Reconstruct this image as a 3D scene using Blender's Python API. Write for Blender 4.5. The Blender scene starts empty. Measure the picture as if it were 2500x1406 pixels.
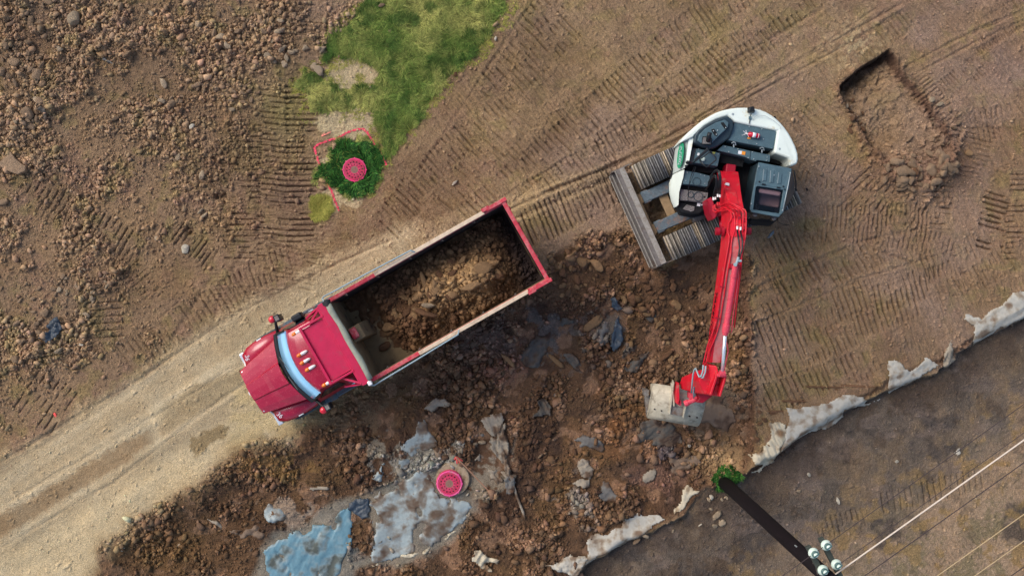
import bpy, math, random
import numpy as np
from mathutils import Vector, Matrix
random.seed(7)
PI = math.pi
R = math.radians
sc = bpy.context.scene
C = sc.collection

# ---------------------------------------------------------------- camera, sky, sun
CAMH = 27.0
FPX = 2295.0                      # focal length in pixels of a 2500 px wide frame
cam_d = bpy.data.cameras.new('camera')
cam_d.sensor_width = 36.0
cam_d.lens = FPX / 2500.0 * 36.0
cam_d.clip_end = 2000
cam = bpy.data.objects.new('camera', cam_d)
cam.location = (0, 0, CAMH)
C.objects.link(cam)
sc.camera = cam

SUN_EL, SUN_AZ = 44.0, 148.0        # azimuth of the direction towards the sun, counted from +X
w = bpy.data.worlds.new('World')
sc.world = w
w.use_nodes = True
wn, wl = w.node_tree.nodes, w.node_tree.links
wn.clear()
sky = wn.new('ShaderNodeTexSky')
sky.sky_type = 'NISHITA'
sky.sun_disc = False
sky.sun_elevation = R(SUN_EL)
sky.sun_rotation = R(90 - SUN_AZ)
sky.dust_density = 2.5
bg = wn.new('ShaderNodeBackground')
bg.inputs['Strength'].default_value = 0.14
wo = wn.new('ShaderNodeOutputWorld')
wl.new(sky.outputs[0], bg.inputs['Color'])
wl.new(bg.outputs[0], wo.inputs['Surface'])
sun_d = bpy.data.lights.new('sun', 'SUN')
sun_d.energy = 1.45
sun_d.angle = R(34)
sun_d.color = (1.0, 0.95, 0.87)
sun = bpy.data.objects.new('sun', sun_d)
sdir = Vector((math.cos(R(SUN_EL)) * math.cos(R(SUN_AZ)), math.cos(R(SUN_EL)) * math.sin(R(SUN_AZ)), math.sin(R(SUN_EL))))
sun.rotation_euler = sdir.to_track_quat('Z', 'Y').to_euler()
sun.location = (0, 0, 40)
C.objects.link(sun)
sc.view_settings.view_transform = 'Standard'
sc.view_settings.look = 'None'
sc.view_settings.exposure = 0.42
sc.view_settings.gamma = 1

# ---------------------------------------------------------------- helpers
def lin(c):
    return tuple(((v / 255.0) / 12.92 if v / 255.0 <= 0.04045 else ((v / 255.0 + 0.055) / 1.055) ** 2.4) for v in c)

def P(px, py, z=0.0):
    """a photograph pixel seen at height z -> its place in the world"""
    s = (CAMH - z) / FPX
    return Vector(((px - 1250) * s, -(py - 703) * s, z))

def tag(o, label=None, cat=None, group=None, kind=None):
    if label: o['label'] = label
    if cat: o['category'] = cat
    if group: o['group'] = group
    if kind: o['kind'] = kind
    return o

def wmat(o):
    m = Matrix.LocRotScale(o.location, o.rotation_euler, o.scale)
    return (wmat(o.parent) @ m) if o.parent else m

def empty(name, loc, rz, label, cat, group=None):
    o = bpy.data.objects.new(name, None)
    o.empty_display_size = 0.3
    C.objects.link(o)
    o.location = loc
    o.rotation_euler = (0, 0, rz)
    return tag(o, label, cat, group)

class MB:
    """collects shapes; build() links them as one mesh object"""
    def __init__(s, frame=None):
        s.v, s.f, s.mi, s.cur = [], [], [], 0
        s.fr = frame or Matrix.Identity(4)
    def mat(s, i):
        s.cur = i
        return s
    def add(s, vs, fs):
        b = len(s.v)
        s.v += [Vector(v) for v in vs]
        for f in fs:
            s.f.append([b + i for i in f]); s.mi.append(s.cur)
        return s
    def box(s, c, d, m=None):
        x, y, z = d[0] / 2, d[1] / 2, d[2] / 2
        vs = [Vector((a * x, b * y, e * z)) for e in (-1, 1) for a, b in ((-1, -1), (1, -1), (1, 1), (-1, 1))]
        if m is not None: vs = [m @ v for v in vs]
        c = Vector(c)
        return s.add([v + c for v in vs], [(3, 2, 1, 0), (4, 5, 6, 7), (0, 1, 5, 4), (1, 2, 6, 5), (2, 3, 7, 6), (3, 0, 4, 7)])
    def bar(s, a, b, wd, h, up=(0, 0, 1)):
        a, b = Vector(a), Vector(b)
        d = (b - a); L = d.length; d.normalize()
        u = Vector(up)
        if abs(d.dot(u)) > 0.98: u = Vector((1, 0, 0))
        sd = d.cross(u).normalized(); u = sd.cross(d).normalized()
        m = Matrix((d, sd, u)).transposed()
        return s.box((a + b) / 2, (L, wd, h), m)
    def loft(s, rings, cap=True, close=True):
        n = len(rings[0]); b = []
        vs = [p for r in rings for p in r]
        fs = []
        for i in range(len(rings) - 1):
            for j in range(n if close else n - 1):
                k = (j + 1) % n
                fs.append((i * n + j, i * n + k, (i + 1) * n + k, (i + 1) * n + j))
        if cap:
            fs.append(tuple(reversed(range(n))))
            fs.append(tuple(range((len(rings) - 1) * n, len(rings) * n)))
        return s.add(vs, fs)
    def prism(s, pts, zb):
        """pts: 3D top outline; straight down to zb"""
        pts = [Vector(p) for p in pts]
        ar = sum(pts[i].x * pts[(i + 1) % len(pts)].y - pts[(i + 1) % len(pts)].x * pts[i].y for i in range(len(pts)))
        if ar < 0: pts = pts[::-1]
        low = [Vector((p.x, p.y, zb)) for p in pts]
        return s.loft([low, pts])
    def pxprism(s, pts, zt, zb):
        out = []
        for p in pts:
            z = p[2] if len(p) > 2 else zt
            out.append(P(p[0], p[1], z))
        return s.prism(out, zb)
    def tube(s, path, r, n=8, cap=True):
        path = [Vector(p) for p in path]
        rings = []
        pu = None
        for i, p in enumerate(path):
            if i == 0: d = path[1] - p
            elif i == len(path) - 1: d = p - path[i - 1]
            else: d = (path[i + 1] - p).normalized() + (p - path[i - 1]).normalized()
            d.normalize()
            u = pu if pu is not None else (Vector((0, 0, 1)) if abs(d.z) < 0.9 else Vector((1, 0, 0)))
            sd = d.cross(u)
            if sd.length < 1e-4: sd = d.cross(Vector((1, 0.3, 0)))
            sd.normalize(); u = sd.cross(d).normalized(); pu = u
            rr = r[i] if isinstance(r, (list, tuple)) else r
            rings.append([p + (sd * math.cos(2 * PI * k / n) + u * math.sin(2 * PI * k / n)) * rr for k in range(n)])
        return s.loft(rings, cap)
    def cyl(s, a, b, r, n=16):
        return s.tube([a, b], r, n)
    def lathe(s, c, prof, n=24, ax=None, ring=False):
        c = Vector(c); rings = []; ring_ = ring
        for r, z in prof:
            ring = [Vector((r * math.cos(2 * PI * k / n), r * math.sin(2 * PI * k / n), z)) for k in range(n)]
            if ax is not None: ring = [ax @ v for v in ring]
            rings.append([v + c for v in ring])
        if ring_: rings.append(rings[0])
        return s.loft(rings, cap=not ring_)
    def ell(s, c, d, m=None, n=12):
        c = Vector(c); rings = []
        for i in range(1, n):
            t = PI * i / n
            rings.append([Vector((d[0] * -math.cos(t), d[1] * math.sin(t) * math.cos(2 * PI * k / n), d[2] * math.sin(t) * math.sin(2 * PI * k / n))) for k in range(n)])
        if m is not None: rings = [[m @ v for v in r] for r in rings]
        return s.loft([[v + c for v in r] for r in rings])
    def build(s, name, mats, parent=None, bevel=0, smooth=False, loc=None, seg=2):
        me = bpy.data.meshes.new(name)
        M = s.fr
        if parent is not None: M = wmat(parent).inverted() @ M
        vs = [M @ v for v in s.v]
        o = bpy.data.objects.new(name, me)
        if parent is None:
            if loc is None:
                loc = Vector((sum(v.x for v in vs) / len(vs), sum(v.y for v in vs) / len(vs), min(v.z for v in vs)))
            loc = Vector(loc)
            vs = [v - loc for v in vs]
            o.location = loc
        me.from_pydata([tuple(v) for v in vs], [], s.f)
        if not isinstance(mats, (list, tuple)): mats = [mats]
        for m in mats: me.materials.append(m)
        me.polygons.foreach_set('material_index', s.mi)
        if smooth:
            me.polygons.foreach_set('use_smooth', [True] * len(s.f))
        me.validate(); me.update()
        C.objects.link(o)
        if parent is not None: o.parent = parent
        if bevel:
            b = o.modifiers.new('bevel', 'BEVEL'); b.width = bevel; b.segments = seg; b.limit_method = 'ANGLE'; b.angle_limit = R(35)
            if not smooth:
                me.polygons.foreach_set('use_smooth', [True] * len(me.polygons))
                try: b.harden_normals = True
                except Exception: pass
        return o

def np_mesh(name, V, F, mats, cols=None, smooth=False, parent=None, loc=(0, 0, 0)):
    """V (n,3) float, F (m,3|4) int"""
    me = bpy.data.meshes.new(name)
    n, m, k = len(V), len(F), F.shape[1]
    me.vertices.add(n); me.vertices.foreach_set('co', (V - np.array(loc)).astype(np.float32).ravel())
    me.loops.add(m * k); me.loops.foreach_set('vertex_index', F.astype(np.int32).ravel())
    me.polygons.add(m)
    me.polygons.foreach_set('loop_start', np.arange(0, m * k, k, dtype=np.int32))
    try: me.polygons.foreach_set('loop_total', np.full(m, k, dtype=np.int32))
    except Exception: pass
    if smooth: me.polygons.foreach_set('use_smooth', np.ones(m, dtype=bool))
    if cols is not None:
        a = me.color_attributes.new('tint', 'FLOAT_COLOR', 'POINT')
        cc = np.ones((n, 4), dtype=np.float32); cc[:, :3] = cols
        a.data.foreach_set('color', cc.ravel())
    for mt in (mats if isinstance(mats, (list, tuple)) else [mats]): me.materials.append(mt)
    me.update(calc_edges=True)
    o = bpy.data.objects.new(name, me)
    C.objects.link(o)
    if parent is not None: o.parent = parent
    else: o.location = loc
    return o

# ---------------------------------------------------------------- materials
def mat(name, color=None, rough=0.6, metal=0.0, spec=0.4, attr=None, var=0.0, vscale=6.0, bump=0.0, bscale=40.0,
        dirt=None, dscale=3.0, damt=0.5, dsoft=None, spots=None, spscale=30.0, spthr=0.7, spsoft=0.02, coat=0.0, rand=0.0, alpha=1.0, trans=0.0, emis=None):
    m = bpy.data.materials.new(name); m.use_nodes = True
    nt = m.node_tree; N, L = nt.nodes, nt.links
    b = N['Principled BSDF']
    b.inputs['Roughness'].default_value = rough
    b.inputs['Metallic'].default_value = metal
    b.inputs['Specular IOR Level'].default_value = spec
    b.inputs['Coat Weight'].default_value = coat
    b.inputs['Coat Roughness'].default_value = 0.12
    b.inputs['Alpha'].default_value = alpha
    b.inputs['Transmission Weight'].default_value = trans
    tc = N.new('ShaderNodeTexCoord')
    co = tc.outputs['Object']
    if attr:
        a = N.new('ShaderNodeAttribute'); a.attribute_name = attr
        col = a.outputs['Color']
    else:
        a = N.new('ShaderNodeRGB'); a.outputs[0].default_value = (*color, 1)
        col = a.outputs[0]
    def noise(scale, detail=4.0, rgh=0.6):
        n = N.new('ShaderNodeTexNoise'); n.inputs['Scale'].default_value = scale
        n.inputs['Detail'].default_value = detail; n.inputs['Roughness'].default_value = rgh
        L.new(co, n.inputs['Vector'])
        return n.outputs['Fac']
    def ramp(fac, p0, p1, c0, c1):
        r = N.new('ShaderNodeMapRange'); r.inputs[1].default_value = p0; r.inputs[2].default_value = p1
        r.inputs[3].default_value = c0; r.inputs[4].default_value = c1
        L.new(fac, r.inputs[0]); return r.outputs[0]
    def mulv(col, fac):
        h = N.new('ShaderNodeHueSaturation'); L.new(col, h.inputs['Color']); L.new(fac, h.inputs['Value'])
        return h.outputs[0]
    def mix(col, c2, fac):
        x = N.new('ShaderNodeMix'); x.data_type = 'RGBA'
        L.new(fac, x.inputs[0]); L.new(col, x.inputs[6]); x.inputs[7].default_value = (*c2, 1)
        return x.outputs[2]
    if rand:
        oi = N.new('ShaderNodeObjectInfo')
        col = mulv(col, ramp(oi.outputs['Random'], 0, 1, 1 - rand, 1 + rand))
    if var:
        col = mulv(col, ramp(noise(vscale), 0.3, 0.7, 1 - var, 1 + var))
    if dirt is not None:
        col = mix(col, dirt, ramp(noise(dscale, 8, 0.7), 0.62 - damt * 0.3, 0.72 - damt * 0.1, 0, 1)) if dsoft is None else mix(col, dirt, ramp(noise(dscale, 3, 0.5), dsoft[0], dsoft[1], 0, 1))
    if spots is not None:
        col = mix(col, spots, ramp(noise(spscale, 3, 0.5), spthr, spthr + spsoft, 0, 1))
    L.new(col, b.inputs['Base Color'])
    if bump:
        bn = N.new('ShaderNodeBump'); bn.inputs['Strength'].default_value = 1.0; bn.inputs['Distance'].default_value = bump
        L.new(noise(bscale, 5, 0.65), bn.inputs['Height']); L.new(bn.outputs[0], b.inputs['Normal'])
    if emis: 
        b.inputs['Emission Color'].default_value = (*emis, 1)
    return m

MUD = lin((120, 96, 70))
M = {}
M['ground'] = mat('soil', attr='tint', rough=0.92, spec=0.15, var=0.5, vscale=46, bump=0.045, bscale=28)
M['rubble'] = mat('rubble', attr='tint', rough=0.9, spec=0.2, var=0.15, vscale=25, bump=0.008, bscale=60)
M['grass'] = mat('grass_blades', attr='tint', rough=0.7, spec=0.2)
def rockmat(n, c): return mat(n, c, rough=0.9, spec=0.2, var=0.22, vscale=9, rand=0.2, bump=0.035, bscale=18)
M['rock'] = rockmat('brown_stone', lin((150, 124, 98)))
M['rock_pale'] = rockmat('pale_stone', lin((176, 154, 126)))
M['rock_white'] = rockmat('white_stone', lin((206, 194, 172)))
M['clod'] = rockmat('moist_clod', lin((118, 86, 62)))
M['clod_tan'] = rockmat('tan_clod', lin((150, 118, 84)))
RED = lin((166, 3, 46)); RED2 = lin((208, 16, 34))
M['tred'] = mat('truck_red_paint', RED, rough=0.28, spec=0.5, coat=0.5, var=0.06, vscale=2, dirt=lin((196, 66, 78)), dscale=6, damt=0.14, spots=lin((222, 110, 116)), spscale=55, spthr=0.65)
M['bred'] = mat('body_red_paint', lin((192, 52, 66)), rough=0.5, var=0.14, vscale=3, dirt=lin((204, 128, 124)), dscale=5, damt=0.5)
M['sred'] = mat('shield_red_paint', lin((192, 16, 70)), rough=0.55, var=0.1, vscale=5, dirt=lin((176, 50, 78)), dscale=4, damt=.3, spots=lin((150, 20, 50)), spscale=24, spthr=.7)
M['ered'] = mat('boom_red_paint', lin((204, 22, 42)), rough=0.42, spec=0.4, var=0.1, vscale=3, dirt=lin((186, 90, 84)), dscale=5, damt=0.25, spots=lin((120, 40, 36)), spscale=14, spthr=.72)
M['epink'] = mat('dusty_red_paint', lin((212, 66, 84)), rough=0.6, var=0.15, vscale=5, spots=lin((235, 150, 150)), spscale=50, spthr=0.66)
M['edust'] = mat('dusty_boom_top', lin((196, 122, 118)), rough=0.7, var=0.12, vscale=4, dirt=lin((205, 60, 66)), dscale=2.2, damt=0.5)
M['edark'] = mat('dark_red_paint', lin((158, 14, 40)), rough=0.45, var=0.12, vscale=3)
M['white'] = mat('cream_paint', lin((222, 230, 220)), rough=0.4, spec=0.5, var=0.06, vscale=2, dirt=lin((206, 192, 150)), dscale=2.2, damt=0.12, spots=lin((170, 160, 130)), spscale=30, spthr=.72)
M['grey_panel'] = mat('grey_panel_paint', lin((178, 186, 180)), rough=0.4, var=0.06, vscale=3)
M['black'] = mat('black_steel', lin((42, 58, 66)), rough=0.45, spec=0.5, var=0.2, vscale=5, spots=lin((110, 120, 122)), spscale=70, spthr=0.72)
M['deck'] = mat('dark_teal_deck', lin((76, 100, 108)), rough=0.5, spec=0.4, var=0.15, vscale=5, spots=lin((150, 160, 160)), spscale=75, spthr=0.68)
M['void'] = mat('dark_underbody', lin((16, 18, 21)), rough=0.8)
M['step'] = mat('gritty_step', lin((106, 102, 100)), rough=0.9, var=0.35, vscale=30, spots=lin((170, 165, 160)), spscale=60, spthr=0.6)
M['rubber'] = mat('rubber', lin((72, 82, 82)), rough=0.85, var=0.15, vscale=10, dirt=lin((130, 122, 105)), dscale=6, damt=0.3)
M['plastic'] = mat('black_plastic', lin((20, 24, 28)), rough=0.45)
M['hose'] = mat('black_hose', lin((24, 26, 30)), rough=0.35)
M['ghose'] = mat('grey_hose', lin((150, 168, 172)), rough=0.5)
M['chrome'] = mat('chrome', lin((235, 238, 240)), rough=0.18, metal=0.6)
M['steel'] = mat('worn_steel', lin((128, 124, 118)), rough=0.6, metal=0.2, var=0.25, vscale=12, dirt=lin((104, 82, 66)), dscale=5, damt=0.6, bump=0.004)
M['bucket'] = mat('bucket_steel', lin((186, 176, 154)), rough=0.65, metal=0.1, var=0.16, vscale=7, dirt=lin((118, 104, 86)), dscale=4, damt=0.35)
M['blade'] = mat('blade_steel', lin((104, 98, 94)), rough=0.75, var=0.3, vscale=16, dirt=lin((86, 66, 56)), dscale=3, damt=0.3, bump=0.006)
M['edge'] = mat('polished_edge_steel', lin((150, 144, 134)), rough=0.6, var=0.22, vscale=20, dirt=lin((120, 104, 88)), dscale=6, damt=0.4)
M['bluesteel'] = mat('muddy_blue_steel', lin((92, 104, 110)), rough=0.75, var=0.3, vscale=20, dirt=lin((140, 105, 84)), dscale=4, damt=0.35, bump=0.006)
M['mud'] = mat('dried_mud', lin((150, 124, 92)), rough=0.95, var=0.18, vscale=8, bump=0.01)
M['track'] = mat('track_shoe', attr='tint', rough=0.7, metal=0.2, var=0.3, vscale=14)
M['glass'] = mat('windscreen', lin((150, 204, 236)), rough=0.08, spec=0.9, metal=0.0, var=.1, vscale=2.2)  # reflected sky put into the base colour as pale blue
M['dglass'] = mat('dark_glass', lin((20, 26, 34)), rough=0.08, spec=0.8)
M['skylight'] = mat('skylight_glass', lin((46, 58, 72)), rough=0.08, spec=0.5, alpha=0.10)
M['seat'] = mat('seat_vinyl', lin((156, 124, 128)), rough=0.8, var=0.1)
M['amber'] = mat('amber_lens', lin((236, 120, 20)), rough=0.25, coat=0.5)
M['lens'] = mat('clear_lens', lin((236, 232, 228)), rough=0.2, coat=0.5)
M['redlens'] = mat('red_lens', lin((205, 30, 50)), rough=0.25, coat=0.5)
M['wood'] = mat('worn_board', lin((212, 188, 160)), rough=0.85, var=0.14, vscale=9, dirt=lin((170, 140, 116)), dscale=4, damt=0.3)
M['tarp'] = mat('rolled_tarp', lin((150, 152, 134)), rough=0.9, var=0.12, vscale=8)
M['liner'] = mat('scraped_liner', lin((50, 45, 46)), rough=0.6, spec=0.4, var=0.25, vscale=4, spots=lin((200, 205, 215)), spscale=9, spthr=0.71)
M['muddyliner'] = mat('muddy_liner', lin((132, 112, 82)), rough=0.95, var=0.15, vscale=5, dirt=lin((70, 52, 40)), dscale=2.5, damt=0.35)
M['chassis'] = mat('chassis', lin((40, 40, 42)), rough=0.8)
M['pink'] = mat('pink_paint', lin((236, 62, 124)), rough=0.6, var=0.16, vscale=14, dirt=lin((206, 92, 122)), dscale=9, damt=.45, spots=lin((160, 96, 96)), spscale=26, spthr=.66)
M['pinkpale'] = mat('bright_pink_paint', lin((246, 92, 158)), rough=.6, var=.14, vscale=12, dirt=lin((222, 170, 160)), dscale=4, damt=.35)
M['pinkrose'] = mat('rose_paint', lin((214, 56, 98)), rough=.7, var=.22, vscale=16, dirt=lin((176, 84, 96)), dscale=8, damt=.5, spots=lin((140, 84, 80)), spscale=22, spthr=.62, spsoft=.05)
M['pinkdark'] = mat('rosy_iron', lin((206, 66, 100)), rough=0.8, var=0.15, vscale=20)
M['iron'] = mat('rusty_iron', lin((148, 112, 98)), rough=0.85, var=0.2, vscale=40)
M['hole'] = mat('dark_opening', lin((30, 20, 22)), rough=0.9)
M['concrete'] = mat('dirty_concrete', lin((168, 148, 122)), rough=0.9, var=0.12, vscale=6, dirt=lin((122, 96, 66)), dscale=5, damt=0.5, bump=0.006)
M['timber'] = mat('creosote_timber', lin((20, 14, 18)), rough=0.75, spec=0.2, var=0.25, vscale=8)
M['crossarm'] = mat('weathered_timber', lin((62, 68, 62)), rough=0.9, var=0.25, vscale=14)
M['porcelain'] = mat('porcelain', lin((206, 222, 208)), rough=0.25, coat=0.4)
M['insgrey'] = mat('insulator_neck', lin((74, 104, 102)), rough=0.4)
M['wire_w'] = mat('white_wire', lin((226, 208, 188)), rough=0.5)
M['wire_d'] = mat('dark_wire', lin((66, 54, 52)), rough=0.5)
M['wire_t'] = mat('tan_wire', lin((186, 160, 120)), rough=0.5)
M['sticker_w'] = mat('white_sticker', lin((230, 232, 232)), rough=0.5)
M['sticker_o'] = mat('orange_sticker', lin((236, 150, 50)), rough=0.5)
M['sticker_y'] = mat('yellow_sticker', lin((180, 180, 90)), rough=0.5)
M['green'] = mat('green_decal', lin((18, 140, 96)), rough=0.4)
M['extred'] = mat('extinguisher_red', lin((196, 10, 46)), rough=0.3, coat=0.5)
M['text_w'] = mat('white_lettering', lin((228, 222, 226)), rough=0.5)
M['text_d'] = mat('dark_lettering', lin((60, 14, 22)), rough=0.5)
M['bolt'] = mat('bolt_head', lin((160, 170, 172)), rough=0.4, metal=0.3)
M['stick'] = mat('bare_wood', lin((176, 130, 100)), rough=0.8, var=0.15)
M['coral'] = mat('coral_ribbon', lin((246, 92, 84)), rough=0.7)

# ---------------------------------------------------------------- noise (numpy)
_rng = np.random.RandomState(11)
_T = [_rng.rand(256, 256).astype(np.float32) for _ in range(24)]
def vn(x, y, k):
    T = _T[k % 24]
    x0 = np.floor(x); y0 = np.floor(y)
    fx = (x - x0).astype(np.float32); fy = (y - y0).astype(np.float32)
    xi = x0.astype(np.int32) & 255; yi = y0.astype(np.int32) & 255
    fx = fx * fx * (3 - 2 * fx); fy = fy * fy * (3 - 2 * fy)
    x1 = (xi + 1) & 255; y1 = (yi + 1) & 255
    a = T[yi, xi] * (1 - fx) + T[yi, x1] * fx
    b = T[y1, xi] * (1 - fx) + T[y1, x1] * fx
    return a * (1 - fy) + b * fy
def fbm(x, y, k, octv=4, gain=0.55):
    s = np.zeros_like(x, dtype=np.float32); a = 1.0; t = 0.0
    for i in range(octv):
        s += a * (vn(x * 2 ** i + 13.7 * i, y * 2 ** i + 7.3 * i, k + i) - 0.5); t += a; a *= gain
    return s / t * 2
def worley(x, y, k):
    """distance to the nearest feature point and that cell's random value"""
    A, B, D = _T[k % 24], _T[(k + 5) % 24], _T[(k + 9) % 24]
    x0 = np.floor(x); y0 = np.floor(y)
    best = np.full(x.shape, 9.0, np.float32); idv = np.zeros(x.shape, np.float32)
    for dx in (-1, 0, 1):
        for dy in (-1, 0, 1):
            cx = x0 + dx; cy = y0 + dy
            xi = cx.astype(np.int32) & 255; yi = cy.astype(np.int32) & 255
            d = (cx + A[yi, xi] - x) ** 2 + (cy + B[yi, xi] - y) ** 2
            m = d < best
            best = np.where(m, d, best).astype(np.float32)
            idv = np.where(m, D[yi, xi], idv)
    return np.sqrt(best), idv
def sst(a, b, x):
    t = np.clip((x - a) / (b - a), 0, 1)
    return t * t * (3 - 2 * t)
def sdpoly(X, Y, poly):
    """signed distance in pixels, positive inside"""
    d = np.full(X.shape, 1e9, np.float32); ins = np.zeros(X.shape, bool)
    n = len(poly)
    for i in range(n):
        ax, ay = poly[i]; bx, by = poly[(i + 1) % n]
        ex, ey = bx - ax, by - ay
        wx, wy = X - ax, Y - ay
        t = np.clip((wx * ex + wy * ey) / (ex * ex + ey * ey + 1e-9), 0, 1)
        q = (wx - ex * t) ** 2 + (wy - ey * t) ** 2
        d = np.minimum(d, q)
        c = (ay > Y) != (by > Y)
        with np.errstate(divide='ignore', invalid='ignore'):
            c &= X < (bx - ax) * (Y - ay) / ((by - ay) if by != ay else 1e-9) + ax
        ins ^= c
    d = np.sqrt(d)
    return np.where(ins, d, -d).astype(np.float32)

# ---------------------------------------------------------------- the ground
def axis(lim, step, far):
    a = list(np.arange(-lim, lim + 1e-6, step)); s = step; x = a[-1]; ext = []
    while x < far:
        s *= 1.13; x += s; ext.append(x)
    return np.array([-e for e in reversed(ext)] + a + ext, dtype=np.float64)
STEP = 0.020
ax_ = axis(16.0, STEP, 420.0); ay_ = axis(9.7, STEP, 420.0)
nx, ny = len(ax_), len(ay_)
GX, GY = np.meshgrid(ax_, ay_)
GX = GX.astype(np.float32); GY = GY.astype(np.float32)
X = 1250 + GX * 85.0; Y = 703 - GY * 85.0            # the ground in photograph pixels (85 px per metre)
near = sst(19, 15, np.abs(GX)) * sst(12.5, 9.6, np.abs(GY))
w1 = fbm(X / 60, Y / 60, 0, 4) ; w2 = fbm(X / 60 + 31, Y / 60 + 17, 4, 4)
XW = X + 16 * w1; YW = Y + 16 * w2
wf1 = fbm(X / 13, Y / 13, 2, 3); wf2 = fbm(X / 13 + 9, Y / 13 + 5, 6, 3)
XF = XW + 5 * wf1; YF = YW + 5 * wf2

POLY_DIG = [(120, 1700), (262, 1320), (400, 1232), (560, 1130), (620, 1085), (720, 1062), (790, 1010), (850, 965), (930, 930), (1150, 800), (1320, 700), (1350, 620), (1440, 560), (1540, 570), (1620, 660), (1760, 560), (1830, 640),
            (1822, 800), (1836, 1000), (1838, 1120), (1790, 1190), (1690, 1240), (1560, 1300), (1440, 1350), (1400, 1440), (1300, 1700)]
POLY_LOW = [(1390, 1500), (1420, 1390), (1530, 1320), (1660, 1262), (1720, 1200), (1790, 1175), (1860, 1130), (1960, 1060), (2060, 1010), (2170, 955), (2290, 905), (2370, 840), (2500, 772), (3400, 300), (3400, 2600), (1000, 2600)]
POLY_BANK = [(1812, 640), (1818, 800), (1836, 1000), (1830, 1100), (1815, 1170), (1870, 1140), (2050, 1000), (2180, 930), (2300, 880), (2370, 830), (2700, 640), (2700, 300), (1950, 300)]
POLY_ROAD = [(-900, 1700), (-900, 1640), (0, 1135), (330, 925), (560, 772), (700, 700), (830, 640), (960, 570), (1010, 560), (1000, 640), (840, 760), (640, 880), (640, 960), (760, 1050), (700, 1100), (570, 1110), (470, 1175), (330, 1290), (230, 1420), (0, 1560), (-300, 1900)]
POLY_PIT = [(2046, 208), (2170, 118), (2202, 176), (2250, 240), (2305, 312), (2320, 400), (2180, 430), (2118, 350), (2074, 280)]
GRASS = [(908, -40), (1262, -40), (1212, 60), (1162, 132), (1106, 184), (1042, 258), (1002, 312), (962, 364), (944, 392), (932, 330), (920, 300), (915, 268), (868, 258), (800, 280), (755, 280), (757, 232), (728, 198), (752, 172), (790, 200), (832, 222), (922, 208), (930, 160), (880, 140), (800, 152), (812, 98), (880, 36)]
BUSH = [(822, 350), (868, 342), (905, 350), (938, 372), (940, 412), (918, 446), (900, 465), (850, 472), (822, 458), (800, 428), (776, 440), (770, 422), (796, 408), (812, 380)]
TUFT = [(752, 500), (775, 470), (806, 484), (812, 510), (800, 540), (762, 545)]

sd_dig = sdpoly(XF, YF, POLY_DIG)
sd_low = sdpoly(XW, YW, POLY_LOW)
sd_bank = sdpoly(XW * 0.6 + X * 0.4, YW * 0.6 + Y * 0.4, POLY_BANK)
sd_road = sdpoly(X + 9 * w1, Y + 9 * w2, POLY_ROAD)
sd_pit = sdpoly(X * 0.45 + XF * 0.55, Y * 0.45 + YF * 0.55, POLY_PIT)
sd_gr = sdpoly(XF, YF, GRASS)
sd_bush = sdpoly(XF, YF, BUSH)
sd_tuft = sdpoly(XF, YF, TUFT)
m_dig = sst(-14, 14, sd_dig + 10 * wf1)
m_low = sst(-3, 10, sd_low)
m_bank = sst(-3, 9, sd_bank)
m_road = sst(-14, 14, sd_road + 8 * wf2)
m_grass = sst(-3, 5, np.maximum(np.maximum(sd_gr, sd_bush), sd_tuft) + 6 * wf2)

# loose rubble in the upper left, clod density everywhere
ul = sst(60, 520, (860 - X) * 0.55 + (560 - Y) * 0.62 + 90 * w1) * (1 - m_road)
ul2 = sst(0, 160, 420 - X + 60 * w2) * sst(40, -60, np.abs(Y - 770) - 120 + 60 * w1) * (1 - m_road)
m_rub = np.clip(ul + ul2, 0, 1) * (1 - m_grass)
berm = np.exp(-((X - 2245) / 105) ** 2 - ((Y - 425) / 52) ** 2) + 0.7 * np.exp(-((X - 2310) / 50) ** 2 - ((Y - 370) / 70) ** 2)
pe = np.exp(-(np.abs(sd_pit) / 14) ** 2) * sst(190, 330, Y + 0.1 * X - 110)
m_berm = np.clip(berm + 0.8 * pe, 0, 1)
mid0 = fbm(X / 20, Y / 20, 19, 4)
lipc = np.exp(-(np.abs(sd_bank + 8) / 20) ** 2) * (X > 1780) * sst(560, 700, Y)

Hh = 0.05 * fbm(GX / 2.6, GY / 2.6, 8, 3) + 0.022 * fbm(GX * 2.2, GY * 2.2, 3, 4)
Hh += 0.40 * sst(250, 1000, (700 - X) * 0.6 + (420 - Y) * 0.75)
Hh -= 0.26 * m_dig * (1 - m_low) * sst(0, 120, sd_dig + 20)
Hh -= 0.18 * sst(200, -40, np.abs(X - 1690) - 60) * sst(900, 1000, Y) * m_dig * (1 - m_low)
Hh -= 0.36 * m_low * sst(1350, 1800, X + 0.5 * Y - 0)
Hh -= 0.03 * m_road
Hh += 0.10 * m_bank * sst(520, 760, Y + 0.25 * (X - 1830))
tl = ((Y - 206) * 0.81 + (X - 2052) * 0.585)            # distance from the upper left edge of the pit
pit_d = sst(-1, 5, sd_pit) * sst(235, 150, tl) * (0.5 + 0.7 * sst(95, 0, tl) ) * (0.8 + 0.4 * wf1)
pit_d *= 1 - 0.7 * sst(2110, 2240, X)
Hh -= 0.62 * pit_d - 0.05 * mid0 * sst(5, 40, sd_pit)
Hh += 0.20 * berm
Hh += 0.06 * pe
Hh += 0.10 * m_dig * fbm(GX * 1.5, GY * 1.5, 12, 3)
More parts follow.
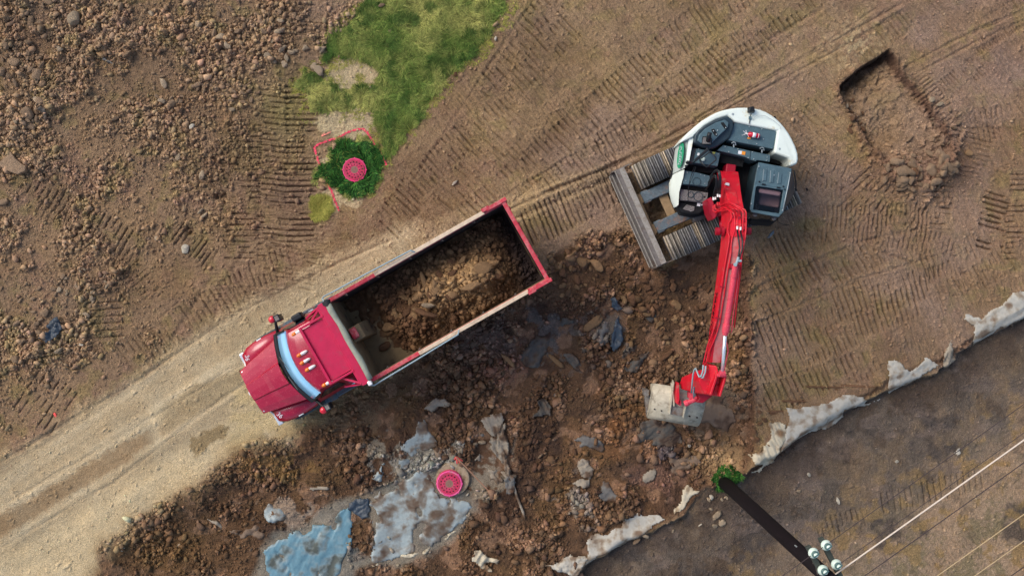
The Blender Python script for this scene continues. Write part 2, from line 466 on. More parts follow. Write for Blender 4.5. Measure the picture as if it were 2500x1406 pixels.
# small dug holes; the hollow under the push frame is deepened for darkness
for hx, hy, hr, hd in ((540, 485, 15, .18), (377, 612, 8, .2), (463, 563, 9, .12), (2355, 668, 7, .1), (725, 190, 22, .12), (1352, 812, 15, .1), (1490, 850, 18, .25), (1330, 985, 18, .2), (1585, 520, 50, .35), (1650, 600, 40, .2)):
    Hh -= hd * np.exp(-((X - hx) ** 2 + (Y - hy) ** 2 + 30 * hr * wf1) / hr ** 2).clip(0, 1.2)

# where fabric and plastic lie the soil is pressed flat
FLAT = [[(628, 1350), (655, 1305), (750, 1285), (830, 1222), (885, 1212), (960, 1168), (1000, 1150), (1070, 1150), (1150, 1215), (1165, 1245), (1100, 1330), (1000, 1375), (880, 1392), (860, 1400), (820, 1560), (600, 1560)],
        [(1015, 1030), (1050, 1030), (1072, 1095), (1000, 1115), (970, 1092)], [(925, 1130), (1010, 1110), (1000, 1140), (925, 1185), (895, 1168)],
        [(1415, 1385), (1440, 1355), (1470, 1305), (1540, 1262), (1620, 1258), (1640, 1270), (1560, 1315), (1450, 1370)], [(1660, 1235), (1690, 1185), (1715, 1205), (1670, 1255)],
        [(1825, 1165), (1860, 1140), (1870, 1050), (1915, 1000), (2060, 958), (2110, 968), (2070, 1020), (2025, 1055), (1905, 1110), (1890, 1150)],
        [(2160, 880), (2200, 885), (2250, 870), (2300, 890), (2220, 935), (2180, 962), (2160, 945)], [(2345, 765), (2500, 712), (2560, 740), (2450, 805), (2385, 845)],
        [(1170, 1010), (1230, 1005), (1250, 1170), (1230, 1200), (1160, 1190), (1155, 1130)], [(1265, 880), (1330, 800), (1400, 790), (1430, 900), (1420, 925), (1340, 915), (1280, 905)],
        [(1485, 765), (1530, 760), (1525, 850), (1490, 870)], [(1570, 1040), (1650, 1020), (1690, 1050), (1680, 1100), (1600, 1095)], [(1715, 960), (1790, 960), (1800, 1060), (1700, 1060)],
        [(490, 1265), (590, 1290), (660, 1320), (640, 1335), (570, 1315)], [(1410, 1070), (1500, 1090), (1515, 1120), (1440, 1110)], [(1400, 1120), (1450, 1130), (1450, 1190), (1400, 1190)], [(1460, 1190), (1500, 1180), (1510, 1240), (1470, 1235)]]
sh_ = np.full(X.shape, -99, np.float32)
for q_ in FLAT:
    xs_ = [p[0] for p in q_]; ys_ = [p[1] for p in q_]; sl = slice(*[int(v) for v in np.searchsorted(ay_, [(703 - max(ys_) - 30) / 85, (703 - min(ys_) + 30) / 85])]), slice(*[int(v) for v in np.searchsorted(ax_, [(min(xs_) - 30 - 1250) / 85, (max(xs_) + 30 - 1250) / 85])])
    sh_[sl] = np.maximum(sh_[sl], sdpoly(XF[sl], YF[sl], q_))
tongue = sdpoly(XF, YF, [(848, 1265), (872, 1262), (905, 1275), (912, 1375), (850, 1376), (845, 1320)])
m_sheet = sst(-6, 8, sh_) * (1 - sst(-3, 5, tongue))
m_soft = np.zeros_like(X)
for q_ in ((1180, 830, 100, 40), (700, 1270, 80, 45), (960, 1100, 60, 50), (1760, 1010, 80, 90), (1620, 1180, 110, 50), (1540, 1080, 60, 90), (680, 1130, 130, 50), (1430, 900, 70, 40), (880, 1010, 110, 50), (560, 1210, 120, 40), (1240, 1000, 60, 60)):
    m_soft = np.maximum(m_soft, np.exp(-((XW - q_[0]) / q_[2]) ** 2 - ((YW - q_[1]) / q_[3]) ** 2))
m_soft = np.maximum(m_soft, m_dig * sst(0.0, 0.28, fbm(X / 130 + 5, Y / 130 + 2, 13, 4)))
# clods (domes of many sizes)
f1, i1 = worley(XF / 13.0, YF / 13.0, 1)
f2, i2 = worley(XF / 30.0 + 3, YF / 30.0 + 8, 7)
f3, i3 = worley(XF / 7.5 + 13, YF / 7.5 + 18, 13)
dome = lambda f, r: np.sqrt(np.clip(1 - (f / r) ** 2, 0, 1))
c_dens = np.clip(0.85 * m_rub * (1 - sst(1.4, 1.0, ((X - 862) / 72) ** 2 + ((Y - 182) / 46) ** 2)) + 1.0 * m_dig + 1.1 * m_berm + 0.9 * lipc + 0.10 * m_bank - 0.9 * m_road, 0, 1.2) * (1 - m_grass) * (1 - m_low * 0.85)
patchy = sst(-0.22, 0.24, fbm(X / 95, Y / 95, 16, 4))
c_dens = c_dens * (0.12 + 0.98 * patchy) * (1 - 0.93 * m_sheet) * (1 - 0.75 * m_soft)
clod = 0.075 * dome(f1, 0.62) * (i1 > (1.12 - c_dens)) * (0.5 + i1 * 0.7) + 0.14 * dome(f2, 0.55) * (i2 > (1.55 - 0.8 * c_dens)) + 0.034 * dome(f3, 0.62) * (i3 > 0.97 - 0.87 * c_dens)
clod = clod * near * (1 - m_sheet)
Hh += clod

# straight ruts and tyre marks of the haul road
ra = R(33.0)
U = X * math.cos(ra) - Y * math.sin(ra)      # along (towards the upper right)
V = X * math.sin(ra) + Y * math.cos(ra)      # across
rut = fbm(U / 1100, V / 46, 5, 4, 0.55) + 0.12 * fbm(U / 200, V / 40, 6, 3)
band = np.clip(m_road + 0.0, 0, 1)
Hh += 0.03 * rut * band * near

def dline(pts):
    d = np.full(X.shape, 1e6, np.float32)
    for (a0, b0), (a1, b1) in zip(pts[:-1], pts[1:]):
        ex, ey = a1 - a0, b1 - b0; wx, wy = X - a0, Y - b0
        t = np.clip((wx * ex + wy * ey) / (ex * ex + ey * ey), 0, 1)
        d = np.minimum(d, (wx - ex * t) ** 2 + (wy - ey * t) ** 2)
    return np.sqrt(d)
LANE = [([(960, 640), (1270, 500), (1500, 402), (1680, 312), (1950, 150), (2200, 10)], 3.0, .04), ([(1230, 545), (1500, 432), (1560, 400)], 3, .04),
        ([(1330, 470), (1650, 345), (1790, 258), (2050, 120), (2200, 30)], 2.6, .035), ([(1700, 290), (2010, 110), (2140, 20)], 2.4, .03), ([(1180, 510), (1700, 200), (2010, 20)], 2.4, .022),
        ([(-60, 1165), (330, 932), (560, 776), (830, 640), (960, 585)], 3, .04), ([(0, 1235), (280, 1075), (560, 905), (640, 860)], 3, .03), ([(-20, 1350), (280, 1175), (540, 975), (600, 935)], 3, .035),
        ([(2160, 190), (2330, 100), (2500, 25)], 2.4, .03), ([(2200, 200), (2380, 105), (2500, 50)], 2.4, .025), ([(520, 800), (545, 690), (600, 610)], 4, .02), ([(420, 830), (500, 700), (560, 640)], 5, .02),
        ([(1850, 700), (2100, 590), (2240, 560)], 3, .03), ([(2130, 610), (2220, 640), (2290, 700)], 3, .03), ([(1846, 790), (2100, 680), (2330, 610)], 2.6, .022), ([(1010, 440), (1240, 90), (1320, -20)], 2.6, .02)]
LN = np.zeros_like(Hh)
for pts, wd, dp in LANE:
    d = np.abs(dline(pts) + 5 * w1 + 2.5 * wf1 * 0.6)
    LN -= dp * (np.exp(-(d / wd) ** 2) - 0.45 * np.exp(-((d - 3 * wd) / (1.6 * wd)) ** 2)) * (0.6 + 0.6 * patchy)
LN *= near * (1 - m_grass) * (1 - m_dig) * (1 - .6 * sst(-40, 20, sd_road))
Hh += LN
# crawler marks: (x0, y0, x1, y1, half width, pitch, depth)
STR = [(735, 205, 737, 600, 38, 13.5, .05), (668, 215, 662, 640, 34, 13.5, .036), (600, 300, 590, 640, 40, 13.5, .034), (540, 400, 540, 470, 26, 12, .02), (720, 600, 700, 700, 60, 13, .024), (560, 380, 500, 470, 30, 11, .02),
       (60, 430, 330, 610, 34, 16, .035), (90, 500, 330, 650, 24, 16, .02), (300, 640, 420, 760, 30, 14, .02), (255, 730, 265, 830, 40, 17, .03), (430, 560, 520, 640, 30, 12, .03),
       (440, 790, 610, 690, 38, 14, .022), (560, 700, 720, 630, 34, 14, .02), (60, 940, 160, 1010, 60, 18, .03), (300, 880, 440, 800, 36, 15, .02),
       (1000, 470, 1400, 60, 34, 14, .03), (940, 560, 1010, 470, 40, 14, .035), (1080, 500, 1310, 250, 36, 14, .018), (1290, 60, 1420, -60, 30, 16, .035), (1215, 180, 1330, 30, 30, 17, .03), (1190, 200, 1240, 140, 26, 16, .03),
       (1140, 540, 1430, 290, 38, 14, .03), (1430, 290, 1640, 110, 40, 14, .04), (1640, 110, 1830, -40, 42, 15, .03), (1330, 470, 1560, 300, 40, 14, .03), (1560, 300, 1800, 120, 40, 14, .035), (1800, 120, 2010, -30, 36, 15, .03),
       (1450, 380, 1650, 250, 26, 14, .03), (1240, 400, 1480, 200, 28, 14, .022), (1660, 250, 1930, 60, 26, 13, .03),
       (1190, 610, 1520, 442, 46, 13, .045), (1400, 500, 1520, 420, 30, 12, .03), (1950, 330, 2040, 250, 40, 14, .02),
       (1850, 630, 2020, 560, 36, 13, .03), (1960, 545, 2270, 545, 46, 11, .026), (2120, 560, 2330, 610, 34, 12, .022), (1850, 745, 2140, 615, 36, 14, .034), (1850, 820, 2130, 715, 36, 14, .038), (2130, 735, 2330, 668, 34, 13, .042),
       (1850, 900, 2080, 810, 36, 14, .032), (1860, 980, 2130, 880, 36, 14, .034), (2080, 800, 2240, 740, 32, 13, .03), (2250, 660, 2400, 590, 34, 14, .026), (2330, 700, 2500, 610, 34, 14, .022), (1880, 700, 2010, 650, 30, 13, .03),
       (2438, 470, 2410, 620, 32, 13.5, .06), (2296, 450, 2292, 560, 30, 13, .045), (2490, 420, 2470, 640, 22, 13, .04), (2150, 480, 2260, 540, 34, 13, .035), (2090, 430, 2170, 500, 30, 14, .03),
       (2040, 470, 2110, 540, 26, 13, .02), (2300, 230, 2400, 150, 28, 9, .025), (2230, 190, 2320, 300, 30, 10, .02), (2370, 320, 2480, 290, 40, 13, .022), (2420, 60, 2500, 10, 24, 12, .025), (2360, 440, 2400, 300, 40, 12, .018),
       (1990, 480, 2080, 470, 50, 12, .02), (1950, 400, 2060, 440, 40, 13, .02), (2100, 130, 2230, 40, 24, 12, .02), (2380, 130, 2500, 60, 8, 7, .03),
       (2160, 1240, 2420, 1170, 28, 15, .02), (2000, 1300, 2120, 1270, 24, 13, .025), (2250, 1400, 2450, 1290, 26, 14, .01)]
def fib(ang, k, wl=3.2, ln=26):
    a = R(ang); p = X * math.cos(a) + Y * math.sin(a); q = -X * math.sin(a) + Y * math.cos(a)
    return fbm(p / ln + 1 * w1, q / wl + 1.2 * w2, k, 2)
z_mid = sst(820, 1000, X) * (1 - m_dig) * (1 - m_low) * (1 - m_grass)
z_r = z_mid * sst(1780, 1900, X) * sst(420, 560, Y); z_l = (1 - sst(820, 900, X)) * (1 - m_grass) * (1 - m_road)
ftex = fib(48, 1) * z_mid * (1 - z_r) + fib(68, 7) * z_r + fib(2, 5, 3.4, 22) * z_l * sst(430, 560, X) + 0.7 * fib(30, 9, 3.4, 18) * z_l * sst(560, 430, X)
Hh += 0.030 * ftex * near * (0.5 + 0.6 * sst(-.2, .3, fbm(X / 70, Y / 70, 13, 3)))
TRK = np.zeros_like(Hh)
def winx(x0, x1, y0, y1):
    a = np.searchsorted(ax_, (x0 - 1250) / 85.0); b = np.searchsorted(ax_, (x1 - 1250) / 85.0)
    c = np.searchsorted(ay_, (703 - y1) / 85.0); d = np.searchsorted(ay_, (703 - y0) / 85.0)
    return slice(c, d), slice(a, b)
for si, (x0, y0, x1, y1, hw, pit, dep) in enumerate(STR):
    sl = winx(min(x0, x1) - hw - 20, max(x0, x1) + hw + 20, min(y0, y1) - hw - 20, max(y0, y1) + hw + 20)
    xs, ys = X[sl], Y[sl]
    if xs.size == 0: continue
    L_ = math.hypot(x1 - x0, y1 - y0); ux, uy = (x1 - x0) / L_, (y1 - y0) / L_
    al = (xs - x0) * ux + (ys - y0) * uy + 0.9 * wf1[sl] + 2 * w1[sl]; ac = -(xs - x0) * uy + (ys - y0) * ux + 3 * wf2[sl] + 6 * w2[sl]
    al = al + 0.10 * ac * math.sin(si * 1.7)
    inside = sst(hw + 4, hw - 3, np.abs(ac)) * sst(-8, 10, al) * sst(L_ + 8, L_ - 10, al)
    ph = (al / pit) % 1.0
    g = np.exp(-((ph - 0.5) * pit / 1.8) ** 2)
    keep = sst(-0.15, 0.2, fbm(xs / 30 + si, ys / 30, 9, 3) + 0.15)
    cell = vn(np.floor(al / pit) * 1.37 + si, ac * 0 + si * 3.3, 3)
    TRK[sl] -= inside * (0.35 * dep * 0.5 + dep * 1.35 * g * keep * (0.45 + 0.9 * cell))
TRK *= 1.6 * near * (1 - m_grass)
Hh += TRK * (1 - 0.8 * m_dig)
Hh += 0.016 * fbm(X / 4.2, Y / 4.2, 18, 3) * near * (1 - 0.75 * m_road)
mb_ = np.exp(-((X - 1070) / 190) ** 2 - ((Y - 700) / 70) ** 2)

# colour of the soil itself
def C3(c): return np.array(lin(c), np.float32)
big = fbm(X / 240, Y / 240, 2, 4); mid = fbm(X / 50, Y / 50, 10, 4); fin = fbm(X / 9, Y / 9, 14, 3)
col = np.empty(X.shape + (3,), np.float32); col[:] = C3((150, 124, 94))
def mixc(mask, c):
    mm = np.clip(mask, 0, 1)[..., None]
    col[:] = col * (1 - mm) + C3(c) * mm
mixc(sst(-0.1, 0.5, big) * 0.8, (160, 132, 96))
mixc(sst(0.05, 0.5, mid) * 0.35, (146, 128, 84))
mixc(sst(0.0, 0.5, -mid) * 0.35, (142, 108, 86))
mixc(sst(900, 500, X) * 0.45, (142, 112, 84))
mixc(m_rub * 0.6, (140, 114, 88))
mixc(sst(1900, 2500, X) * sst(900, 300, Y) * 0.6, (140, 110, 90))
mixc(m_bank * 0.5 * sst(1800, 1860, X), (144, 114, 84))
mixc(sst(700, 560, Y) * np.exp(-((V - 1380 + 0) / 160) ** 2) * 0.0, (160, 135, 98))
mixc(sst(0.05, 0.45, fbm(X / 34 + 7, Y / 34, 20, 4)) * 0.45, (138, 122, 74))
mixc(sst(0.1, 0.5, fbm(X / 45 + 17, Y / 45, 12, 4)) * 0.35, (146, 110, 92))
mixc(sst(0.0, 0.35, fbm(X / 210 + 3, Y / 210 + 8, 15, 3)) * 0.55 * sst(700, 1000, X + 200 * (Y < 500)), (152, 126, 110))
mixc(sst(0.05, 0.4, fbm(X / 170 + 23, Y / 170 + 8, 18, 3)) * 0.45, (124, 98, 72))
# light worn lanes up to the right
for off, wd, a, c in ((1372, 34, .5, (176, 148, 108)), (1310, 18, .35, (170, 140, 112)), (1250, 22, .25, (166, 138, 110))):
    mixc(np.exp(-((V - off + 14 * w1) / wd) ** 2) * a * sst(900, 1150, X) * (0.6 + 0.4 * mid) * sst(2250, 2050, X), c)
mixc(np.exp(-((X - 2090) / 70) ** 2 - ((Y - 120) / 60) ** 2) * 0.7 * sst(-0.2, 0.3, fin), (196, 172, 130))
# road
road2 = sst(-14, 16, sdpoly(X + 12 * w1, Y + 12 * w2, [(820, 640), (980, 556), (1220, 480), (1480, 396), (1520, 440), (1290, 545), (1000, 660), (840, 760)]))
mixc(road2 * (0.55 + 0.4 * mid), (176, 150, 112))
m_rc = sst(-34, 24, sd_road + 26 * mid + 8 * fin)
mixc(m_rc, (184, 162, 126))
m_road0 = m_road; m_road = m_rc
mixc(m_road * sst(-0.15, 0.45, rut) * 0.7, (206, 186, 150))
mixc(m_road * sst(0.05, 0.5, -rut) * 0.4, (164, 144, 112))
low_road = sst(30, -60, (Y - 1100) + 0.56 * (X - 480) * 1.0)
mixc(m_road * (1 - low_road) * (0.65 + 0.3 * mid), (212, 190, 148))
streak = sdpoly(XW, YW, [(-200, 1380), (0, 1260), (280, 1090), (400, 1030), (400, 1060), (300, 1130), (0, 1310), (-200, 1440)])
mixc(m_road * sst(-8, 8, streak + 8 * fin) * 0.9, (154, 128, 94))
streak2 = sdpoly(XW, YW, [(370, 1010), (480, 940), (590, 905), (600, 930), (480, 1010), (400, 1062)])
mixc(m_road * sst(-8, 8, streak2 + 6 * fin) * 0.85, (158, 138, 104))
mixc(m_road * np.exp(-((X - 380) / 18) ** 2 - ((Y - 1040) / 60) ** 2) * 0.6, (206, 188, 152))
mossy = sdpoly(XW, YW, [(450, 1075), (530, 1035), (560, 1045), (545, 1075), (470, 1110)])
mixc(sst(-6, 6, mossy + 9 * fin) * 0.7, (120, 98, 60))
mixc(sst(-20, 14, sdpoly(XF, YF, [(560, 960), (620, 960), (700, 1030), (800, 1010), (860, 970), (880, 990), (790, 1060), (700, 1095), (560, 1115)])) * sst(-0.3, 0.2, mid + 0.1) * 0.85, (196, 174, 128))
m_road = m_road0
# freshly dug, moist
lf = sst(1000, 760, X)
m_digc = m_dig * (1 - lf) + lf * sst(-55, 45, sd_dig + 30 * mid + 12 * fin)
mixc(m_digc * lf * 0.6, (140, 112, 70))
mixc(sst(-25, 50, sd_dig + 30 * mid) * lf + m_dig * (1 - lf), (96, 72, 52))
mixc(m_dig * sst(-0.1, 0.35, mid) * 0.7, (116, 88, 64))
mixc(m_dig * sst(0.0, 0.4, fbm(X / 90, Y / 90, 20, 4)) * 0.5, (112, 84, 50))
mixc(m_dig * sst(0.05, 0.45, -big) * 0.6, (76, 54, 42))
mixc(m_dig * np.exp(-((X - 1540) / 90) ** 2 - ((Y - 1060) / 110) ** 2) * sst(-0.2, 0.3, mid) * 0.8, (136, 92, 52))
mixc(m_dig * np.exp(-((X - 1250) / 190) ** 2 - ((Y - 790) / 70) ** 2) * 0.6, (84, 66, 54))  # soft truck shadow painted into the soil beside the bed
mixc(m_dig * m_soft * sst(-0.3, 0.3, mid) * 0.55, (108, 80, 60))
mixc(m_dig * m_soft * sst(0.0, 0.35, -mid) * 0.6, (70, 52, 44))
mixc(m_dig * sst(0.15, 0.3, fbm(X / 38 + 9, Y / 38 + 4, 21, 3)) * 0.55, (152, 118, 92))
mixc(np.exp(-((X - 1780) / 60) ** 2 - ((Y - 1130) / 45) ** 2) * 0.8, (168, 138, 98))
mixc(m_dig * np.exp(-((X - 400) / 190) ** 2 - ((Y - 1350) / 90) ** 2) * 0.5, (104, 78, 46))
def smear(x, y, rx, ry, c, a, k, thr=0.0):
    e = np.exp(-((X - x) / rx) ** 2 - ((Y - y) / ry) ** 2)
    mixc(sst(thr, thr + 0.25, fbm(XW / 26, YW / 26, k, 4) + e * 0.9 - 0.5) * e ** 0.4 * a * (1 - m_low), c)
smear(1050, 1150, 120, 90, (148, 146, 136), .9, 3); smear(930, 1100, 60, 40, (140, 132, 116), .8, 4); smear(1180, 1170, 70, 80, (150, 140, 122), .8, 5)
smear(700, 1260, 90, 40, (158, 138, 118), .9, 6); smear(1330, 830, 110, 80, (100, 96, 92), .8, 7); smear(1500, 830, 60, 70, (104, 100, 94), .8, 8)
smear(1180, 830, 110, 50, (112, 92, 80), .8, 9); smear(1750, 1000, 90, 100, (118, 102, 86), .8, 10); smear(1420, 1230, 60, 60, (128, 120, 110), .7, 11)
smear(880, 1020, 110, 40, (120, 98, 74), .8, 12); smear(680, 1150, 120, 50, (124, 96, 56), .8, 13); smear(1620, 1180, 110, 50, (124, 92, 76), .8, 14); smear(1640, 1100, 60, 60, (84, 76, 78), .8, 15)
smear(780, 1340, 120, 70, (128, 134, 128), .6, 16); smear(1240, 900, 80, 40, (132, 96, 78), .8, 17)
# low ground on the right
t_tan = sst(-60, 220, (Y - 1290) + 0.62 * (X - 2030) + 60 * mid)
mixc(m_low, (108, 95, 83))
mixc(m_low * sst(0, 0.4, mid) * 0.6, (112, 96, 78))
mixc(m_low * sst(0.05, 0.4, -mid) * 0.5, (84, 74, 64))
mixc(m_low * t_tan * 0.9, (166, 140, 112))
mixc(m_low * t_tan * sst(0, 0.4, -mid - 0.5 * fin) * 0.6, (124, 112, 76))
mixc(m_low * sst(0.0, 0.3, fbm(X / 110, Y / 110, 9, 5, .65)) * 0.75, (70, 63, 60))
mixc(m_low * sst(0.05, 0.25, fbm(X / 40, Y / 40, 19, 5, .65)) * 0.5 * (1 - t_tan), (88, 70, 54))
mixc(m_low * sst(0.1, 0.3, fbm(X / 90 + 4, Y / 50, 21, 5, .65)) * 0.5, (122, 106, 96))
mixc(m_low * sst(0.1, 0.5, fbm(X / 70 + 5, Y / 70, 7, 4)) * 0.6, (128, 108, 86))
mixc(m_low * t_tan * sst(0.0, 0.5, fbm(X / 60 + 5, Y / 60, 13, 4)) * 0.7, (172, 142, 112))
mixc(m_low * sst(0.12, 0.4, fbm(X / 30, Y / 30, 15, 4)) * sst(-160, 120, (Y - 1290) + 0.62 * (X - 2030)) * 0.8, (150, 122, 78))
mixc(m_low * np.exp(-((sd_low - 45) / 60) ** 2) * sst(-.3, .15, fbm(X / 60, Y / 60 + 9, 6, 4)) * 0.75, (74, 62, 54))
mixc(sst(-14, 10, sdpoly(XF, YF, FLAT[0])) * (1 - sst(-3, 5, tongue)) * 0.8, (136, 130, 116))
# grass ground, bare cracked patches
for ex, ey, rx, ry in ((862, 182, 68, 42), (848, 298, 76, 38), (808, 492, 26, 30), (796, 400, 16, 14), (862, 492, 22, 16)):
    mixc(sst(1.35, 0.75, ((X - ex) / rx) ** 2 + ((Y - ey) / ry) ** 2 + 0.5 * wf1), (186, 166, 128))
mixc(m_grass, (92, 98, 40))
mixc(sst(-22, 4, sd_gr) * (1 - m_grass) * sst(-0.1, 0.3, fin) * 0.5, (132, 126, 68))
mixc(sst(-4, 6, sd_bush), (34, 58, 20))
mixc(np.exp(-((X - 700) / 70) ** 2 - ((Y - 270) / 90) ** 2) * 0.45 * (1 - m_grass), (136, 130, 70))
# pit: dug faces are dark, its floor is paler
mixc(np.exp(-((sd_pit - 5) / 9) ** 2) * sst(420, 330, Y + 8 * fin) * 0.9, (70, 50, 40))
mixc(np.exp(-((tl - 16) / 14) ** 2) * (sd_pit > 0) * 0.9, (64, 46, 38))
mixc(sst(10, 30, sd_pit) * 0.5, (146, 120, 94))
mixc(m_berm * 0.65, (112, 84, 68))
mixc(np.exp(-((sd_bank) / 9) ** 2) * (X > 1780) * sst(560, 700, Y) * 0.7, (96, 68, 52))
# clod tops coloured as if lit, gaps as if shaded, grooves darker; grain
lighter = np.clip(clod / 0.07, 0, 1)
k = 1 + 0.24 * lighter - 0.10 * (1 - lighter) * np.clip(c_dens, 0, 1) + (0.13 * fin + 0.10 * fbm(X / 3.1, Y / 3.1, 17, 2) * near) * (1 - 0.6 * m_road) + 0.08 * (i3 - 0.5) * 2 * near + 0.20 * (i1 - 0.5) * lighter
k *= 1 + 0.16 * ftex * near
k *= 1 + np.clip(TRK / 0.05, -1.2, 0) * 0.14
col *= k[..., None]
lum_ = col.mean(2, keepdims=True); col[:] = (lum_ + (col - lum_) * 0.92) * np.array([1.01, 0.98, 0.93], np.float32)
col *= 1 + 0.16 * fbm(X / 120, Y / 120, 22, 3)[..., None]
hue = (0.05 * mid + 0.045 * (i1 - 0.5) * lighter)[..., None] * np.array([1.0, 0.0, -1.2], np.float32)
col *= 1 + hue
np.clip(col, 0.01, 0.9, out=col)

def gridF(nx, ny):
    i = np.arange(nx - 1)[None, :] + nx * np.arange(ny - 1)[:, None]
    i = i.ravel()
    return np.stack([i, i + 1, i + nx + 1, i + nx], 1)
# smoothed height for things that lie on the soil
def blur(a, r):
    for axn in (0, 1):
        c = np.cumsum(np.pad(a, [(r + 1, r) if i == axn else (0, 0) for i in (0, 1)], mode='edge'), axis=axn, dtype=np.float64)
        n = a.shape[axn]
        a = ((np.take(c, range(2 * r + 1, 2 * r + 1 + n), axis=axn) - np.take(c, range(0, n), axis=axn)) / (2 * r + 1)).astype(np.float32)
    return a
Hh = (Hh * (1 - m_sheet) + blur(Hh, 4) * m_sheet).astype(np.float32)
GV = np.stack([GX.ravel(), GY.ravel(), Hh.ravel()], 1)
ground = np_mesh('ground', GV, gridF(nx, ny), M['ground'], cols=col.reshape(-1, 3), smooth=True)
ground['kind'] = 'structure'

Hs = blur(Hh, 4)
Hm = blur(np.maximum(Hh, Hs), 2)
def samp(A, x, y):
    """bilinear lookup at world x, y (arrays)"""
    x = np.asarray(x, np.float64); y = np.asarray(y, np.float64)
    i = np.clip(np.searchsorted(ax_, x) - 1, 0, nx - 2); j = np.clip(np.searchsorted(ay_, y) - 1, 0, ny - 2)
    fx = np.clip((x - ax_[i]) / (ax_[i + 1] - ax_[i]), 0, 1); fy = np.clip((y - ay_[j]) / (ay_[j + 1] - ay_[j]), 0, 1)
    return (A[j, i] * (1 - fx) * (1 - fy) + A[j, i + 1] * fx * (1 - fy) + A[j + 1, i] * (1 - fx) * fy + A[j + 1, i + 1] * fx * fy)
def GZ(px, py, A=None):
    return float(samp(Hh if A is None else A, (px - 1250) / 85.0, (703 - py) / 85.0))
def WX(px): return (np.asarray(px, np.float64) - 1250) / 85.0
def WY(py): return (703 - np.asarray(py, np.float64)) / 85.0

# ---------------------------------------------------------------- loose stones and clods
def ico(sub):
    import bmesh
    b = bmesh.new(); bmesh.ops.create_icosphere(b, subdivisions=sub, radius=1.0)
    v = np.array([x.co[:] for x in b.verts]); f = np.array([[q.index for q in p.verts] for p in b.faces]); b.free()
    return v, f
def rockshape(seed, sub, jit=0.05):
    r = np.random.RandomState(seed)
    v, f = ico(sub)
    for _ in range(9):                        # knock flat faces into the ball
        n = r.normal(size=3); n /= np.linalg.norm(n); d = r.uniform(0.62, 0.88)
        t = v @ n; over = np.clip(t - d, 0, None)
        v = v - over[:, None] * n[None, :]
    v = v * (1 + jit * r.normal(size=(len(v), 1)))
    v = v * np.array([1, r.uniform(0.55, 0.95), r.uniform(0.45, 0.75)])
    return v, f
SMALL = [rockshape(100 + i, 1, 0.20) for i in range(14)]
MID = [rockshape(200 + i, 2) for i in range(8)]
def scatter(name, n, px, py, size, colr, shapes, label, cat, sink=0.25, seed=1, zfun=None):
    r = np.random.RandomState(seed)
    VV, FF, CC = [], [], []; base = 0
    for si, (v, f) in enumerate(shapes):
        idx = np.arange(si, n, len(shapes)); m = len(idx)
        if m == 0: continue
        a = r.uniform(0, 2 * PI, m); t = r.uniform(-0.5, 0.5, m)
        s = size[idx] / 85.0 / 2
        x, y, z = v[:, 0][None] * s[:, None], v[:, 1][None] * s[:, None], v[:, 2][None] * s[:, None]
        y, z = y * np.cos(t)[:, None] - z * np.sin(t)[:, None], y * np.sin(t)[:, None] + z * np.cos(t)[:, None]
        X_, Y_ = x * np.cos(a)[:, None] - y * np.sin(a)[:, None], x * np.sin(a)[:, None] + y * np.cos(a)[:, None]
        wx, wy = WX(px[idx]), WY(py[idx])
        h = samp(Hh, wx, wy) if zfun is None else zfun(wx, wy)
        Vv = np.stack([X_ + wx[:, None], Y_ + wy[:, None], z + (h + s * (0.62 - sink))[:, None]], 2).reshape(-1, 3)
        Fv = (f[None] + (np.arange(m) * len(v))[:, None, None]).reshape(-1, 3) + base
        base += m * len(v)
        VV.append(Vv); FF.append(Fv); CC.append(np.repeat(colr[idx], len(v), 0))
    o = np_mesh(name, np.concatenate(VV), np.concatenate(FF), M['rubble'], cols=np.concatenate(CC))
    return tag(o, label, cat, kind='stuff')

def soilcol(px, py):
    j = np.clip(np.searchsorted(ay_, WY(py)) - 1, 0, ny - 2); i = np.clip(np.searchsorted(ax_, WX(px)) - 1, 0, nx - 2)
    return col[j, i]
rs = np.random.RandomState(5)
def pick(dens, n):
    """n random places (px) with probability following the density grid"""
    out_x, out_y = [], []; got = 0
    while got < n:
        x = rs.uniform(-60, 2560, n * 3); y = rs.uniform(-60, 1466, n * 3)
        j = np.clip(np.searchsorted(ay_, WY(y)) - 1, 0, ny - 2); i = np.clip(np.searchsorted(ax_, WX(x)) - 1, 0, nx - 2)
        ok = rs.rand(n * 3) < dens[j, i]
        out_x.append(x[ok]); out_y.append(y[ok]); got += ok.sum()
    return np.concatenate(out_x)[:n], np.concatenate(out_y)[:n]
dens_ul = np.clip(m_rub * (0.08 + 1.0 * patchy ** 1.5), 0, 1) * (1 - m_road) * (1 - m_grass)
bare = np.zeros_like(X)
for ex, ey, rx, ry in ((862, 182, 72, 46), (848, 298, 80, 44)): bare = np.maximum(bare, sst(1.3, 1.0, ((X - ex) / rx) ** 2 + ((Y - ey) / ry) ** 2))
dens_ul *= 1 - bare; c_ = 0
dens_all = (1 - bare * .9) * (1 - m_sheet) * np.clip(0.05 + 0.25 * m_rub + 0.4 * lipc + 2.6 * m_berm + 0.06 * m_low, 0, 2) * (1 - 0.85 * m_road) * (1 - m_grass)
dens_dig = m_dig * (0.12 + 0.9 * patchy) * (1 - m_low) * (1 - 0.97 * m_sheet) * (1 - 0.8 * m_soft)
n = 24000; px, py = pick(dens_ul, n); sz = (3.4 * np.exp(rs.normal(.22, .58, n))).clip(2.2, 21)
cl = soilcol(px, py) * (0.92 + 0.62 * rs.rand(n, 1)) * (1 + 0.025 * rs.normal(size=(n, 3)))
scatter('loose_rubble', n, px, py, sz, cl.clip(0.02, 0.7), SMALL, 'loose brown gravel and small stones strewn over the upper left ground', 'rubble', seed=2)
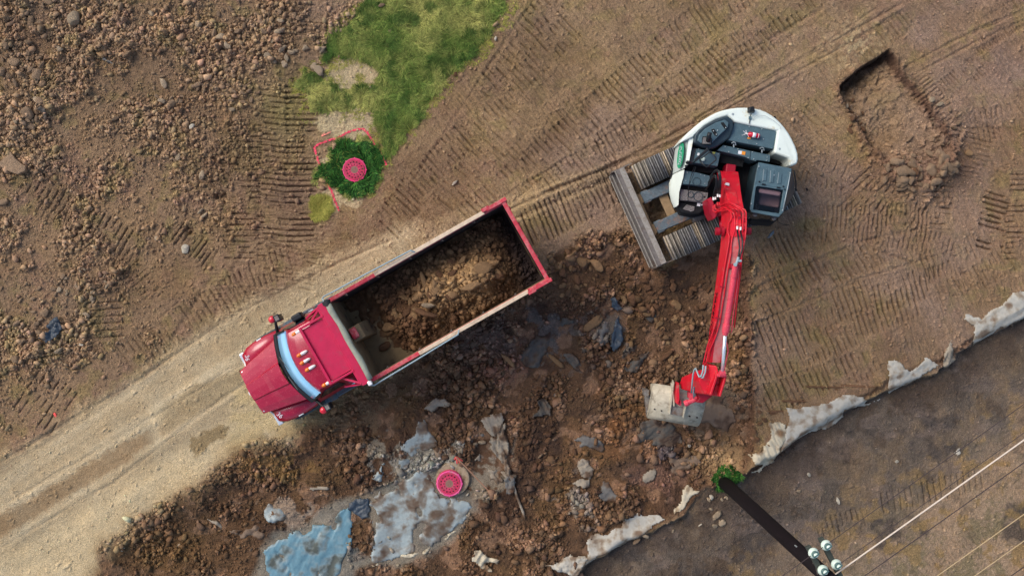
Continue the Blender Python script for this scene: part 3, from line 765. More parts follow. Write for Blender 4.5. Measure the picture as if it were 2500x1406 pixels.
n = 46000; px, py = pick((dens_all + 0.14 * (1 - m_sheet) * (1 - m_road * .7) * (1 - m_grass) * (1 - m_low * .6)), n); sz = (2.3 * np.exp(rs.normal(.12, .42, n))).clip(1.8, 13)
cl = soilcol(px, py) * (0.8 + 0.85 * rs.rand(n, 1)) * (1 + 0.02 * rs.normal(size=(n, 3)))
scatter('gravel', n, px, py, sz, cl.clip(0.02, 0.7), SMALL, 'fine brown gravel scattered over the tracked clay and the pit rim', 'gravel', seed=3)
n = 20000; px, py = pick(dens_dig, n); sz = (3.4 * np.exp(rs.normal(.25, .68, n))).clip(2.2, 27)
cl = soilcol(px, py) * (0.75 + 0.95 * rs.rand(n, 1) ** 1.5) * (1 + 0.03 * rs.normal(size=(n, 3)))
scatter('soil_crumbs', n, px, py, sz, cl.clip(0.015, 0.6), SMALL, 'dark moist crumbs of soil covering the freshly dug area', 'soil', seed=4)

# single stones: twelve meshes shared by all copies
PROTO = {}
def proto(i, mk):
    if (i, mk) not in PROTO:
        v, f = rockshape(300 + i, 3, 0.02)
        rg = 0.24 if mk.startswith('clod') else 0.12
        v = v * (1 + rg * fbm(np.float32(v[:, 0] * 3 + i), np.float32(v[:, 1] * 3 + v[:, 2] * 2), i, 3)[:, None])
        o = np_mesh('stone', v, f, M[mk])
        PROTO[(i, mk)] = o.data
        bpy.data.objects.remove(o)
    return PROTO[(i, mk)]
nrock = [0]
def rock(px, py, s, mk='rock', label=None, cat='stone', name='stone', group=None, asp=1.0, rot=None, flat=1.0, sink=0.22, z=None):
    i = nrock[0] % 12; nrock[0] += 1
    o = bpy.data.objects.new(name, proto(i, mk)); C.objects.link(o)
    r = s / 85.0 / 2
    h = max(GZ(px, py, Hs), 0.6 * GZ(px, py) + 0.4 * GZ(px, py, Hs)) if z is None else z
    o.location = (WX(px), WY(py), h + r * flat * (0.6 - sink)) if z is None else (*P(px, py, z)[:2], z)
    o.scale = (r, r * asp, r * flat)
    o.rotation_euler = (rs.uniform(-.25, .25), rs.uniform(-.25, .25), rs.uniform(0, 6.3) if rot is None else rot)
    return tag(o, label, cat, group)
SINGLE = [
 (192, 53, 40, 'rock_pale', 1, 'large pale angular boulder near the top left corner'),
 (152, 124, 26, 'rock_pale', 1, 'pale stone below the large boulder in the upper left rubble'),
 (100, 187, 30, 'rock', 1, 'rounded brown stone amid the left edge rubble below the pale boulder'),
 (29, 118, 26, 'rock', 1, 'brown stone near the left edge beside the darkest rubble'),
 (49, 158, 32, 'rock', 1, 'egg shaped brown stone lying upright near the left edge'),
 (101, 248, 26, 'rock_pale', 1, 'pale lump in the left edge rubble under the rounded brown stone'),
 (51, 300, 22, 'rock_pale', .8, 'small pale wedge stone at the foot of the left edge rubble'),
 (77, 280, 36, 'rock', .9, 'wide low brown stone beside the grey scrap at the left'),
 (544, 94, 32, 'rock_pale', .8, 'biggest pale stone of the trio in the upper middle of the rubble'),
 (559, 115, 25, 'rock_pale', 1, 'lowest pale stone of the trio in the upper middle of the rubble'),
 (525, 84, 24, 'rock', 1, 'left stone of the trio in the upper middle of the rubble'),
 (583, 80, 22, 'rock', 1, 'round brown stone right of the trio of pale stones'),
 (487, 62, 22, 'rock_pale', 1, 'greenish pale stone left of the stone trio near the top edge'),
 (401, 205, 30, 'rock_pale', .9, 'square pale tan stone in the middle of the upper left rubble'),
 (420, 254, 24, 'rock', 1, 'pinkish brown stone right of the pair below the square tan stone'),
 (399, 249, 20, 'rock_pale', 1, 'light tan stone left of the pair below the square tan stone'),
 (484, 209, 26, 'rock', .7, 'flat olive brown stone right of the square tan stone'),
 (569, 268, 19, 'rock_pale', 1, 'tan stone alone left of the crawler ruts'),
 (471, 309, 19, 'rock_white', .8, 'white stone standing out in the upper left rubble'),
 (435, 383, 20, 'rock_pale', 1, 'pale stone in the rubble below the white stone'),
 (495, 429, 26, 'rock_pale', .9, 'square tan stone at the lower end of the rubble'),
 (319, 137, 34, 'rock', .6, 'long half buried brown stone right of the pale boulder'),
 (304, 25, 24, 'rock', 1, 'brown stone at the top edge among fine rubble'),
 (284, 291, 26, 'rock', .7, 'low brown stone in the middle of the left rubble'),
 (376, 38, 20, 'rock_pale', .8, 'pale stone on top of the brown one near the top edge'),
 (11, 495, 30, 'rock', 1, 'brown boulder cut off by the left edge of the view'),
 (113, 762, 26, 'rock', .9, 'flat tan stone just above the dark crumpled plastic'),
 (213, 768, 20, 'rock_pale', 1, 'round pale stone right of the dark crumpled plastic'),
 (226, 729, 17, 'rock_pale', 1, 'pale stone above the round one at the rubble edge'),
 (131, 706, 18, 'rock', 1, 'left tan stone of the side by side pair above the plastic'),
 (146, 708, 17, 'rock_pale', 1, 'right tan stone of the side by side pair above the plastic'),
 (157, 674, 18, 'rock', .8, 'tan stone above the side by side pair'),
 (147, 855, 27, 'rock_pale', .6, 'oblong tan stone below the dark crumpled plastic'),
 (98, 811, 22, 'rock', 1, 'brown stone touching the left side of the dark crumpled plastic'),
 (46, 788, 24, 'rock', 1, 'mossy brown stone near the left edge beside the plastic'),
 (59, 833, 24, 'rock', .9, 'brown stone near the left edge below the mossy one'),
 (44, 876, 26, 'rock', 1, 'brown stone near the left edge at the end of the rubble'),
 (201, 841, 14, 'rock_white', .8, 'small whitish stone alone on bare clay right of the plastic'),
 (453, 608, 24, 'rock_white', 1, 'round whitish stone alone beside two small holes'),
 (492, 516, 20, 'rock_pale', .6, 'upper flat tan block of the pair right of the small holes'),
 (501, 526, 22, 'rock_pale', .6, 'lower flat tan block of the pair right of the small holes'),
 (384, 583, 14, 'rock_pale', 1.3, 'small upright pale stone above the round hole'),
 (780, 175, 34, 'rock_pale', .9, 'pale boulder on the corner of the grass'),
 (766, 162, 20, 'rock_pale', .9, 'smaller pale stone leaning on the boulder at the grass corner'),
 (788, 123, 22, 'rock_pale', .9, 'pale stone at the upper edge of the rubble beside the grass'),
 (745, 118, 20, 'rock_pale', 1, 'pale stone in the rubble two steps left of the grass'),
 (692, 120, 26, 'rock_pale', .8, 'wide pale stone in the rubble left of the grass'),
 (932, 14, 20, 'rock', .9, 'stone lying in the grass at the top edge'),
 (952, 76, 14, 'rock', 1, 'small round stone alone in the middle of the grass'),
 (1458, 648, 46, 'clod_tan', .85, 'biggest tan lump of soil left of the dozer blade end'),
 (1420, 638, 30, 'clod_tan', .9, 'tan soil lump left of the biggest one'),
 (1397, 621, 30, 'clod_tan', .5, 'flat tan slab of soil at the top of the lumps by the tailgate'),
 (1373, 664, 25, 'clod', 1, 'brown soil lump near the tailgate corner'),
 (1411, 685, 30, 'clod', .8, 'flat brown soil lump below the biggest tan lump'),
 (1350, 640, 20, 'clod_tan', 1, 'small tan lump touching the track marks behind the tailgate'),
 (1490, 660, 22, 'clod', 1, 'brown lump right of the biggest tan lump'),
 (1583, 673, 18, 'clod', 1, 'brown lump just below the tip of the dozer blade'),
 (1525, 732, 27, 'clod_tan', .9, 'tan rounded lump beside the torn black plastic'),
 (1579, 768, 24, 'clod_tan', .8, 'tan lump right of the torn black plastic'),
 (1614, 790, 20, 'clod_tan', 1.2, 'upright tan lump halfway between plastic and boom'),
 (1451, 742, 16, 'rock', .5, 'squared brown block above the torn black plastic'),
 (1645, 700, 28, 'clod', 1, 'mossy brown lump left of the red boom'),
 (1655, 745, 30, 'clod_tan', .8, 'weathered tan lump in the dark soil left of the boom'),
 (1690, 715, 24, 'clod', 1, 'brown lump close to the left side of the boom'),
 (1631, 868, 44, 'clod', .4, 'long pale edged slab of soil above the bucket'),
 (1362, 885, 58, 'clod_tan', .36, 'long tan slab lying diagonally between two grey fabric scraps'),
 (1243, 882, 52, 'clod_tan', .3, 'narrow tan slab left of the torn grey fabric'),
 (1450, 790, 60, 'clod_tan', .5, 'crumbling tan ledge left of the hole with black plastic'),
 (2195, 441, 32, 'rock', .95, 'squared grey brown block in the rubble at the pit mouth'),
 (2222, 424, 24, 'clod', 1, 'round brown lump beside the squared block at the pit mouth'),
 (2326, 410, 30, 'rock', .5, 'flat pinkish slab on the pit rubble'),
 (2292, 256, 22, 'rock_pale', .9, 'pale angular stone on the right rim of the pit'),
 (2270, 245, 18, 'rock_pale', 1.1, 'narrow pale stone beside the angular one on the pit rim'),
 (2066, 260, 20, 'rock_pale', .9, 'pale stone on the left rim of the pit'),
 (2064, 225, 22, 'clod_tan', .9, 'yellowish lump at the left corner of the pit'),
 (2219, 340, 26, 'rock', .5, 'greenish flat stone at the foot of the pit floor'),
 (2361, 375, 22, 'clod_tan', 1, 'yellowish lump at the right end of the pit rubble'),
 (2340, 53, 0, 'rock', 1, ''),
 (2395, 640, 0, 'rock', 1, ''),
 (1757, 1262, 30, 'rock_pale', .9, 'biggest pale stone of the heap below the pole foot'),
 (1750, 1290, 18, 'rock_pale', .9, 'lower pale stone of the heap below the pole foot'),
 (1770, 1283, 20, 'rock_pale', 1, 'right hand pale stone of the heap below the pole foot'),
 (1743, 1220, 16, 'rock_white', 1, 'whitish stone above the heap below the pole foot'),
 (1780, 1206, 9, 'rock_white', 1, 'small white pebble touching the left side of the pole'),
 (1716, 1288, 12, 'rock_white', .6, 'small white pebble left of the heap below the pole foot'),
 (2055, 1228, 20, 'rock_white', .7, 'white stone on the dark ground right of the pole'),
 (1984, 1164, 12, 'rock_white', .9, 'white pebble left of the white stone on the dark ground'),
 (1959, 1204, 13, 'rock_pale', 1, 'yellowish pebble on the dark ground near the pole'),
 (2200, 1131, 10, 'rock_white', .9, 'small white pebble right of the gravel patch on low ground'),
 (1577, 1312, 22, 'rock_pale', .8, 'tan stone just below the lower white fabric strip'),
 (1558, 1326, 26, 'rock', .6, 'flat brown stone below the lower white fabric strip'),
 (1648, 1303, 12, 'rock_pale', .8, 'pale pebble alone on the dark ground under the fabric strip'),
 (1640, 962, 0, 'rock', 1, ''),
 (1688, 1093, 12, 'rock_white', 1, 'whitish pebble below the excavator bucket'),
 (1128, 1084, 12, 'rock_white', 1.4, 'pink white pebble above the lower manhole'),
 (1140, 1211, 11, 'rock_white', .7, 'white pebble at the lower right rim of the manhole collar'),
 (1320, 1115, 20, 'rock', .5, 'squared brown block right of the grey weathered fabric'),
 (1175, 1082, 22, 'rock_pale', .8, 'pale lump at the foot of the grey weathered fabric'),
 (900, 1342, 0, 'rock', 1, ''),
 (1334, 1366, 10, 'rock_white', .8, 'white pebble left of the lower fabric strip end'),
 (1110, 447, 20, 'rock_white', .5, 'flat whitish stone alone on the tracked clay above the dump bed'),
 (1210, 95, 13, 'rock_white', .9, 'white stone on bare clay right of the grass edge'),
 (1112, 182, 12, 'clod', 1, 'dark lump at the notch of the grass edge'),
 (298, 1342, 12, 'rock_white', .8, 'whitish stone on the dark soil in the lower left'),
 (430, 1335, 10, 'rock_pale', .8, 'small tan pebble right of the whitish stone in the dark soil'),
]
for (x, y, s, mk, asp, lb) in SINGLE:
    if s: rock(x, y, s, mk, lb, 'stone' if mk.startswith('rock') else 'soil lump', 'stone' if mk.startswith('rock') else 'soil_lump', asp=asp, flat=0.8 if asp > .55 else 0.6, rot=None if asp > .65 else (R(40) if 'diagonally' not in lb and 'narrow' not in lb else R(-42)))
CL = [  # px, py, rx, ry, count, smallest, largest, material, name, label
 (60, 230, 70, 130, 34, 12, 24, 'rock', 'stone', 'brown stone in the dense heap along the left edge', 'stones heaped along the left edge'),
 (110, 40, 120, 50, 14, 12, 24, 'rock', 'stone', 'brown stone in the rubble along the top left edge', 'stones along the top left edge'),
 (640, 40, 110, 60, 22, 11, 20, 'rock', 'stone', 'brown stone in the rubble left of the top of the grass', 'stones left of the grass'),
 (700, 100, 60, 60, 14, 12, 22, 'rock_pale', 'stone', 'pale stone in the rubble bordering the grass', 'pale stones bordering the grass'),
 (440, 210, 80, 60, 22, 10, 18, 'rock', 'stone', 'brown stone in the rubble around the square tan stone', 'stones around the square tan stone'),
 (585, 215, 50, 55, 16, 11, 18, 'rock', 'stone', 'brown stone in the cluster left of the upper crawler ruts', 'stones left of the crawler ruts'),
 (400, 400, 90, 60, 16, 9, 16, 'rock', 'stone', 'brown stone in the lower middle of the rubble field', 'stones in the lower rubble field'),
 (130, 760, 100, 90, 30, 10, 19, 'rock', 'stone', 'brown stone scattered around the dark crumpled plastic', 'stones around the dark plastic'),
 (210, 690, 60, 60, 12, 9, 16, 'rock_pale', 'stone', 'pale stone in the rubble up and right of the dark plastic', 'pale stones near the dark plastic'),
 (1640, 700, 110, 90, 40, 10, 22, 'clod', 'soil_lump', 'moist brown lump between the dozer blade and the boom', 'moist lumps left of the boom'),
 (1400, 680, 70, 50, 16, 10, 20, 'clod_tan', 'soil_lump', 'tan lump in the spill beside the tailgate', 'tan lumps beside the tailgate'),
 (1640, 820, 60, 60, 14, 10, 18, 'clod_tan', 'soil_lump', 'tan lump in the dark soil left of the arm cylinder', 'tan lumps left of the arm cylinder'),
 (1460, 950, 170, 70, 26, 10, 18, 'clod', 'soil_lump', 'brown lump in the dug soil left of the bucket', 'brown lumps left of the bucket'),
 (1180, 960, 150, 70, 20, 10, 18, 'clod', 'soil_lump', 'brown lump in the dug soil beside the dump truck', 'brown lumps beside the truck'),
 (1320, 1130, 110, 120, 22, 9, 16, 'clod', 'soil_lump', 'brown lump in the dug soil right of the lower manhole', 'brown lumps right of the manhole'),
 (2240, 420, 95, 46, 56, 12, 28, 'rock', 'soil_lump', 'reddish brown lump in the heap at the pit mouth', 'lumps at the pit mouth'),
 (2300, 300, 40, 60, 12, 9, 18, 'rock', 'stone', 'brown stone on the right rim of the pit', 'stones on the right pit rim'),
 (2090, 280, 30, 70, 12, 9, 17, 'clod', 'soil_lump', 'brown lump along the left rim of the pit', 'lumps on the left pit rim'),
 (1840, 1060, 40, 90, 12, 9, 16, 'clod', 'soil_lump', 'crumbled lump on the cut bank right of the bucket', 'lumps on the cut bank'),
 (1760, 1240, 26, 46, 10, 8, 13, 'rock_pale', 'stone', 'small pale stone in the heap below the pole foot', 'small stones below the pole foot'),
]
for (x, y, rx, ry, cnt, s0, s1, mk, nm, lb, gp) in CL:
    for i in range(cnt):
        a = rs.uniform(0, 2 * PI); q = math.sqrt(rs.uniform(0, 1))
        tq = rs.rand() ** 1.8
        gz_ = 1.25 if nm == 'soil_lump' else 1.1
        side = ('right side', 'lower side', 'left side', 'upper side')[int(((a + PI / 4) % (2 * PI)) / (PI / 2)) % 4] if q > .45 else 'middle'
        lb2 = ('small ' if tq < .2 else 'medium ' if tq < .55 else 'large ') + lb.replace('small ', '') + ', ' + side
        rock(x + rx * q * math.cos(a), y + ry * q * math.sin(a), (s0 + (s1 - s0) * tq) * gz_, mk, lb2, 'stone' if nm == 'stone' else 'soil lump', nm, gp, asp=rs.uniform(.65, 1), flat=rs.uniform(.6, .9))

# ---------------------------------------------------------------- grass
def blades(name, n, mask, l0, l1, wd, cfun, label, seed, up=0.5, dirfun=None):
    r = np.random.RandomState(seed)
    jj, ii = np.where(mask > 0.5)
    k = r.randint(0, len(jj), n); 
    x = ax_[ii[k]] + r.uniform(-.5, .5, n) * STEP; y = ay_[jj[k]] + r.uniform(-.5, .5, n) * STEP
    z = Hh[jj[k], ii[k]] - 0.01
    xf, yf = x.astype(np.float32), y.astype(np.float32)
    a = 2 * PI * (vn(xf * 2.1, yf * 2.1, 4) + vn(xf * 5, yf * 5, 6) * 0.6) * 1.4 + r.normal(0, 0.55, n)
    L_ = r.uniform(l0, l1, n) * (0.6 + 0.8 * vn(xf * 3, yf * 3, 9))
    el = np.clip(r.normal(up, 0.28, n), 0.08, 1.45)
    ca, sa = np.cos(a), np.sin(a)
    hw = wd * r.uniform(.6, 1.2, n) / 2
    def pt(t, e, side):
        d = L_ * t
        return np.stack([x + ca * d * np.cos(e) - sa * hw * side, y + sa * d * np.cos(e) + ca * hw * side, z + d * np.sin(e)], 1)
    p0, p1 = pt(0, el, 1), pt(0, el, -1)
    p2, p3 = pt(.55, el, .8), pt(.55, el, -.8)
    tip = pt(1.0, el * 0.62, 0)
    V = np.stack([p0, p1, p3, p2, tip], 1).reshape(-1, 3)
    b = np.arange(n)[:, None] * 5
    F = np.concatenate([b + np.array([[0, 1, 2]]), b + np.array([[0, 2, 3]]), b + np.array([[3, 2, 4]])])
    cc = np.repeat(cfun(xf, yf, r, n), 5, 0)
    o = np_mesh(name, V, F, M['grass'], cols=cc)
    return tag(o, label, 'grass', kind='stuff')
def gcol(x, y, r, n):
    a = fbm(x * 0.9, y * 0.9, 3, 3)[:, None]; b = r.rand(n, 1)
    g1, g2, g3 = np.array(lin((98, 122, 50))), np.array(lin((186, 178, 100))), np.array(lin((48, 84, 26)))
    t = np.clip(0.42 + 0.9 * a + 0.5 * (b - 0.5), 0, 1)
    c = g1 * (1 - t) + g2 * t
    d = np.clip(fbm(x * 2.6 + 5, y * 2.6, 11, 3)[:, None] * 2.2, 0, 0.8)
    c = c * (1 - d) + g3 * d
    return (c * r.uniform(.45, 1.6, (n, 1))).clip(.01, .7)
def dcol(x, y, r, n):
    g1, g2 = np.array(lin((18, 62, 18))), np.array(lin((84, 142, 56)))
    t = r.rand(n, 1) ** 2
    yl = (r.rand(n, 1) < .07) * 1.0; g2 = g2 * (1 - yl) + np.array(lin((150, 160, 70))) * yl
    return (g1 * (1 - t) + g2 * t) * r.uniform(.45, 1.5, (n, 1))
def ycol(x, y, r, n):
    g1, g2 = np.array(lin((104, 116, 40))), np.array(lin((196, 184, 92)))
    t = r.rand(n, 1)
    return g1 * (1 - t) + g2 * t
inner = near > 0.2
mg = (sd_gr + 6 * wf2 > -1) & inner & ((X - 862) ** 2 / 60 ** 2 + (Y - 182) ** 2 / 34 ** 2 > 1)
thin = vn(X / 16, Y / 16, 5) 
blades('grass', 110000, (mg & (thin < 0.93)).astype(float), .08, .22, .013, gcol, 'green and straw coloured meadow grass left standing between the dirt areas', 21)
fr = (sd_gr > -26) & (sd_gr < 2) & inner & (fbm(X / 22, Y / 22, 7, 3) > 0.02)
blades('grass_fringe', 9000, fr.astype(float), .05, .13, .010, ycol, 'sparse yellowish grass fringe around the edge of the green grass', 22)
cover_hole = ((X - 867) ** 2 + (Y - 416) ** 2) > 27 ** 2
blades('lush_grass', 17000, ((sd_bush + 5 * wf1 > 0) & cover_hole).astype(float), .08, .20, .024, dcol, 'lush dark green grass ringing the upper pink manhole cover', 23, up=.7)
ring_ = (sd_bush + 9 * wf1 > -9) & (sd_bush + 5 * wf1 < 3) & inner & (fbm(X / 9, Y / 9, 8, 2) > -0.05)
blades('lush_grass', 3000, ring_.astype(float), .07, .2, .012, gcol, 'thin straggling blades at the outer edge of the dark green grass ring', 26, up=.5)
blades('grass_tuft', 5000, ((sd_tuft + 4 * wf1 > 0)).astype(float), .10, .2, .010, ycol, 'dried yellow green tuft of grass left of the end of the painted line', 24, up=.6)
weed = (((X - 1778) / 34) ** 2 + ((Y - 1172) / 30) ** 2 + 0.7 * wf1 < 1) & ((X - 1772) ** 2 + (Y - 1182) ** 2 > 12 ** 2) & (fbm(X / 10, Y / 10, 3, 2) > -0.15)
blades('weeds', 2600, weed.astype(float), .06, .18, .018, dcol, 'green weeds sprouting around the foot of the utility pole', 25, up=.8)

# ---------------------------------------------------------------- torn fabric and plastic
def sheetmat(name, c1, c2, c3, sc_=3.0, thr=0.5, rough=0.7):
    m = mat(name, lin(c1), rough=rough, spec=0.3, var=0.16, vscale=4, dirt=lin(c2), dscale=sc_ * 1.2, dsoft=(0.56 - 0.2 * thr, 0.74 - 0.2 * thr), bump=0.012, bscale=9,
            spots=lin(c3), spscale=sc_ * 1.1, spthr=0.52, spsoft=0.15)
    return m
SM = {
 'white': sheetmat('white_fabric', (184, 178, 164), (150, 136, 116), (120, 98, 78), 3.2, .7),
 'cream': sheetmat('cream_fabric', (196, 184, 158), (160, 140, 112), (126, 98, 70), 2.4, .5),
 'blue': sheetmat('blue_plastic', (100, 136, 148), (136, 150, 150), (84, 88, 80), 2.2, .5, .35),
 'teal': sheetmat('pale_blue_plastic', (154, 164, 162), (122, 114, 102), (96, 78, 62), 2.6, .8, .35),
 'grey': sheetmat('grey_fabric', (112, 108, 102), (96, 82, 68), (92, 66, 48), 2.4, .5),
 'dark': sheetmat('dark_fabric', (84, 80, 74), (98, 80, 64), (64, 48, 38), 2.6, .6),
 'tan': sheetmat('tan_fabric', (152, 140, 122), (124, 100, 78), (86, 66, 50), 2.6, .4),
 'navy': sheetmat('dark_blue_plastic', (54, 66, 78), (44, 44, 50), (88, 94, 98), 5, .4, .4),
 'olive': sheetmat('brown_cloth', (120, 100, 82), (104, 80, 60), (80, 60, 46), 2, .4),
}
def sheet(name, poly, mk, label, cat='fabric sheet', lift=0.025, wr=0.03, dirn=None, wl=0.16, seed=0, rag=4.0, holes=0.0, step=2.6, group=None, crump=0.0, sub=True):
    xs = [p[0] for p in poly]; ys = [p[1] for p in poly]
    gx, gy = np.meshgrid(np.arange(min(xs) - 14, max(xs) + 14, step), np.arange(min(ys) - 14, max(ys) + 14, step))
    gx = gx.astype(np.float32); gy = gy.astype(np.float32)
    ox = gx + rag * (fbm(gx / 20, gy / 20, seed, 4)) * 2; oy = gy + rag * fbm(gx / 20 + 40, gy / 20, seed + 2, 4) * 2
    sd = sdpoly(ox, oy, poly)
    ins = sd > 0
    if not holes and mk in ('white', 'cream', 'teal', 'blue', 'grey', 'tan', 'dark', 'olive'): holes = .9
    if holes: ins &= ~((fbm(gx / 26 + seed, gy / 26, seed + 3, 4) > holes) & (sd > 6))
    wx, wy = WX(gx), WY(gy)
    a = R(dirn if dirn is not None else 33)
    fx, fy = wx.astype(np.float32), wy.astype(np.float32)
    uu = fx * math.cos(a) + fy * math.sin(a); vv = -fx * math.sin(a) + fy * math.cos(a)
    ridge = 1 - np.abs(fbm(uu / (wl * 6), vv / wl, seed + 5, 4)) * 2.6
    ridge = np.maximum(ridge, -0.1)
    z = samp(Hm, wx, wy) + min(lift, .06 if lift < .1 else 1) * (.6 if lift < .1 else 1) + 0.014 + wr * (ridge - 0.35) + 0.35 * wr * fbm(uu / 0.12, vv / 0.12, seed + 7, 3)
    if crump: z = z + crump * np.abs(fbm(fx / 0.22, fy / 0.22, seed + 9, 4)) * 2
    z = z - 0.02 * sst(8, 0, sd) - (0.09 * sst(0.30, 0.6, fbm(gx / 34 + 3, gy / 34, seed + 11, 3) + 0.42 * sst(22, 0, sd)) if sub and not crump and lift < .1 else 0)
    idx = -np.ones(ins.shape, np.int64); idx[ins] = np.arange(ins.sum())
    V = np.stack([wx[ins], wy[ins], z[ins]], 1)
    q = ins[:-1, :-1] & ins[1:, :-1] & ins[:-1, 1:] & ins[1:, 1:]
    F = np.stack([idx[:-1, :-1][q], idx[1:, :-1][q], idx[1:, 1:][q], idx[:-1, 1:][q]], 1)
    loc = V.mean(0); loc[2] = V[:, 2].min()
    o = np_mesh(name, V, F, SM[mk], smooth=True, loc=tuple(loc))
    so = o.modifiers.new('thick', 'SOLIDIFY'); so.thickness = 0.008; so.offset = 1
    return tag(o, label, cat, group)
def zp(lst, ox, oy, k): return [(ox + a * k, oy + b * k) for a, b in lst]
k7 = lambda l: zp(l, 1780, 640, .3982)
k6 = lambda l: zp(l, 1300, 1000, .2888)
k5 = lambda l: zp(l, 1200, 650, .3556)
k4 = lambda l: zp(l, 600, 940, .3314)
FS = 'torn_fabric'
sheet(FS, k7([(1418, 310), (1530, 345), (1570, 300), (1650, 260), (1720, 190), (1815, 170), (1840, 330), (1680, 405), (1600, 450), (1520, 515), (1470, 400)]), 'white', 'white fabric sheet hanging from the bank at the right edge of the view', lift=.05, wr=.02, sub=False, seed=1, dirn=35, wl=.3, rag=5)
sheet(FS, k7([(960, 600), (1040, 605), (1095, 668), (1190, 585), (1260, 600), (1300, 640), (1270, 645), (1110, 750), (1010, 812), (960, 760)]), 'white', 'white fabric sheet with a notched top edge between two longer strips on the bank', lift=.05, wr=.02, sub=False, seed=2, dirn=60, wl=.25, rag=4)
sheet(FS, k7([(1285, 585), (1338, 450), (1350, 540), (1388, 600), (1342, 658), (1300, 640)]), 'tan', 'small peaked tan fabric flap poking up from the bank', lift=.14, wr=.08, seed=3, dirn=75, wl=.08)
sheet(FS, k7([(340, 890), (470, 880), (600, 850), (700, 800), (820, 822), (880, 880), (990, 818), (1000, 830), (860, 897), (712, 912), (722, 960), (607, 1048), (580, 1035), (440, 1085), (300, 1170), (330, 1060), (360, 960)]), 'white', 'widest white fabric sheet along the foot of the tracked bank', lift=.045, wr=.018, sub=False, seed=4, dirn=30, wl=.4, rag=4)
sheet(FS, k7([(232, 985), (335, 985), (345, 1060), (330, 1120), (300, 1172), (303, 1240), (210, 1290), (110, 1332), (170, 1292), (235, 1255), (150, 1240), (115, 1180), (190, 1150), (240, 1080)]), 'cream', 'cream pleated fabric sheet at the corner of the bank above the pole foot', lift=.06, wr=.05, sub=False, seed=5, dirn=115, wl=.1)
sheet(FS, k6([(335, 1290), (355, 1245), (465, 1232), (455, 1120), (500, 1065), (640, 1050), (740, 990), (760, 930), (900, 890), (960, 920), (1080, 900), (1125, 920), (1160, 930), (900, 1080), (700, 1190), (450, 1310), (400, 1340)]), 'white', 'long white fabric strip on the edge of the dug area left of the pole', lift=.04, wr=.015, sub=False, seed=6, dirn=25, wl=.4, rag=4)
sheet(FS, k6([(1290, 690), (1340, 650), (1432, 712), (1345, 770), (1290, 850), (1225, 890), (1180, 925), (1215, 850), (1260, 780)]), 'cream', 'cream fabric strip with a pointed tip just left of the pole foot', lift=.06, sub=False, seed=7, dirn=55, wl=.16)
sheet(FS, [(1325, 1385), (1350, 1380), (1395, 1352), (1440, 1362), (1428, 1385), (1400, 1410), (1380, 1395)], 'white', 'crumpled end of white fabric at the bottom edge of the view', lift=.05, seed=8, crump=.06)
sheet('plastic_sheet', k4([(100, 1240), (160, 1180), (260, 1140), (320, 1085), (400, 1090), (480, 1040), (620, 1040), (680, 940), (760, 870), (780, 960), (768, 1180), (700, 1330), (690, 1620), (200, 1620), (140, 1340)]), 'blue', 'bright blue plastic sheet at the bottom edge of the dug area', 'plastic sheet', lift=.03, wr=.015, seed=9, dirn=60)
sheet('plastic_sheet', k4([(745, 870), (830, 838), (890, 850), (905, 985), (840, 1010), (778, 955), (735, 930)]), 'navy', 'dark blue plastic patch joining the blue and the pale sheets', 'plastic sheet', lift=.05, seed=10, crump=.05)
sheet('plastic_sheet', k4([(905, 990), (885, 870), (960, 820), (1090, 715), (1250, 650), (1385, 655), (1400, 800), (1500, 850), (1640, 860), (1690, 905), (1600, 1045), (1480, 1135), (1300, 1255), (1100, 1300), (930, 1340), (835, 1345), (900, 1310), (930, 1220)]), 'teal', 'large pale blue sheet smeared with mud below the lower manhole', 'plastic sheet', lift=.025, wr=.014, seed=11, dirn=25, wl=.35, rag=5)
sheet(FS, k4([(835, 1335), (1000, 1318), (1120, 1270), (1300, 1240), (1480, 1120), (1600, 1030), (1680, 915), (1670, 950), (1600, 1060), (1470, 1160), (1300, 1268), (1100, 1322), (940, 1350), (850, 1370)]), 'cream', 'rolled pale hem along the lower edge of the large pale blue sheet', lift=.09, wr=.03, seed=12, dirn=28, wl=.06)
sheet('plastic_sheet', k4([(1265, 270), (1345, 280), (1385, 380), (1415, 460), (1320, 500), (1200, 515), (1125, 450), (1240, 385)]), 'teal', 'pale blue plastic patch emerging from the soil above the lower manhole', 'plastic sheet', lift=.025, wr=.02, seed=13, dirn=10, wl=.07, rag=6)
sheet('plastic_sheet', k4([(1000, 575), (1130, 545), (1245, 520), (1180, 620), (1050, 625), (1010, 740), (960, 740), (905, 690), (960, 660)]), 'teal', 'grey blue plastic scrap between the truck and the lower manhole', 'plastic sheet', lift=.05, seed=14, dirn=40, holes=.2, rag=6)
sheet('plastic_sheet', k4([(90, 965), (145, 880), (230, 905), (310, 950), (290, 1010), (210, 1035), (130, 1010)]), 'teal', 'pale plastic scrap left of the bright blue sheet', 'plastic sheet', lift=.06, seed=15, dirn=-30, wl=.1)
sheet(FS, k4([(430, 765), (560, 755), (622, 765), (600, 790), (540, 785), (470, 790)]), 'tan', 'thin pointed grey shard lying on the soil above the blue sheet', lift=.08, wr=.02, seed=16, dirn=0, rag=1.5)
sheet(FS, [(497, 1268), (525, 1275), (560, 1298), (586, 1296), (575, 1312), (548, 1306), (515, 1292)], 'tan', 'curled pale shard at the left end of the dug area', lift=.08, wr=.03, seed=17, dirn=-30, rag=2)
sheet(FS, [(572, 1306), (610, 1275), (640, 1290), (655, 1320), (630, 1332), (600, 1325)], 'olive', 'brown cloth piece half buried left of the bright blue sheet', lift=.05, seed=18)
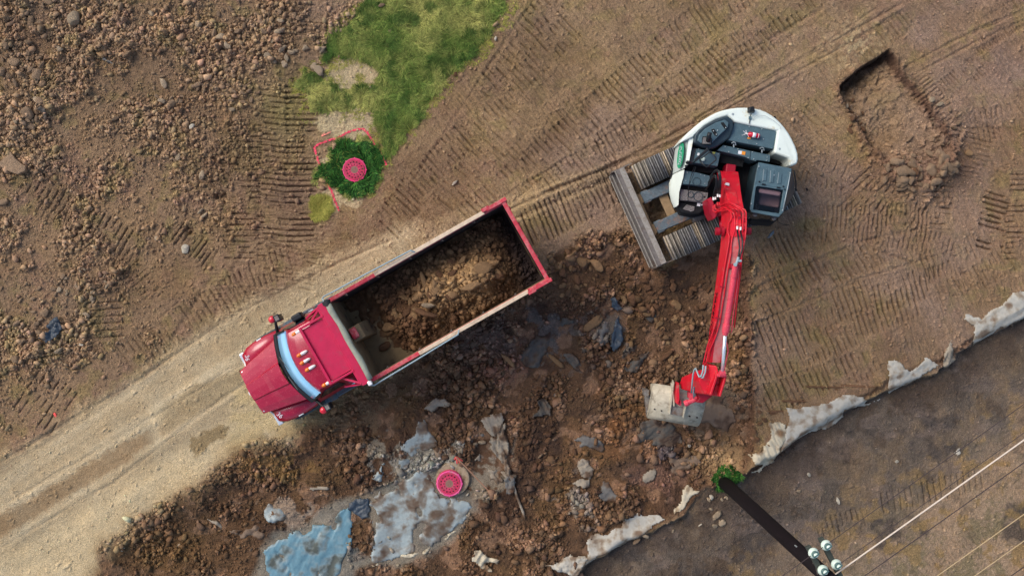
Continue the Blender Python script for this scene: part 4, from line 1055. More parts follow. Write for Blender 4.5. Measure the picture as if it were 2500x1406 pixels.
sheet(FS, k5([(180, 640), (235, 530), (300, 500), (380, 450), (440, 375), (520, 345), (590, 385), (480, 440), (470, 560), (385, 570), (375, 700), (300, 735), (230, 700)]), 'dark', 'biggest dark grey torn fabric in the middle of the dug area', lift=.08, wr=.07, seed=19, dirn=60, wl=.12)
sheet(FS, k5([(485, 590), (560, 600), (650, 715), (645, 768), (590, 740), (520, 670)]), 'dark', 'narrow grey fabric strip right of the long tan slab', lift=.08, wr=.07, seed=20, dirn=-50, wl=.08)
sheet('plastic_scrap', k5([(835, 620), (815, 540), (835, 400), (880, 320), (900, 420), (912, 510), (880, 560)]), 'navy', 'torn black plastic hanging in the hole left of the boom', 'plastic scrap', lift=.14, wr=.07, seed=21, dirn=85, wl=.1)
sheet('plastic_scrap', k5([(815, 215), (860, 225), (905, 290), (870, 318), (835, 290)]), 'navy', 'small black plastic tip above the hole', 'plastic scrap', lift=.12, wr=.08, seed=22, dirn=-40, wl=.06)
sheet(FS, k5([(760, 290), (845, 300), (835, 420), (800, 540), (760, 560), (720, 470), (740, 380)]), 'grey', 'grey fabric left of the torn black plastic', lift=.04, seed=23, dirn=80)
sheet(FS, k5([(915, 695), (1000, 620), (1100, 560), (1085, 610), (1035, 680), (1000, 725), (930, 732)]), 'dark', 'leaf shaped dark fabric below the torn black plastic', lift=.07, wr=.05, seed=24, dirn=35, wl=.08)
sheet(FS, k5([(1060, 370), (1100, 335), (1150, 340), (1120, 400)]), 'dark', 'little dark fabric scrap between the lumps left of the boom', lift=.09, seed=25)
sheet(FS, k5([(415, 880), (470, 850), (560, 825), (550, 860), (480, 910), (430, 905)]), 'grey', 'greenish grey scrap left of the bucket', lift=.06, seed=26)
sheet(FS, k5([(1430, 900), (1500, 870), (1620, 880), (1660, 960), (1680, 1080), (1640, 1150), (1560, 1120), (1420, 1120), (1400, 1000)]), 'olive', 'smooth brown cloth spread right of the bucket', lift=.05, wr=.02, seed=27, dirn=70, wl=.2)
sheet(FS, k6([(880, 290), (900, 120), (1000, 90), (1290, 150), (1310, 300), (1200, 340), (1100, 320), (960, 310)]), 'dark', 'dark cloth spread under and below the bucket', lift=.04, wr=.04, seed=28, dirn=35, wl=.12)
sheet(FS, k6([(360, 260), (430, 220), (520, 225), (590, 280), (640, 350), (600, 370), (520, 340), (400, 320)]), 'grey', 'greenish grey wet fabric strip below left of the bucket', lift=.06, seed=29, dirn=-30, wl=.1)
sheet(FS, k6([(385, 450), (440, 400), (500, 450), (525, 540), (500, 600), (440, 590), (400, 550)]), 'tan', 'upper pale scrap of the torn pair in the lower middle soil', lift=.06, seed=30, crump=.05)
sheet(FS, k6([(320, 640), (400, 590), (490, 600), (490, 670), (420, 665)]), 'tan', 'lower pale scrap with a dark gap of the torn pair', lift=.06, seed=31, crump=.05)
sheet(FS, k6([(540, 730), (600, 630), (680, 640), (720, 740), (730, 830), (640, 810), (570, 780)]), 'grey', 'blue grey worn fabric right of the torn pale pair', lift=.05, seed=32)
sheet(FS, k6([(950, 580), (1010, 520), (1060, 520), (1050, 620), (990, 650), (950, 630)]), 'tan', 'flat tan scrap between the bucket and the lower fabric strip', lift=.05, seed=33)
sheet(FS, k6([(1070, 470), (1200, 420), (1400, 400), (1460, 460), (1300, 560), (1220, 600), (1150, 540)]), 'olive', 'brown muddy cloth above the cream strip by the pole foot', lift=.04, wr=.03, seed=34, dirn=35)
sheet(FS, k4([(1725, 265), (1790, 210), (1880, 200), (1900, 270), (1890, 350), (1850, 390), (1770, 350)]), 'tan', 'grey weathered fabric bundle top right of the lower manhole', lift=.14, wr=.06, seed=35, dirn=-60, wl=.14)
sheet(FS, k4([(1860, 280), (1915, 290), (1935, 480), (1955, 680), (1915, 670), (1885, 560), (1800, 480), (1790, 380), (1850, 400)]), 'tan', 'long grey weathered fabric folds hanging down from the bundle', lift=.12, wr=.09, seed=36, dirn=-78, wl=.08)
sheet(FS, k4([(1620, 420), (1650, 350), (1740, 325), (1770, 370), (1700, 430), (1640, 470)]), 'grey', 'grey cloth piece left of the weathered bundle', lift=.05, seed=37, dirn=30)
sheet(FS, k4([(1680, 560), (1720, 500), (1740, 560), (1850, 610), (1900, 700), (1870, 760), (1770, 730), (1740, 650), (1690, 640)]), 'tan', 'pale worn fabric between the lower manhole and the weathered folds', lift=.03, wr=.03, seed=38, dirn=70, holes=.3)
sheet(FS, k4([(1890, 700), (1950, 650), (1990, 720), (1980, 790), (1930, 800)]), 'grey', 'knotted grey scrap at the lower end of the weathered folds', lift=.1, seed=39, crump=.08)
sheet(FS, k4([(1645, 1300), (1690, 1215), (1745, 1215), (1800, 1270), (1885, 1290), (1860, 1330), (1780, 1330), (1815, 1400), (1740, 1370), (1700, 1320)]), 'cream', 'jagged white scrap at the bottom below the large pale sheet', lift=.1, wr=.07, seed=40, dirn=50, wl=.1)
sheet(FS, k4([(1300, 180), (1380, 120), (1450, 95), (1520, 130), (1490, 165), (1410, 170), (1350, 200)]), 'tan', 'curled grey strip on the soil beside the dump bed', lift=.1, wr=.06, seed=41, dirn=30, wl=.08)
sheet(FS, k4([(2150, 110), (2220, 95), (2260, 170), (2240, 250), (2200, 220), (2100, 240), (2170, 180)]), 'dark', 'dark wrinkled scrap at the edge of a small hole right of the bundle', lift=.1, wr=.07, seed=42, dirn=-60, wl=.08)
sheet(FS, k4([(2270, 80), (2340, 30), (2330, 80), (2300, 120)]), 'grey', 'greenish scrap up right of the small hole', lift=.06, seed=43)
sheet('crumpled_plastic', [(100, 828), (112, 812), (124, 806), (118, 786), (132, 773), (150, 772), (156, 800), (150, 824), (132, 832), (112, 838)], 'navy', 'dark blue crumpled plastic among the stones at the left', 'plastic', lift=.06, wr=.05, seed=44, dirn=60, wl=.12, crump=.12)
sheet('plastic_scrap', zp([(300, 815), (350, 790), (380, 840), (385, 900), (360, 945), (335, 900), (340, 850)], 0, 0, .327), 'dark', 'grey plastic scrap beside the left edge rubble', 'plastic scrap', lift=.05, seed=45, crump=.05)
sheet('plastic_scrap', [(2345, 1100), (2356, 1094), (2360, 1108), (2352, 1120), (2342, 1112)], 'white', 'small white crumpled scrap near the overhead wires', 'plastic scrap', lift=.05, seed=46, crump=.08, rag=2)
sheet('plastic_scrap', zp([(760, 400), (800, 430), (870, 490), (850, 505), (790, 460)], 0, 0, .327), 'grey', 'grey blue shard in the upper rubble left of centre', 'plastic scrap', lift=.05, seed=47)
o = rock(134, 1012, 13, 'rock', 'small coral red plastic piece on the clay above the haul road', 'plastic scrap', 'plastic_scrap', flat=.5)
o.data = o.data.copy(); o.data.materials.clear(); o.data.materials.append(M['coral'])
# large flat slab at the left edge
def slab(poly, th, mk, label, tilt=0.1):
    b = MB(); z0 = GZ(sum(p[0] for p in poly) / len(poly), sum(p[1] for p in poly) / len(poly), Hs)
    r = random.Random(3); n = len(poly)
    top = [Vector((WX(x), WY(y), z0 + th + tilt * 0.3 * math.sin(i * 1.9) * th)) for i, (x, y) in enumerate(poly)]
    c = sum(top, Vector()) / n + Vector((0, 0, .03)); mid = [c.lerp(t, .6) + Vector((0, 0, r.uniform(-.01, .03))) for t in top]
    low = [Vector((t.x, t.y, z0 - .1)) for t in top]
    if sum(top[i].x * top[(i + 1) % n].y - top[(i + 1) % n].x * top[i].y for i in range(n)) < 0:
        top, low, mid = top[::-1], low[::-1], mid[::-1]
    b.loft([low, top, mid])
    return tag(b.build('stone_slab', M[mk], bevel=.02), label, 'stone')
slab([(2, 402), (20, 388), (34, 372), (46, 390), (60, 402), (72, 408), (70, 420), (52, 428), (34, 422), (14, 412)], .12, 'rock', 'wide flat grey brown slab at the left edge of the rubble')
for (px_, py_, an) in ((1865, 948, 10), (1960, 942, 8), (1990, 957, 12)): pass
def ledge(poly, label):
    b = MB(); z0 = max(GZ(x, y, Hs) for x, y in poly) + .02
    for k in range(5):
        s = 1 - .03 * k; cx = sum(p[0] for p in poly) / len(poly); cy = sum(p[1] for p in poly) / len(poly)
        q = [(cx + (x - cx) * (1 - .04 * ((k * 7) % 3)), cy + (y - cy) * (0.22 + .0 * k) + (k - 2) * 0.19 * (max(p[1] for p in poly) - min(p[1] for p in poly))) for x, y in poly]
        b.prism([Vector((WX(x), WY(y), z0 - .045 * k + .02 * math.sin(x))) for x, y in q], z0 - .3)
    return tag(b.build('clay_ledge', M['clod'], bevel=.012), label, 'clay ledge')
ledge([(1905, 975), (1962, 978), (1968, 992), (1930, 998), (1906, 990)], 'layered clay ledge at the top of the widest fabric sheet, left one')
ledge([(1963, 940), (2050, 950), (2052, 966), (1968, 958)], 'layered clay ledge above the widest fabric sheet, middle one')
ledge([(2048, 937), (2110, 946), (2140, 962), (2118, 972), (2052, 956)], 'layered clay ledge above the widest fabric sheet, right one')
ledge([(1865, 1008), (1905, 1000), (1914, 1018), (1880, 1028)], 'short layered clay ledge at the corner of the cut bank')
# weathered stick beyond the folds
b = MB(); pts = k4([(1890, 640), (1935, 690), (1975, 760), (2010, 860), (2045, 950), (2062, 1010)])
b.tube([Vector((WX(x), WY(y), GZ(x, y, Hs) + .10 - .01 * i)) for i, (x, y) in enumerate(pts)], [.035, .05, .045, .035, .04, .015], 7)
b.tube([Vector((WX(x), WY(y), GZ(x, y, Hs) + .12)) for x, y in k4([(1880, 640), (1930, 690), (1985, 715)])], [.02, .045, .02], 7)
tag(b.build('weathered_stick', SM['tan'], smooth=True), 'grey weathered branch trailing down from the fabric folds', 'branch')

# ---------------------------------------------------------------- survey paint
def paint(name, path, wpx, label, seed, mk='pink', lift=.018):
    b = MB(); P_ = []
    for i in range(len(path) - 1):
        (x0, y0), (x1, y1) = path[i], path[i + 1]; n = max(2, int(math.hypot(x1 - x0, y1 - y0) / 1.6))
        P_ += [(x0 + (x1 - x0) * k / n, y0 + (y1 - y0) * k / n) for k in range(n)]
    P_.append(path[-1]); r = random.Random(seed); vs, fs = [], []
    for i, (x, y) in enumerate(P_):
        a = P_[max(0, i - 1)]; c = P_[min(len(P_) - 1, i + 1)]; d = math.hypot(c[0] - a[0], c[1] - a[1]) or 1
        nx_, ny_ = -(c[1] - a[1]) / d, (c[0] - a[0]) / d
        for sg in (-1, -.33, .33, 1):
            hw = wpx / 2 * r.uniform(.55, 1.25); X_, Y_ = x + nx_ * hw * sg, y + ny_ * hw * sg
            vs.append((WX(X_), WY(Y_), max(GZ(X_, Y_), GZ(X_, Y_, Hs)) + lift + r.uniform(0, .006)))
    for i in range(len(P_) - 1):
        for j in range(3):
            if r.random() < .8: fs.append((i * 4 + j, i * 4 + j + 1, (i + 1) * 4 + j + 1, (i + 1) * 4 + j))
    b.add(vs, fs)
    o = b.build(name, M[mk]); so = o.modifiers.new('thick', 'SOLIDIFY'); so.thickness = .004; so.offset = 1
    return tag(o, label, 'paint marking')
M['spray'] = mat('spray_paint', lin((236, 74, 100)), rough=.8, var=.25, vscale=30, dirt=lin((180, 70, 60)), dscale=14, damt=.4)
paint('painted_line', [(829, 515), (817, 490), (810, 467), (794, 439), (787, 415), (777, 390), (767, 362), (770, 356), (794, 346), (822, 338), (850, 323), (874, 315), (888, 316), (897, 324), (911, 347), (928, 371), (944, 404)], 5.5, 'pink spray painted line boxing in the upper manhole', 3, 'spray', lift=.012)
M['salmon'] = mat('salmon_paint', lin((250, 150, 130)), rough=.8, var=.1)
paint('painted_arrow', [(808, 322), (785, 333), (791.5, 325.5)], 3.0, 'small salmon painted arrow outside the upper left corner of the pink line', 5, 'salmon')

# ---------------------------------------------------------------- manholes
def cover(cx, cy, z, rad, parent, mf='pink', mc='pink'):
    """grate with two rings of ribs and holes; its frame and centre"""
    o = Vector((cx, cy, z))
    b = MB(); b.lathe(o, [(rad * .80, .0), (rad, .0), (rad, .05), (rad * .93, .055), (rad * .90, .02), (rad * .80, .02)], 48)
    for k in range(8):
        a = k * PI / 4; b.bar(o + Vector((rad * .93 * math.cos(a), rad * .93 * math.sin(a), .052)), o + Vector((rad * 1.06 * math.cos(a), rad * 1.06 * math.sin(a), .045)), .03, .02)
    b.build('frame', M[mf], parent, smooth=False)
    b = MB(); b.lathe(o, [(rad * .05, .0), (rad * .86, .0), (rad * .86, .052), (rad * .80, .06), (rad * .78, .045), (rad * .56, .045), (rad * .54, .058), (rad * .36, .058), (rad * .34, .048), (rad * .02, .048)], 48)
    for k in range(44):
        a = 2 * PI * k / 44; b.bar(o + Vector((rad * .59 * math.cos(a), rad * .59 * math.sin(a), .05)), o + Vector((rad * .75 * math.cos(a), rad * .75 * math.sin(a), .05)), .010, .014)
    cv = b.build('cover', M[mc], parent)
    b = MB()
    for k in range(16):
        a = 2 * PI * k / 16 + .1; b.lathe(o + Vector((rad * .67 * math.cos(a), rad * .67 * math.sin(a), .05)), [(.019, 0), (.019, .012), (.001, .0121)], 8)
    for k in range(12):
        a = 2 * PI * k / 12; b.lathe(o + Vector((rad * .44 * math.cos(a), rad * .44 * math.sin(a), .055)), [(.016, 0), (.016, .009), (.001, .0091)], 8)
    b.build('vent_holes', M['hole'], cv)
    b = MB(); b.lathe(o, [(rad * .31, .04), (rad * .31, .055), (rad * .22, .055), (rad * .2, .051), (rad * .08, .051), (rad * .07, .06), (.002, .06)], 24)
    for k in range(10):
        a = 2 * PI * k / 10; b.bar(o + Vector((rad * .1 * math.cos(a), rad * .1 * math.sin(a), .055)), o + Vector((rad * .28 * math.cos(a), rad * .28 * math.sin(a), .055)), .014, .01)
    b.build('centre_boss', M['iron'], cv)
zc = GZ(867, 416, Hs)
mh = empty('manhole', (WX(867), WY(416), zc - .02), 0, 'pink manhole cover in dark green grass inside the painted line', 'manhole', 'pink manhole covers')
cover(WX(867), WY(416), zc + .06, .335, mh, 'pink', 'pinkrose')
b = MB(); b.lathe((WX(867), WY(416), zc - .1), [(.05, 0), (.33, 0), (.33, .16), (.05, .16)], 40); b.build('collar', M['concrete'], mh)
z2 = GZ(1100, 1172, Hs)
c2 = P(1105, 1169, z2 + .06)
mh2 = empty('manhole', (c2.x, c2.y, z2), 0, 'pink manhole cover on a round concrete collar in the dug soil', 'manhole', 'pink manhole covers')
b = MB(); b.lathe((c2.x, c2.y, z2 - .42), [(.1, 0), (.50, 0), (.49, .42), (.475, .48), (.44, .49), (.1, .48)], 48); b.build('collar', M['concrete'], mh2)
c3 = P(1097, 1180, z2 + .16)
b = MB(); b.lathe((c3.x, c3.y, z2 + .04), [(.1, 0), (.39, 0), (.385, .06), (.36, .09), (.1, .09)], 40); b.build('adjusting_ring', M['pinkdark'], mh2)
cover(c3.x, c3.y, z2 + .12, .36, mh2, 'pinkpale', 'pinkrose')
# survey stake with ribbon
a_, e_ = P(1113, 1115, .5), Vector((WX(1196), WY(1203), GZ(1196, 1203) + .02))
b = MB(); b.bar(a_, e_, .035, .02); st = b.build('survey_stake', M['stick'], None)
tag(st, 'thin wooden survey stake leaning over the edge of the concrete collar', 'stake')
b = MB()
for d in ((10, 14), (16, 10), (-4, 6), (3, 16)): 
    t = P(1113 + d[0], 1115 + d[1], .35); b.bar(a_ - Vector((0, 0, .05)), t, .035, .006)
b.build('ribbon', M['coral'], st)

# ---------------------------------------------------------------- utility pole and wires
ZC = 8.75
pc = P(1772, 1181, 0)
zb = GZ(1772, 1182)
pole = empty('utility_pole', (pc.x, pc.y, zb), 0, 'tall black utility pole leaning out of view at the bottom right', 'utility pole')
b = MB(); b.tube([(pc.x, pc.y, zb - .4), (pc.x, pc.y, 3), (pc.x, pc.y, 6), (pc.x, pc.y, 9.4)], [.19, .175, .16, .14], 20); b.build('shaft', M['timber'], pole, smooth=True)
b = MB(); b.box(P(1944, 1337, 6.95) , (.04, .10, .14)); b.build('tag_plate', M['bolt'], pole)
adir = Vector((22, -43, 0)).normalized(); perp = Vector((adir.y, -adir.x, 0))
pa = P(1972, 1332, ZC); pb = P(2003, 1312, ZC)
def ins(c, par):
    o = b_ = MB(); b_.lathe(c, [(.03, -.14), (.05, -.12), (.095, -.06), (.105, -.02), (.10, .0), (.07, .035), (.058, .05), (.055, .09)], 22)
    n_ = o.build('insulator', M['porcelain'], par, smooth=True)
    q = MB(); q.lathe(c + Vector((0, 0, .055)), [(.066, 0), (.066, .03), (.05, .045), (.05, .05)], 18); q.build('neck', M['insgrey'], n_)
    q = MB(); q.ell(c + Vector((0, 0, .13)), (.045, .045, .03)); q.build('crown', M['porcelain'], n_, smooth=True)
    q = MB(); q.bar(c + Vector((0, 0, .155)) - Vector((.055, .04, 0)), c + Vector((0, 0, .155)) + Vector((.055, .04, 0)), .022, .02); q.build('tie_wire', M['insgrey'], n_)
INS = []
for s0, pts in ((pa, ((1987, 1350), (2010, 1392))), (pb, ((2018, 1331), (2043, 1378)))):
    b = MB(); e1 = s0 + adir * 2.6
    b.bar(s0, e1, .10, .12); arm = b.build('crossarm', M['crossarm'], pole, bevel=.008)
    spots = [P(x, y, ZC + .2) for x, y in pts]
    d_ = spots[1] - spots[0]; spots += [spots[0] + d_ * 4.2, spots[0] + d_ * 5.2]
    for s_ in spots:
        ins(s_, arm); INS.append(s_)
b = MB(); b.bar(P(1987, 1350, ZC + .02) , P(1998, 1400, ZC - .2), .05, .02); b.bar(pa + adir * .3 + Vector((0, 0, -.08)), Vector((pc.x, pc.y, 7.9)), .05, .015)
b.build('brace', M['steel'], pole)
wd = (P(2430, 1125, 9) - P(2060, 1387, 9)).normalized()
def wire(x, y, z, r, mk, label, back=0.0, fwd=40.0, dz=-.004):
    c = P(x, y, z); path = []
    for i in range(-8, 21):
        t = (back * i / 8.0) if i < 0 else fwd * i / 20.0
        path.append(c + wd * t + Vector((0, 0, dz * abs(t) - .0 * t * t)))
    if back == 0: path = path[8:]
    else: path = path[:8] + path[9:]
    b = MB(); b.tube(path, r, 6)
    return tag(b.build('overhead_wire', M[mk], None), label, 'wire', 'overhead wires')
wire(2018, 1329, ZC + .22, .008, 'wire_d', 'thin dark wire leaving the uppermost insulator', back=8)
wire(2055, 1390, ZC + .1, .015, 'wire_w', 'thick white overhead wire right of the pole head', back=3)
wire(2043, 1381, ZC + .22, .007, 'wire_d', 'thin dark wire running just above the thick white one', back=0)
wire(2110, 1406, ZC + .1, .010, 'wire_d', 'dark overhead wire second below the thick white one', back=4)
wire(2290, 1404, ZC + .1, .009, 'wire_t', 'tan overhead wire nearest the bottom right corner but one', back=4)
wire(2376, 1408, ZC + .1, .008, 'wire_t', 'tan overhead wire nearest the bottom right corner', back=4)
wire(2465, 1408, ZC + .1, .010, 'wire_d', 'dark wire clipping the very bottom right corner', back=4)

# ---------------------------------------------------------------- dump truck
def text(body, size, m, parent, mtx, name='lettering', ext=.004, xs=1.0):
    cu = bpy.data.curves.new('txt', 'FONT'); cu.body = body; cu.size = size; cu.extrude = ext; cu.align_x = 'CENTER'; cu.align_y = 'CENTER'
    t = bpy.data.objects.new('txt', cu); C.objects.link(t)
    bpy.context.view_layer.update()
    me = bpy.data.meshes.new_from_object(t.evaluated_get(bpy.context.evaluated_depsgraph_get()))
    bpy.data.objects.remove(t); bpy.data.curves.remove(cu)
    me.transform(Matrix.Diagonal((xs, 1, 1, 1)))
    me.transform(wmat(parent).inverted() @ mtx if parent else mtx)
    me.materials.clear(); me.materials.append(m); me.name = name
    o = bpy.data.objects.new(name, me); C.objects.link(o); o.parent = parent
    return o
TA = R(209.6)
TO = Vector((0.349, 1.218, 0)); gz = float(samp(Hs, -2.0, -0.1)); 
truck = empty('dump_truck', (TO.x, TO.y, 0), TA, 'red dump truck with an open soil filled bed and a sloping bonnet', 'dump truck')
TF = Matrix.LocRotScale(TO, Matrix.Rotation(TA, 3, 'Z'), None)
T = lambda: MB(TF)
vc = -0.13
# bed
HW = 1.17; ZR = 2.7
b = T(); b.box((2.6, 0, 1.12), (5.25, 2.24, .08)); b.build('bed_floor', M['muddyliner'], truck)
for s in (-1, 1):
    b = T(); b.box((2.6, s * (HW - .03), 1.9), (5.2, .06, 1.58))
    for i in range(9): b.box((.35 + i * .56, s * (HW + .02), 1.85), (.09, .05, 1.4))
    b.box((2.6, s * (HW + .0), ZR - .04), (5.24, .09, .08))
    sw = b.build('side_wall', M['bred'], truck, bevel=.008)
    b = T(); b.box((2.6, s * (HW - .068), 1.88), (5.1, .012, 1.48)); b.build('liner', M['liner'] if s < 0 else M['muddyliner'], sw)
    b = T(); b.box((2.2, s * (HW - .0), ZR + .03), (3.25, .105, .06)); b.build('side_board', M['wood'], sw, bevel=.01)
    for k in range(5):
        if k == 0: b = T()
        b.tube([(.9 + k * .95, s * (HW - .07), ZR + .02), (.9 + k * .95, s * (HW - .12), ZR - .03), (.97 + k * .95, s * (HW - .07), ZR - .06)], .008, 5)
    b.build('tarp_hook', M['steel'], sw)
b = T(); b.box((-.02, 0, 1.95), (.08, 2.3, 1.5)); b.box((.0, 0, ZR + .02), (.11, 2.36, .08))
for i in range(5): b.box((-.06, -.95 + i * .475, 1.9), (.06, .08, 1.3))
tg = b.build('tailgate', M['bred'], truck, bevel=.01)
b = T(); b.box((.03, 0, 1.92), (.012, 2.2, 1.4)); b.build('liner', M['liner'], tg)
for s in (-1, 1):
    b = T(); b.box((-.02, s * (HW + .02), 2.0), (.16, .10, 1.6)); b.box((.22, s * (HW + .02), ZR + .02), (.55, .10, .12)); b.box((.50, s * (HW + .05), ZR + .04), (.22, .10, .1))
    b.cyl((.0, s * (HW + .07), ZR - .04), (.0, s * (HW - .02), ZR - .04), .05, 10)
    b.build('corner_post', M['bred'], truck, bevel=.012)
b = T(); b.box((5.24, 0, 2.0), (.08, 2.3, 1.8)); b.box((5.34, 0, 2.98), (.2, 2.36, .14)); b.box((5.47, 0, 2.9), (.07, 2.2, .2))
hb = b.build('headboard', M['sred'], truck, bevel=.012)
b = T(); b.box((5.19, 0, 2.0), (.012, 2.2, 1.6)); b.build('liner', M['muddyliner'], hb)
b = T(); b.loft([[Vector((4.72, -.34, 1.15)), Vector((5.18, -.34, 1.15)), Vector((5.18, .14, 1.15)), Vector((4.72, .14, 1.15))], [Vector((4.86, -.30, 2.35)), Vector((5.18, -.30, 2.5)), Vector((5.18, .1, 2.5)), Vector((4.86, .1, 2.35))]])
dh = b.build('hoist_housing', M['muddyliner'], truck, bevel=.03)
b = T(); b.box((5.06, -.12, 2.52), (.2, .3, .12)); b.build('housing_cap', M['bred'], dh, bevel=.05, seg=3)
# cab shield
b = T(); b.box((5.78, -.06 - .02, 2.93), (.66, 1.5, .03)); sh = b.build('cab_shield', M['sred'], truck)
b = T()
b.box((6.13, -.08, 2.97), (.07, 1.66, .10)); 
for s in (-1, 1): b.box((5.8, -.08 + s * .80, 2.97), (.7, .06, .09))
b.build('shield_rim', M['sred'], sh, bevel=.01)
for s in (-1, 1):
    b = T(); b.bar((5.45, s * 1.1, 2.98), (5.86, -.08 + s * .8, 2.9), .05, .05)
    b.loft([[Vector((5.42, s * 1.12, 2.98)), Vector((5.42, s * 1.16, 2.98)), Vector((5.42, s * 1.16, 2.4)), Vector((5.42, s * 1.12, 2.4))], [Vector((5.95, s * 1.0 - .05, 2.62)), Vector((5.95, s * 1.04 - .05, 2.62)), Vector((5.95, s * 1.04 - .05, 2.5)), Vector((5.95, s * 1.0 - .05, 2.5))]])
    b.build('gusset', M['sred'], sh)
# rolled tarp and its side arms
pts = [(5.17 + .012 * math.sin(i * 1.3), -1.08 + i * .2, 3.12 + .01 * math.sin(i * 2.1)) for i in range(12)]
b = T(); b.tube(pts, [.075 + .008 * math.sin(i * 1.7) for i in range(12)], 10); b.build('tarp_roll', M['tarp'], truck, smooth=True)
b = T(); b.cyl((5.14, -1.18, 3.12), (5.2, -1.02, 3.12), .085, 12); b.box((5.22, -1.12, 3.1), (.14, .1, .12)); b.build('roll_bracket', M['chassis'], truck, bevel=.01)
b = T(); b.box((5.24, 1.2, 3.08), (.12, .13, .12)); b.build('tarp_motor', M['lens'], truck, bevel=.03)
for s in (-1, 1):
    b = T(); b.tube([(5.2, s * 1.08, 3.1), (5.22, s * 1.16, 3.08), (5.26, s * 1.27, 2.98), (5.2, s * 1.31, 2.9), (5.0, s * 1.30, 2.86), (4.0, s * 1.28, 2.84), (2.7, s * 1.24, 2.84), (2.62, s * 1.15, 2.84)], .02, 8)
    b.build('tarp_arm', M['ghose'], truck, smooth=True)
# chassis, axles, wheels
b = T()
for s in (-1, 1): b.box((4.2, s * .38 - .07, .88), (8.2, .09, .28))
for u in (.4, 3.2, 5.4, 7.9): b.box((u, -.07, .88), (.12, .8, .2))
b.build('chassis', M['chassis'], truck)
def wheel(u, v, wdt):
    b = T(); ax = Matrix.Rotation(PI / 2, 3, 'X')
    b.lathe((u, v, .50), [(.30, -wdt / 2), (.44, -wdt / 2), (.50, -wdt / 2 + .05), (.50, wdt / 2 - .05), (.44, wdt / 2), (.30, wdt / 2)], 28, ax)
    for k in range(28):
        a = 2 * PI * k / 28; b.box((u + .505 * math.cos(a), v, .50 + .505 * math.sin(a)), (.05, wdt * .8, .03), Matrix.Rotation(-a + PI / 2, 3, 'Y'))
    w_ = b.build('wheel', M['rubber'], truck)
    b = T(); b.lathe((u, v, .50), [(.05, -wdt / 2 + .04), (.31, -wdt / 2 + .02), (.31, wdt / 2 - .02), (.05, wdt / 2 - .04)], 20, ax); b.build('rim', M['steel'], w_)
for u in (1.15, 2.5):
    for s in (-1, 1): wheel(u, s * .82, .5)
for s in (-1, 1): wheel(7.5, vc + s * 1.11, .3)
for s in (-1, 1):
    b = T(); b.box((5.95, vc + s * 1.08, .8), (1.25, .34, .42)); b.box((5.95, vc + s * 1.16, 1.04), (1.2, .2, .03)); b.box((6.9, vc + s * 1.14, .62), (.5, .3, .1))
    for i in range(3): b.bar((5.4, vc + s * (1.02 + .1 * i), 1.06), (6.5, vc + s * (1.02 + .1 * i), 1.06), .02, .03)
    b.build('side_tank', M['bluesteel'], truck, bevel=.03)
# cab
def yy(u, hw, z, s): return Vector((u, vc + s * hw, z))
def outline(ur, uf, um, hw, z, n=9):
    """rear line, curved front"""
    pts = [Vector((ur, vc - hw, z))]
    for i in range(n):
        t = -1 + 2 * i / (n - 1)
        pts.append(Vector((uf + (um - uf) * (1 - t * t), vc + hw * t, z)))
    pts.append(Vector((ur, vc + hw, z)))
    return pts
b = T(); b.loft([outline(5.75, 6.75, 6.95, 1.02, .85), outline(5.75, 6.88, 7.12, 1.03, 1.95), outline(5.85, 6.60, 6.82, .90, 2.48), outline(5.88, 6.54, 6.76, .84, 2.62), outline(5.95, 6.42, 6.60, .66, 2.70)])
cab = b.build('cab', M['tred'], truck, smooth=False, bevel=.02)
n = 13; top, bot = [], []
for i in range(n):
    t = -1 + 2 * i / (n - 1)
    top.append(Vector((6.60 + .20 * (1 - t * t) + .015, vc + .93 * t, 2.50))); bot.append(Vector((6.93 + .25 * (1 - t * t) + .01, vc + 1.0 * t, 2.0)))
b = T(); b.loft([[v + Vector((-.03, 0, -.03)) for v in bot], bot, top, [v + Vector((-.03, 0, -.03)) for v in top]], cap=False, close=False)
b.build('windscreen', M['glass'], cab, smooth=True)
for s in (-1, 1):
    b = T(); b.loft([[yy(6.0, 1.035, 1.98, s), yy(6.78, 1.04, 1.98, s), yy(6.5, .93, 2.42, s), yy(6.05, .93, 2.42, s)], [yy(6.0, 1.05, 1.98, s), yy(6.78, 1.055, 1.98, s), yy(6.5, .945, 2.42, s), yy(6.05, .945, 2.42, s)]])
    b.build('side_window', M['dglass'], cab)
b = T(); b.bar(bot[0] + Vector((.03, -.02, 0)), top[0] + Vector((.02, -.02, 0)), .05, .04); b.bar(bot[-1] + Vector((.03, .02, 0)), top[-1] + Vector((.02, .02, 0)), .05, .04)
b.tube([v + Vector((.02, 0, -.01)) for v in bot], .022, 6)
b.build('window_seal', M['plastic'], cab)
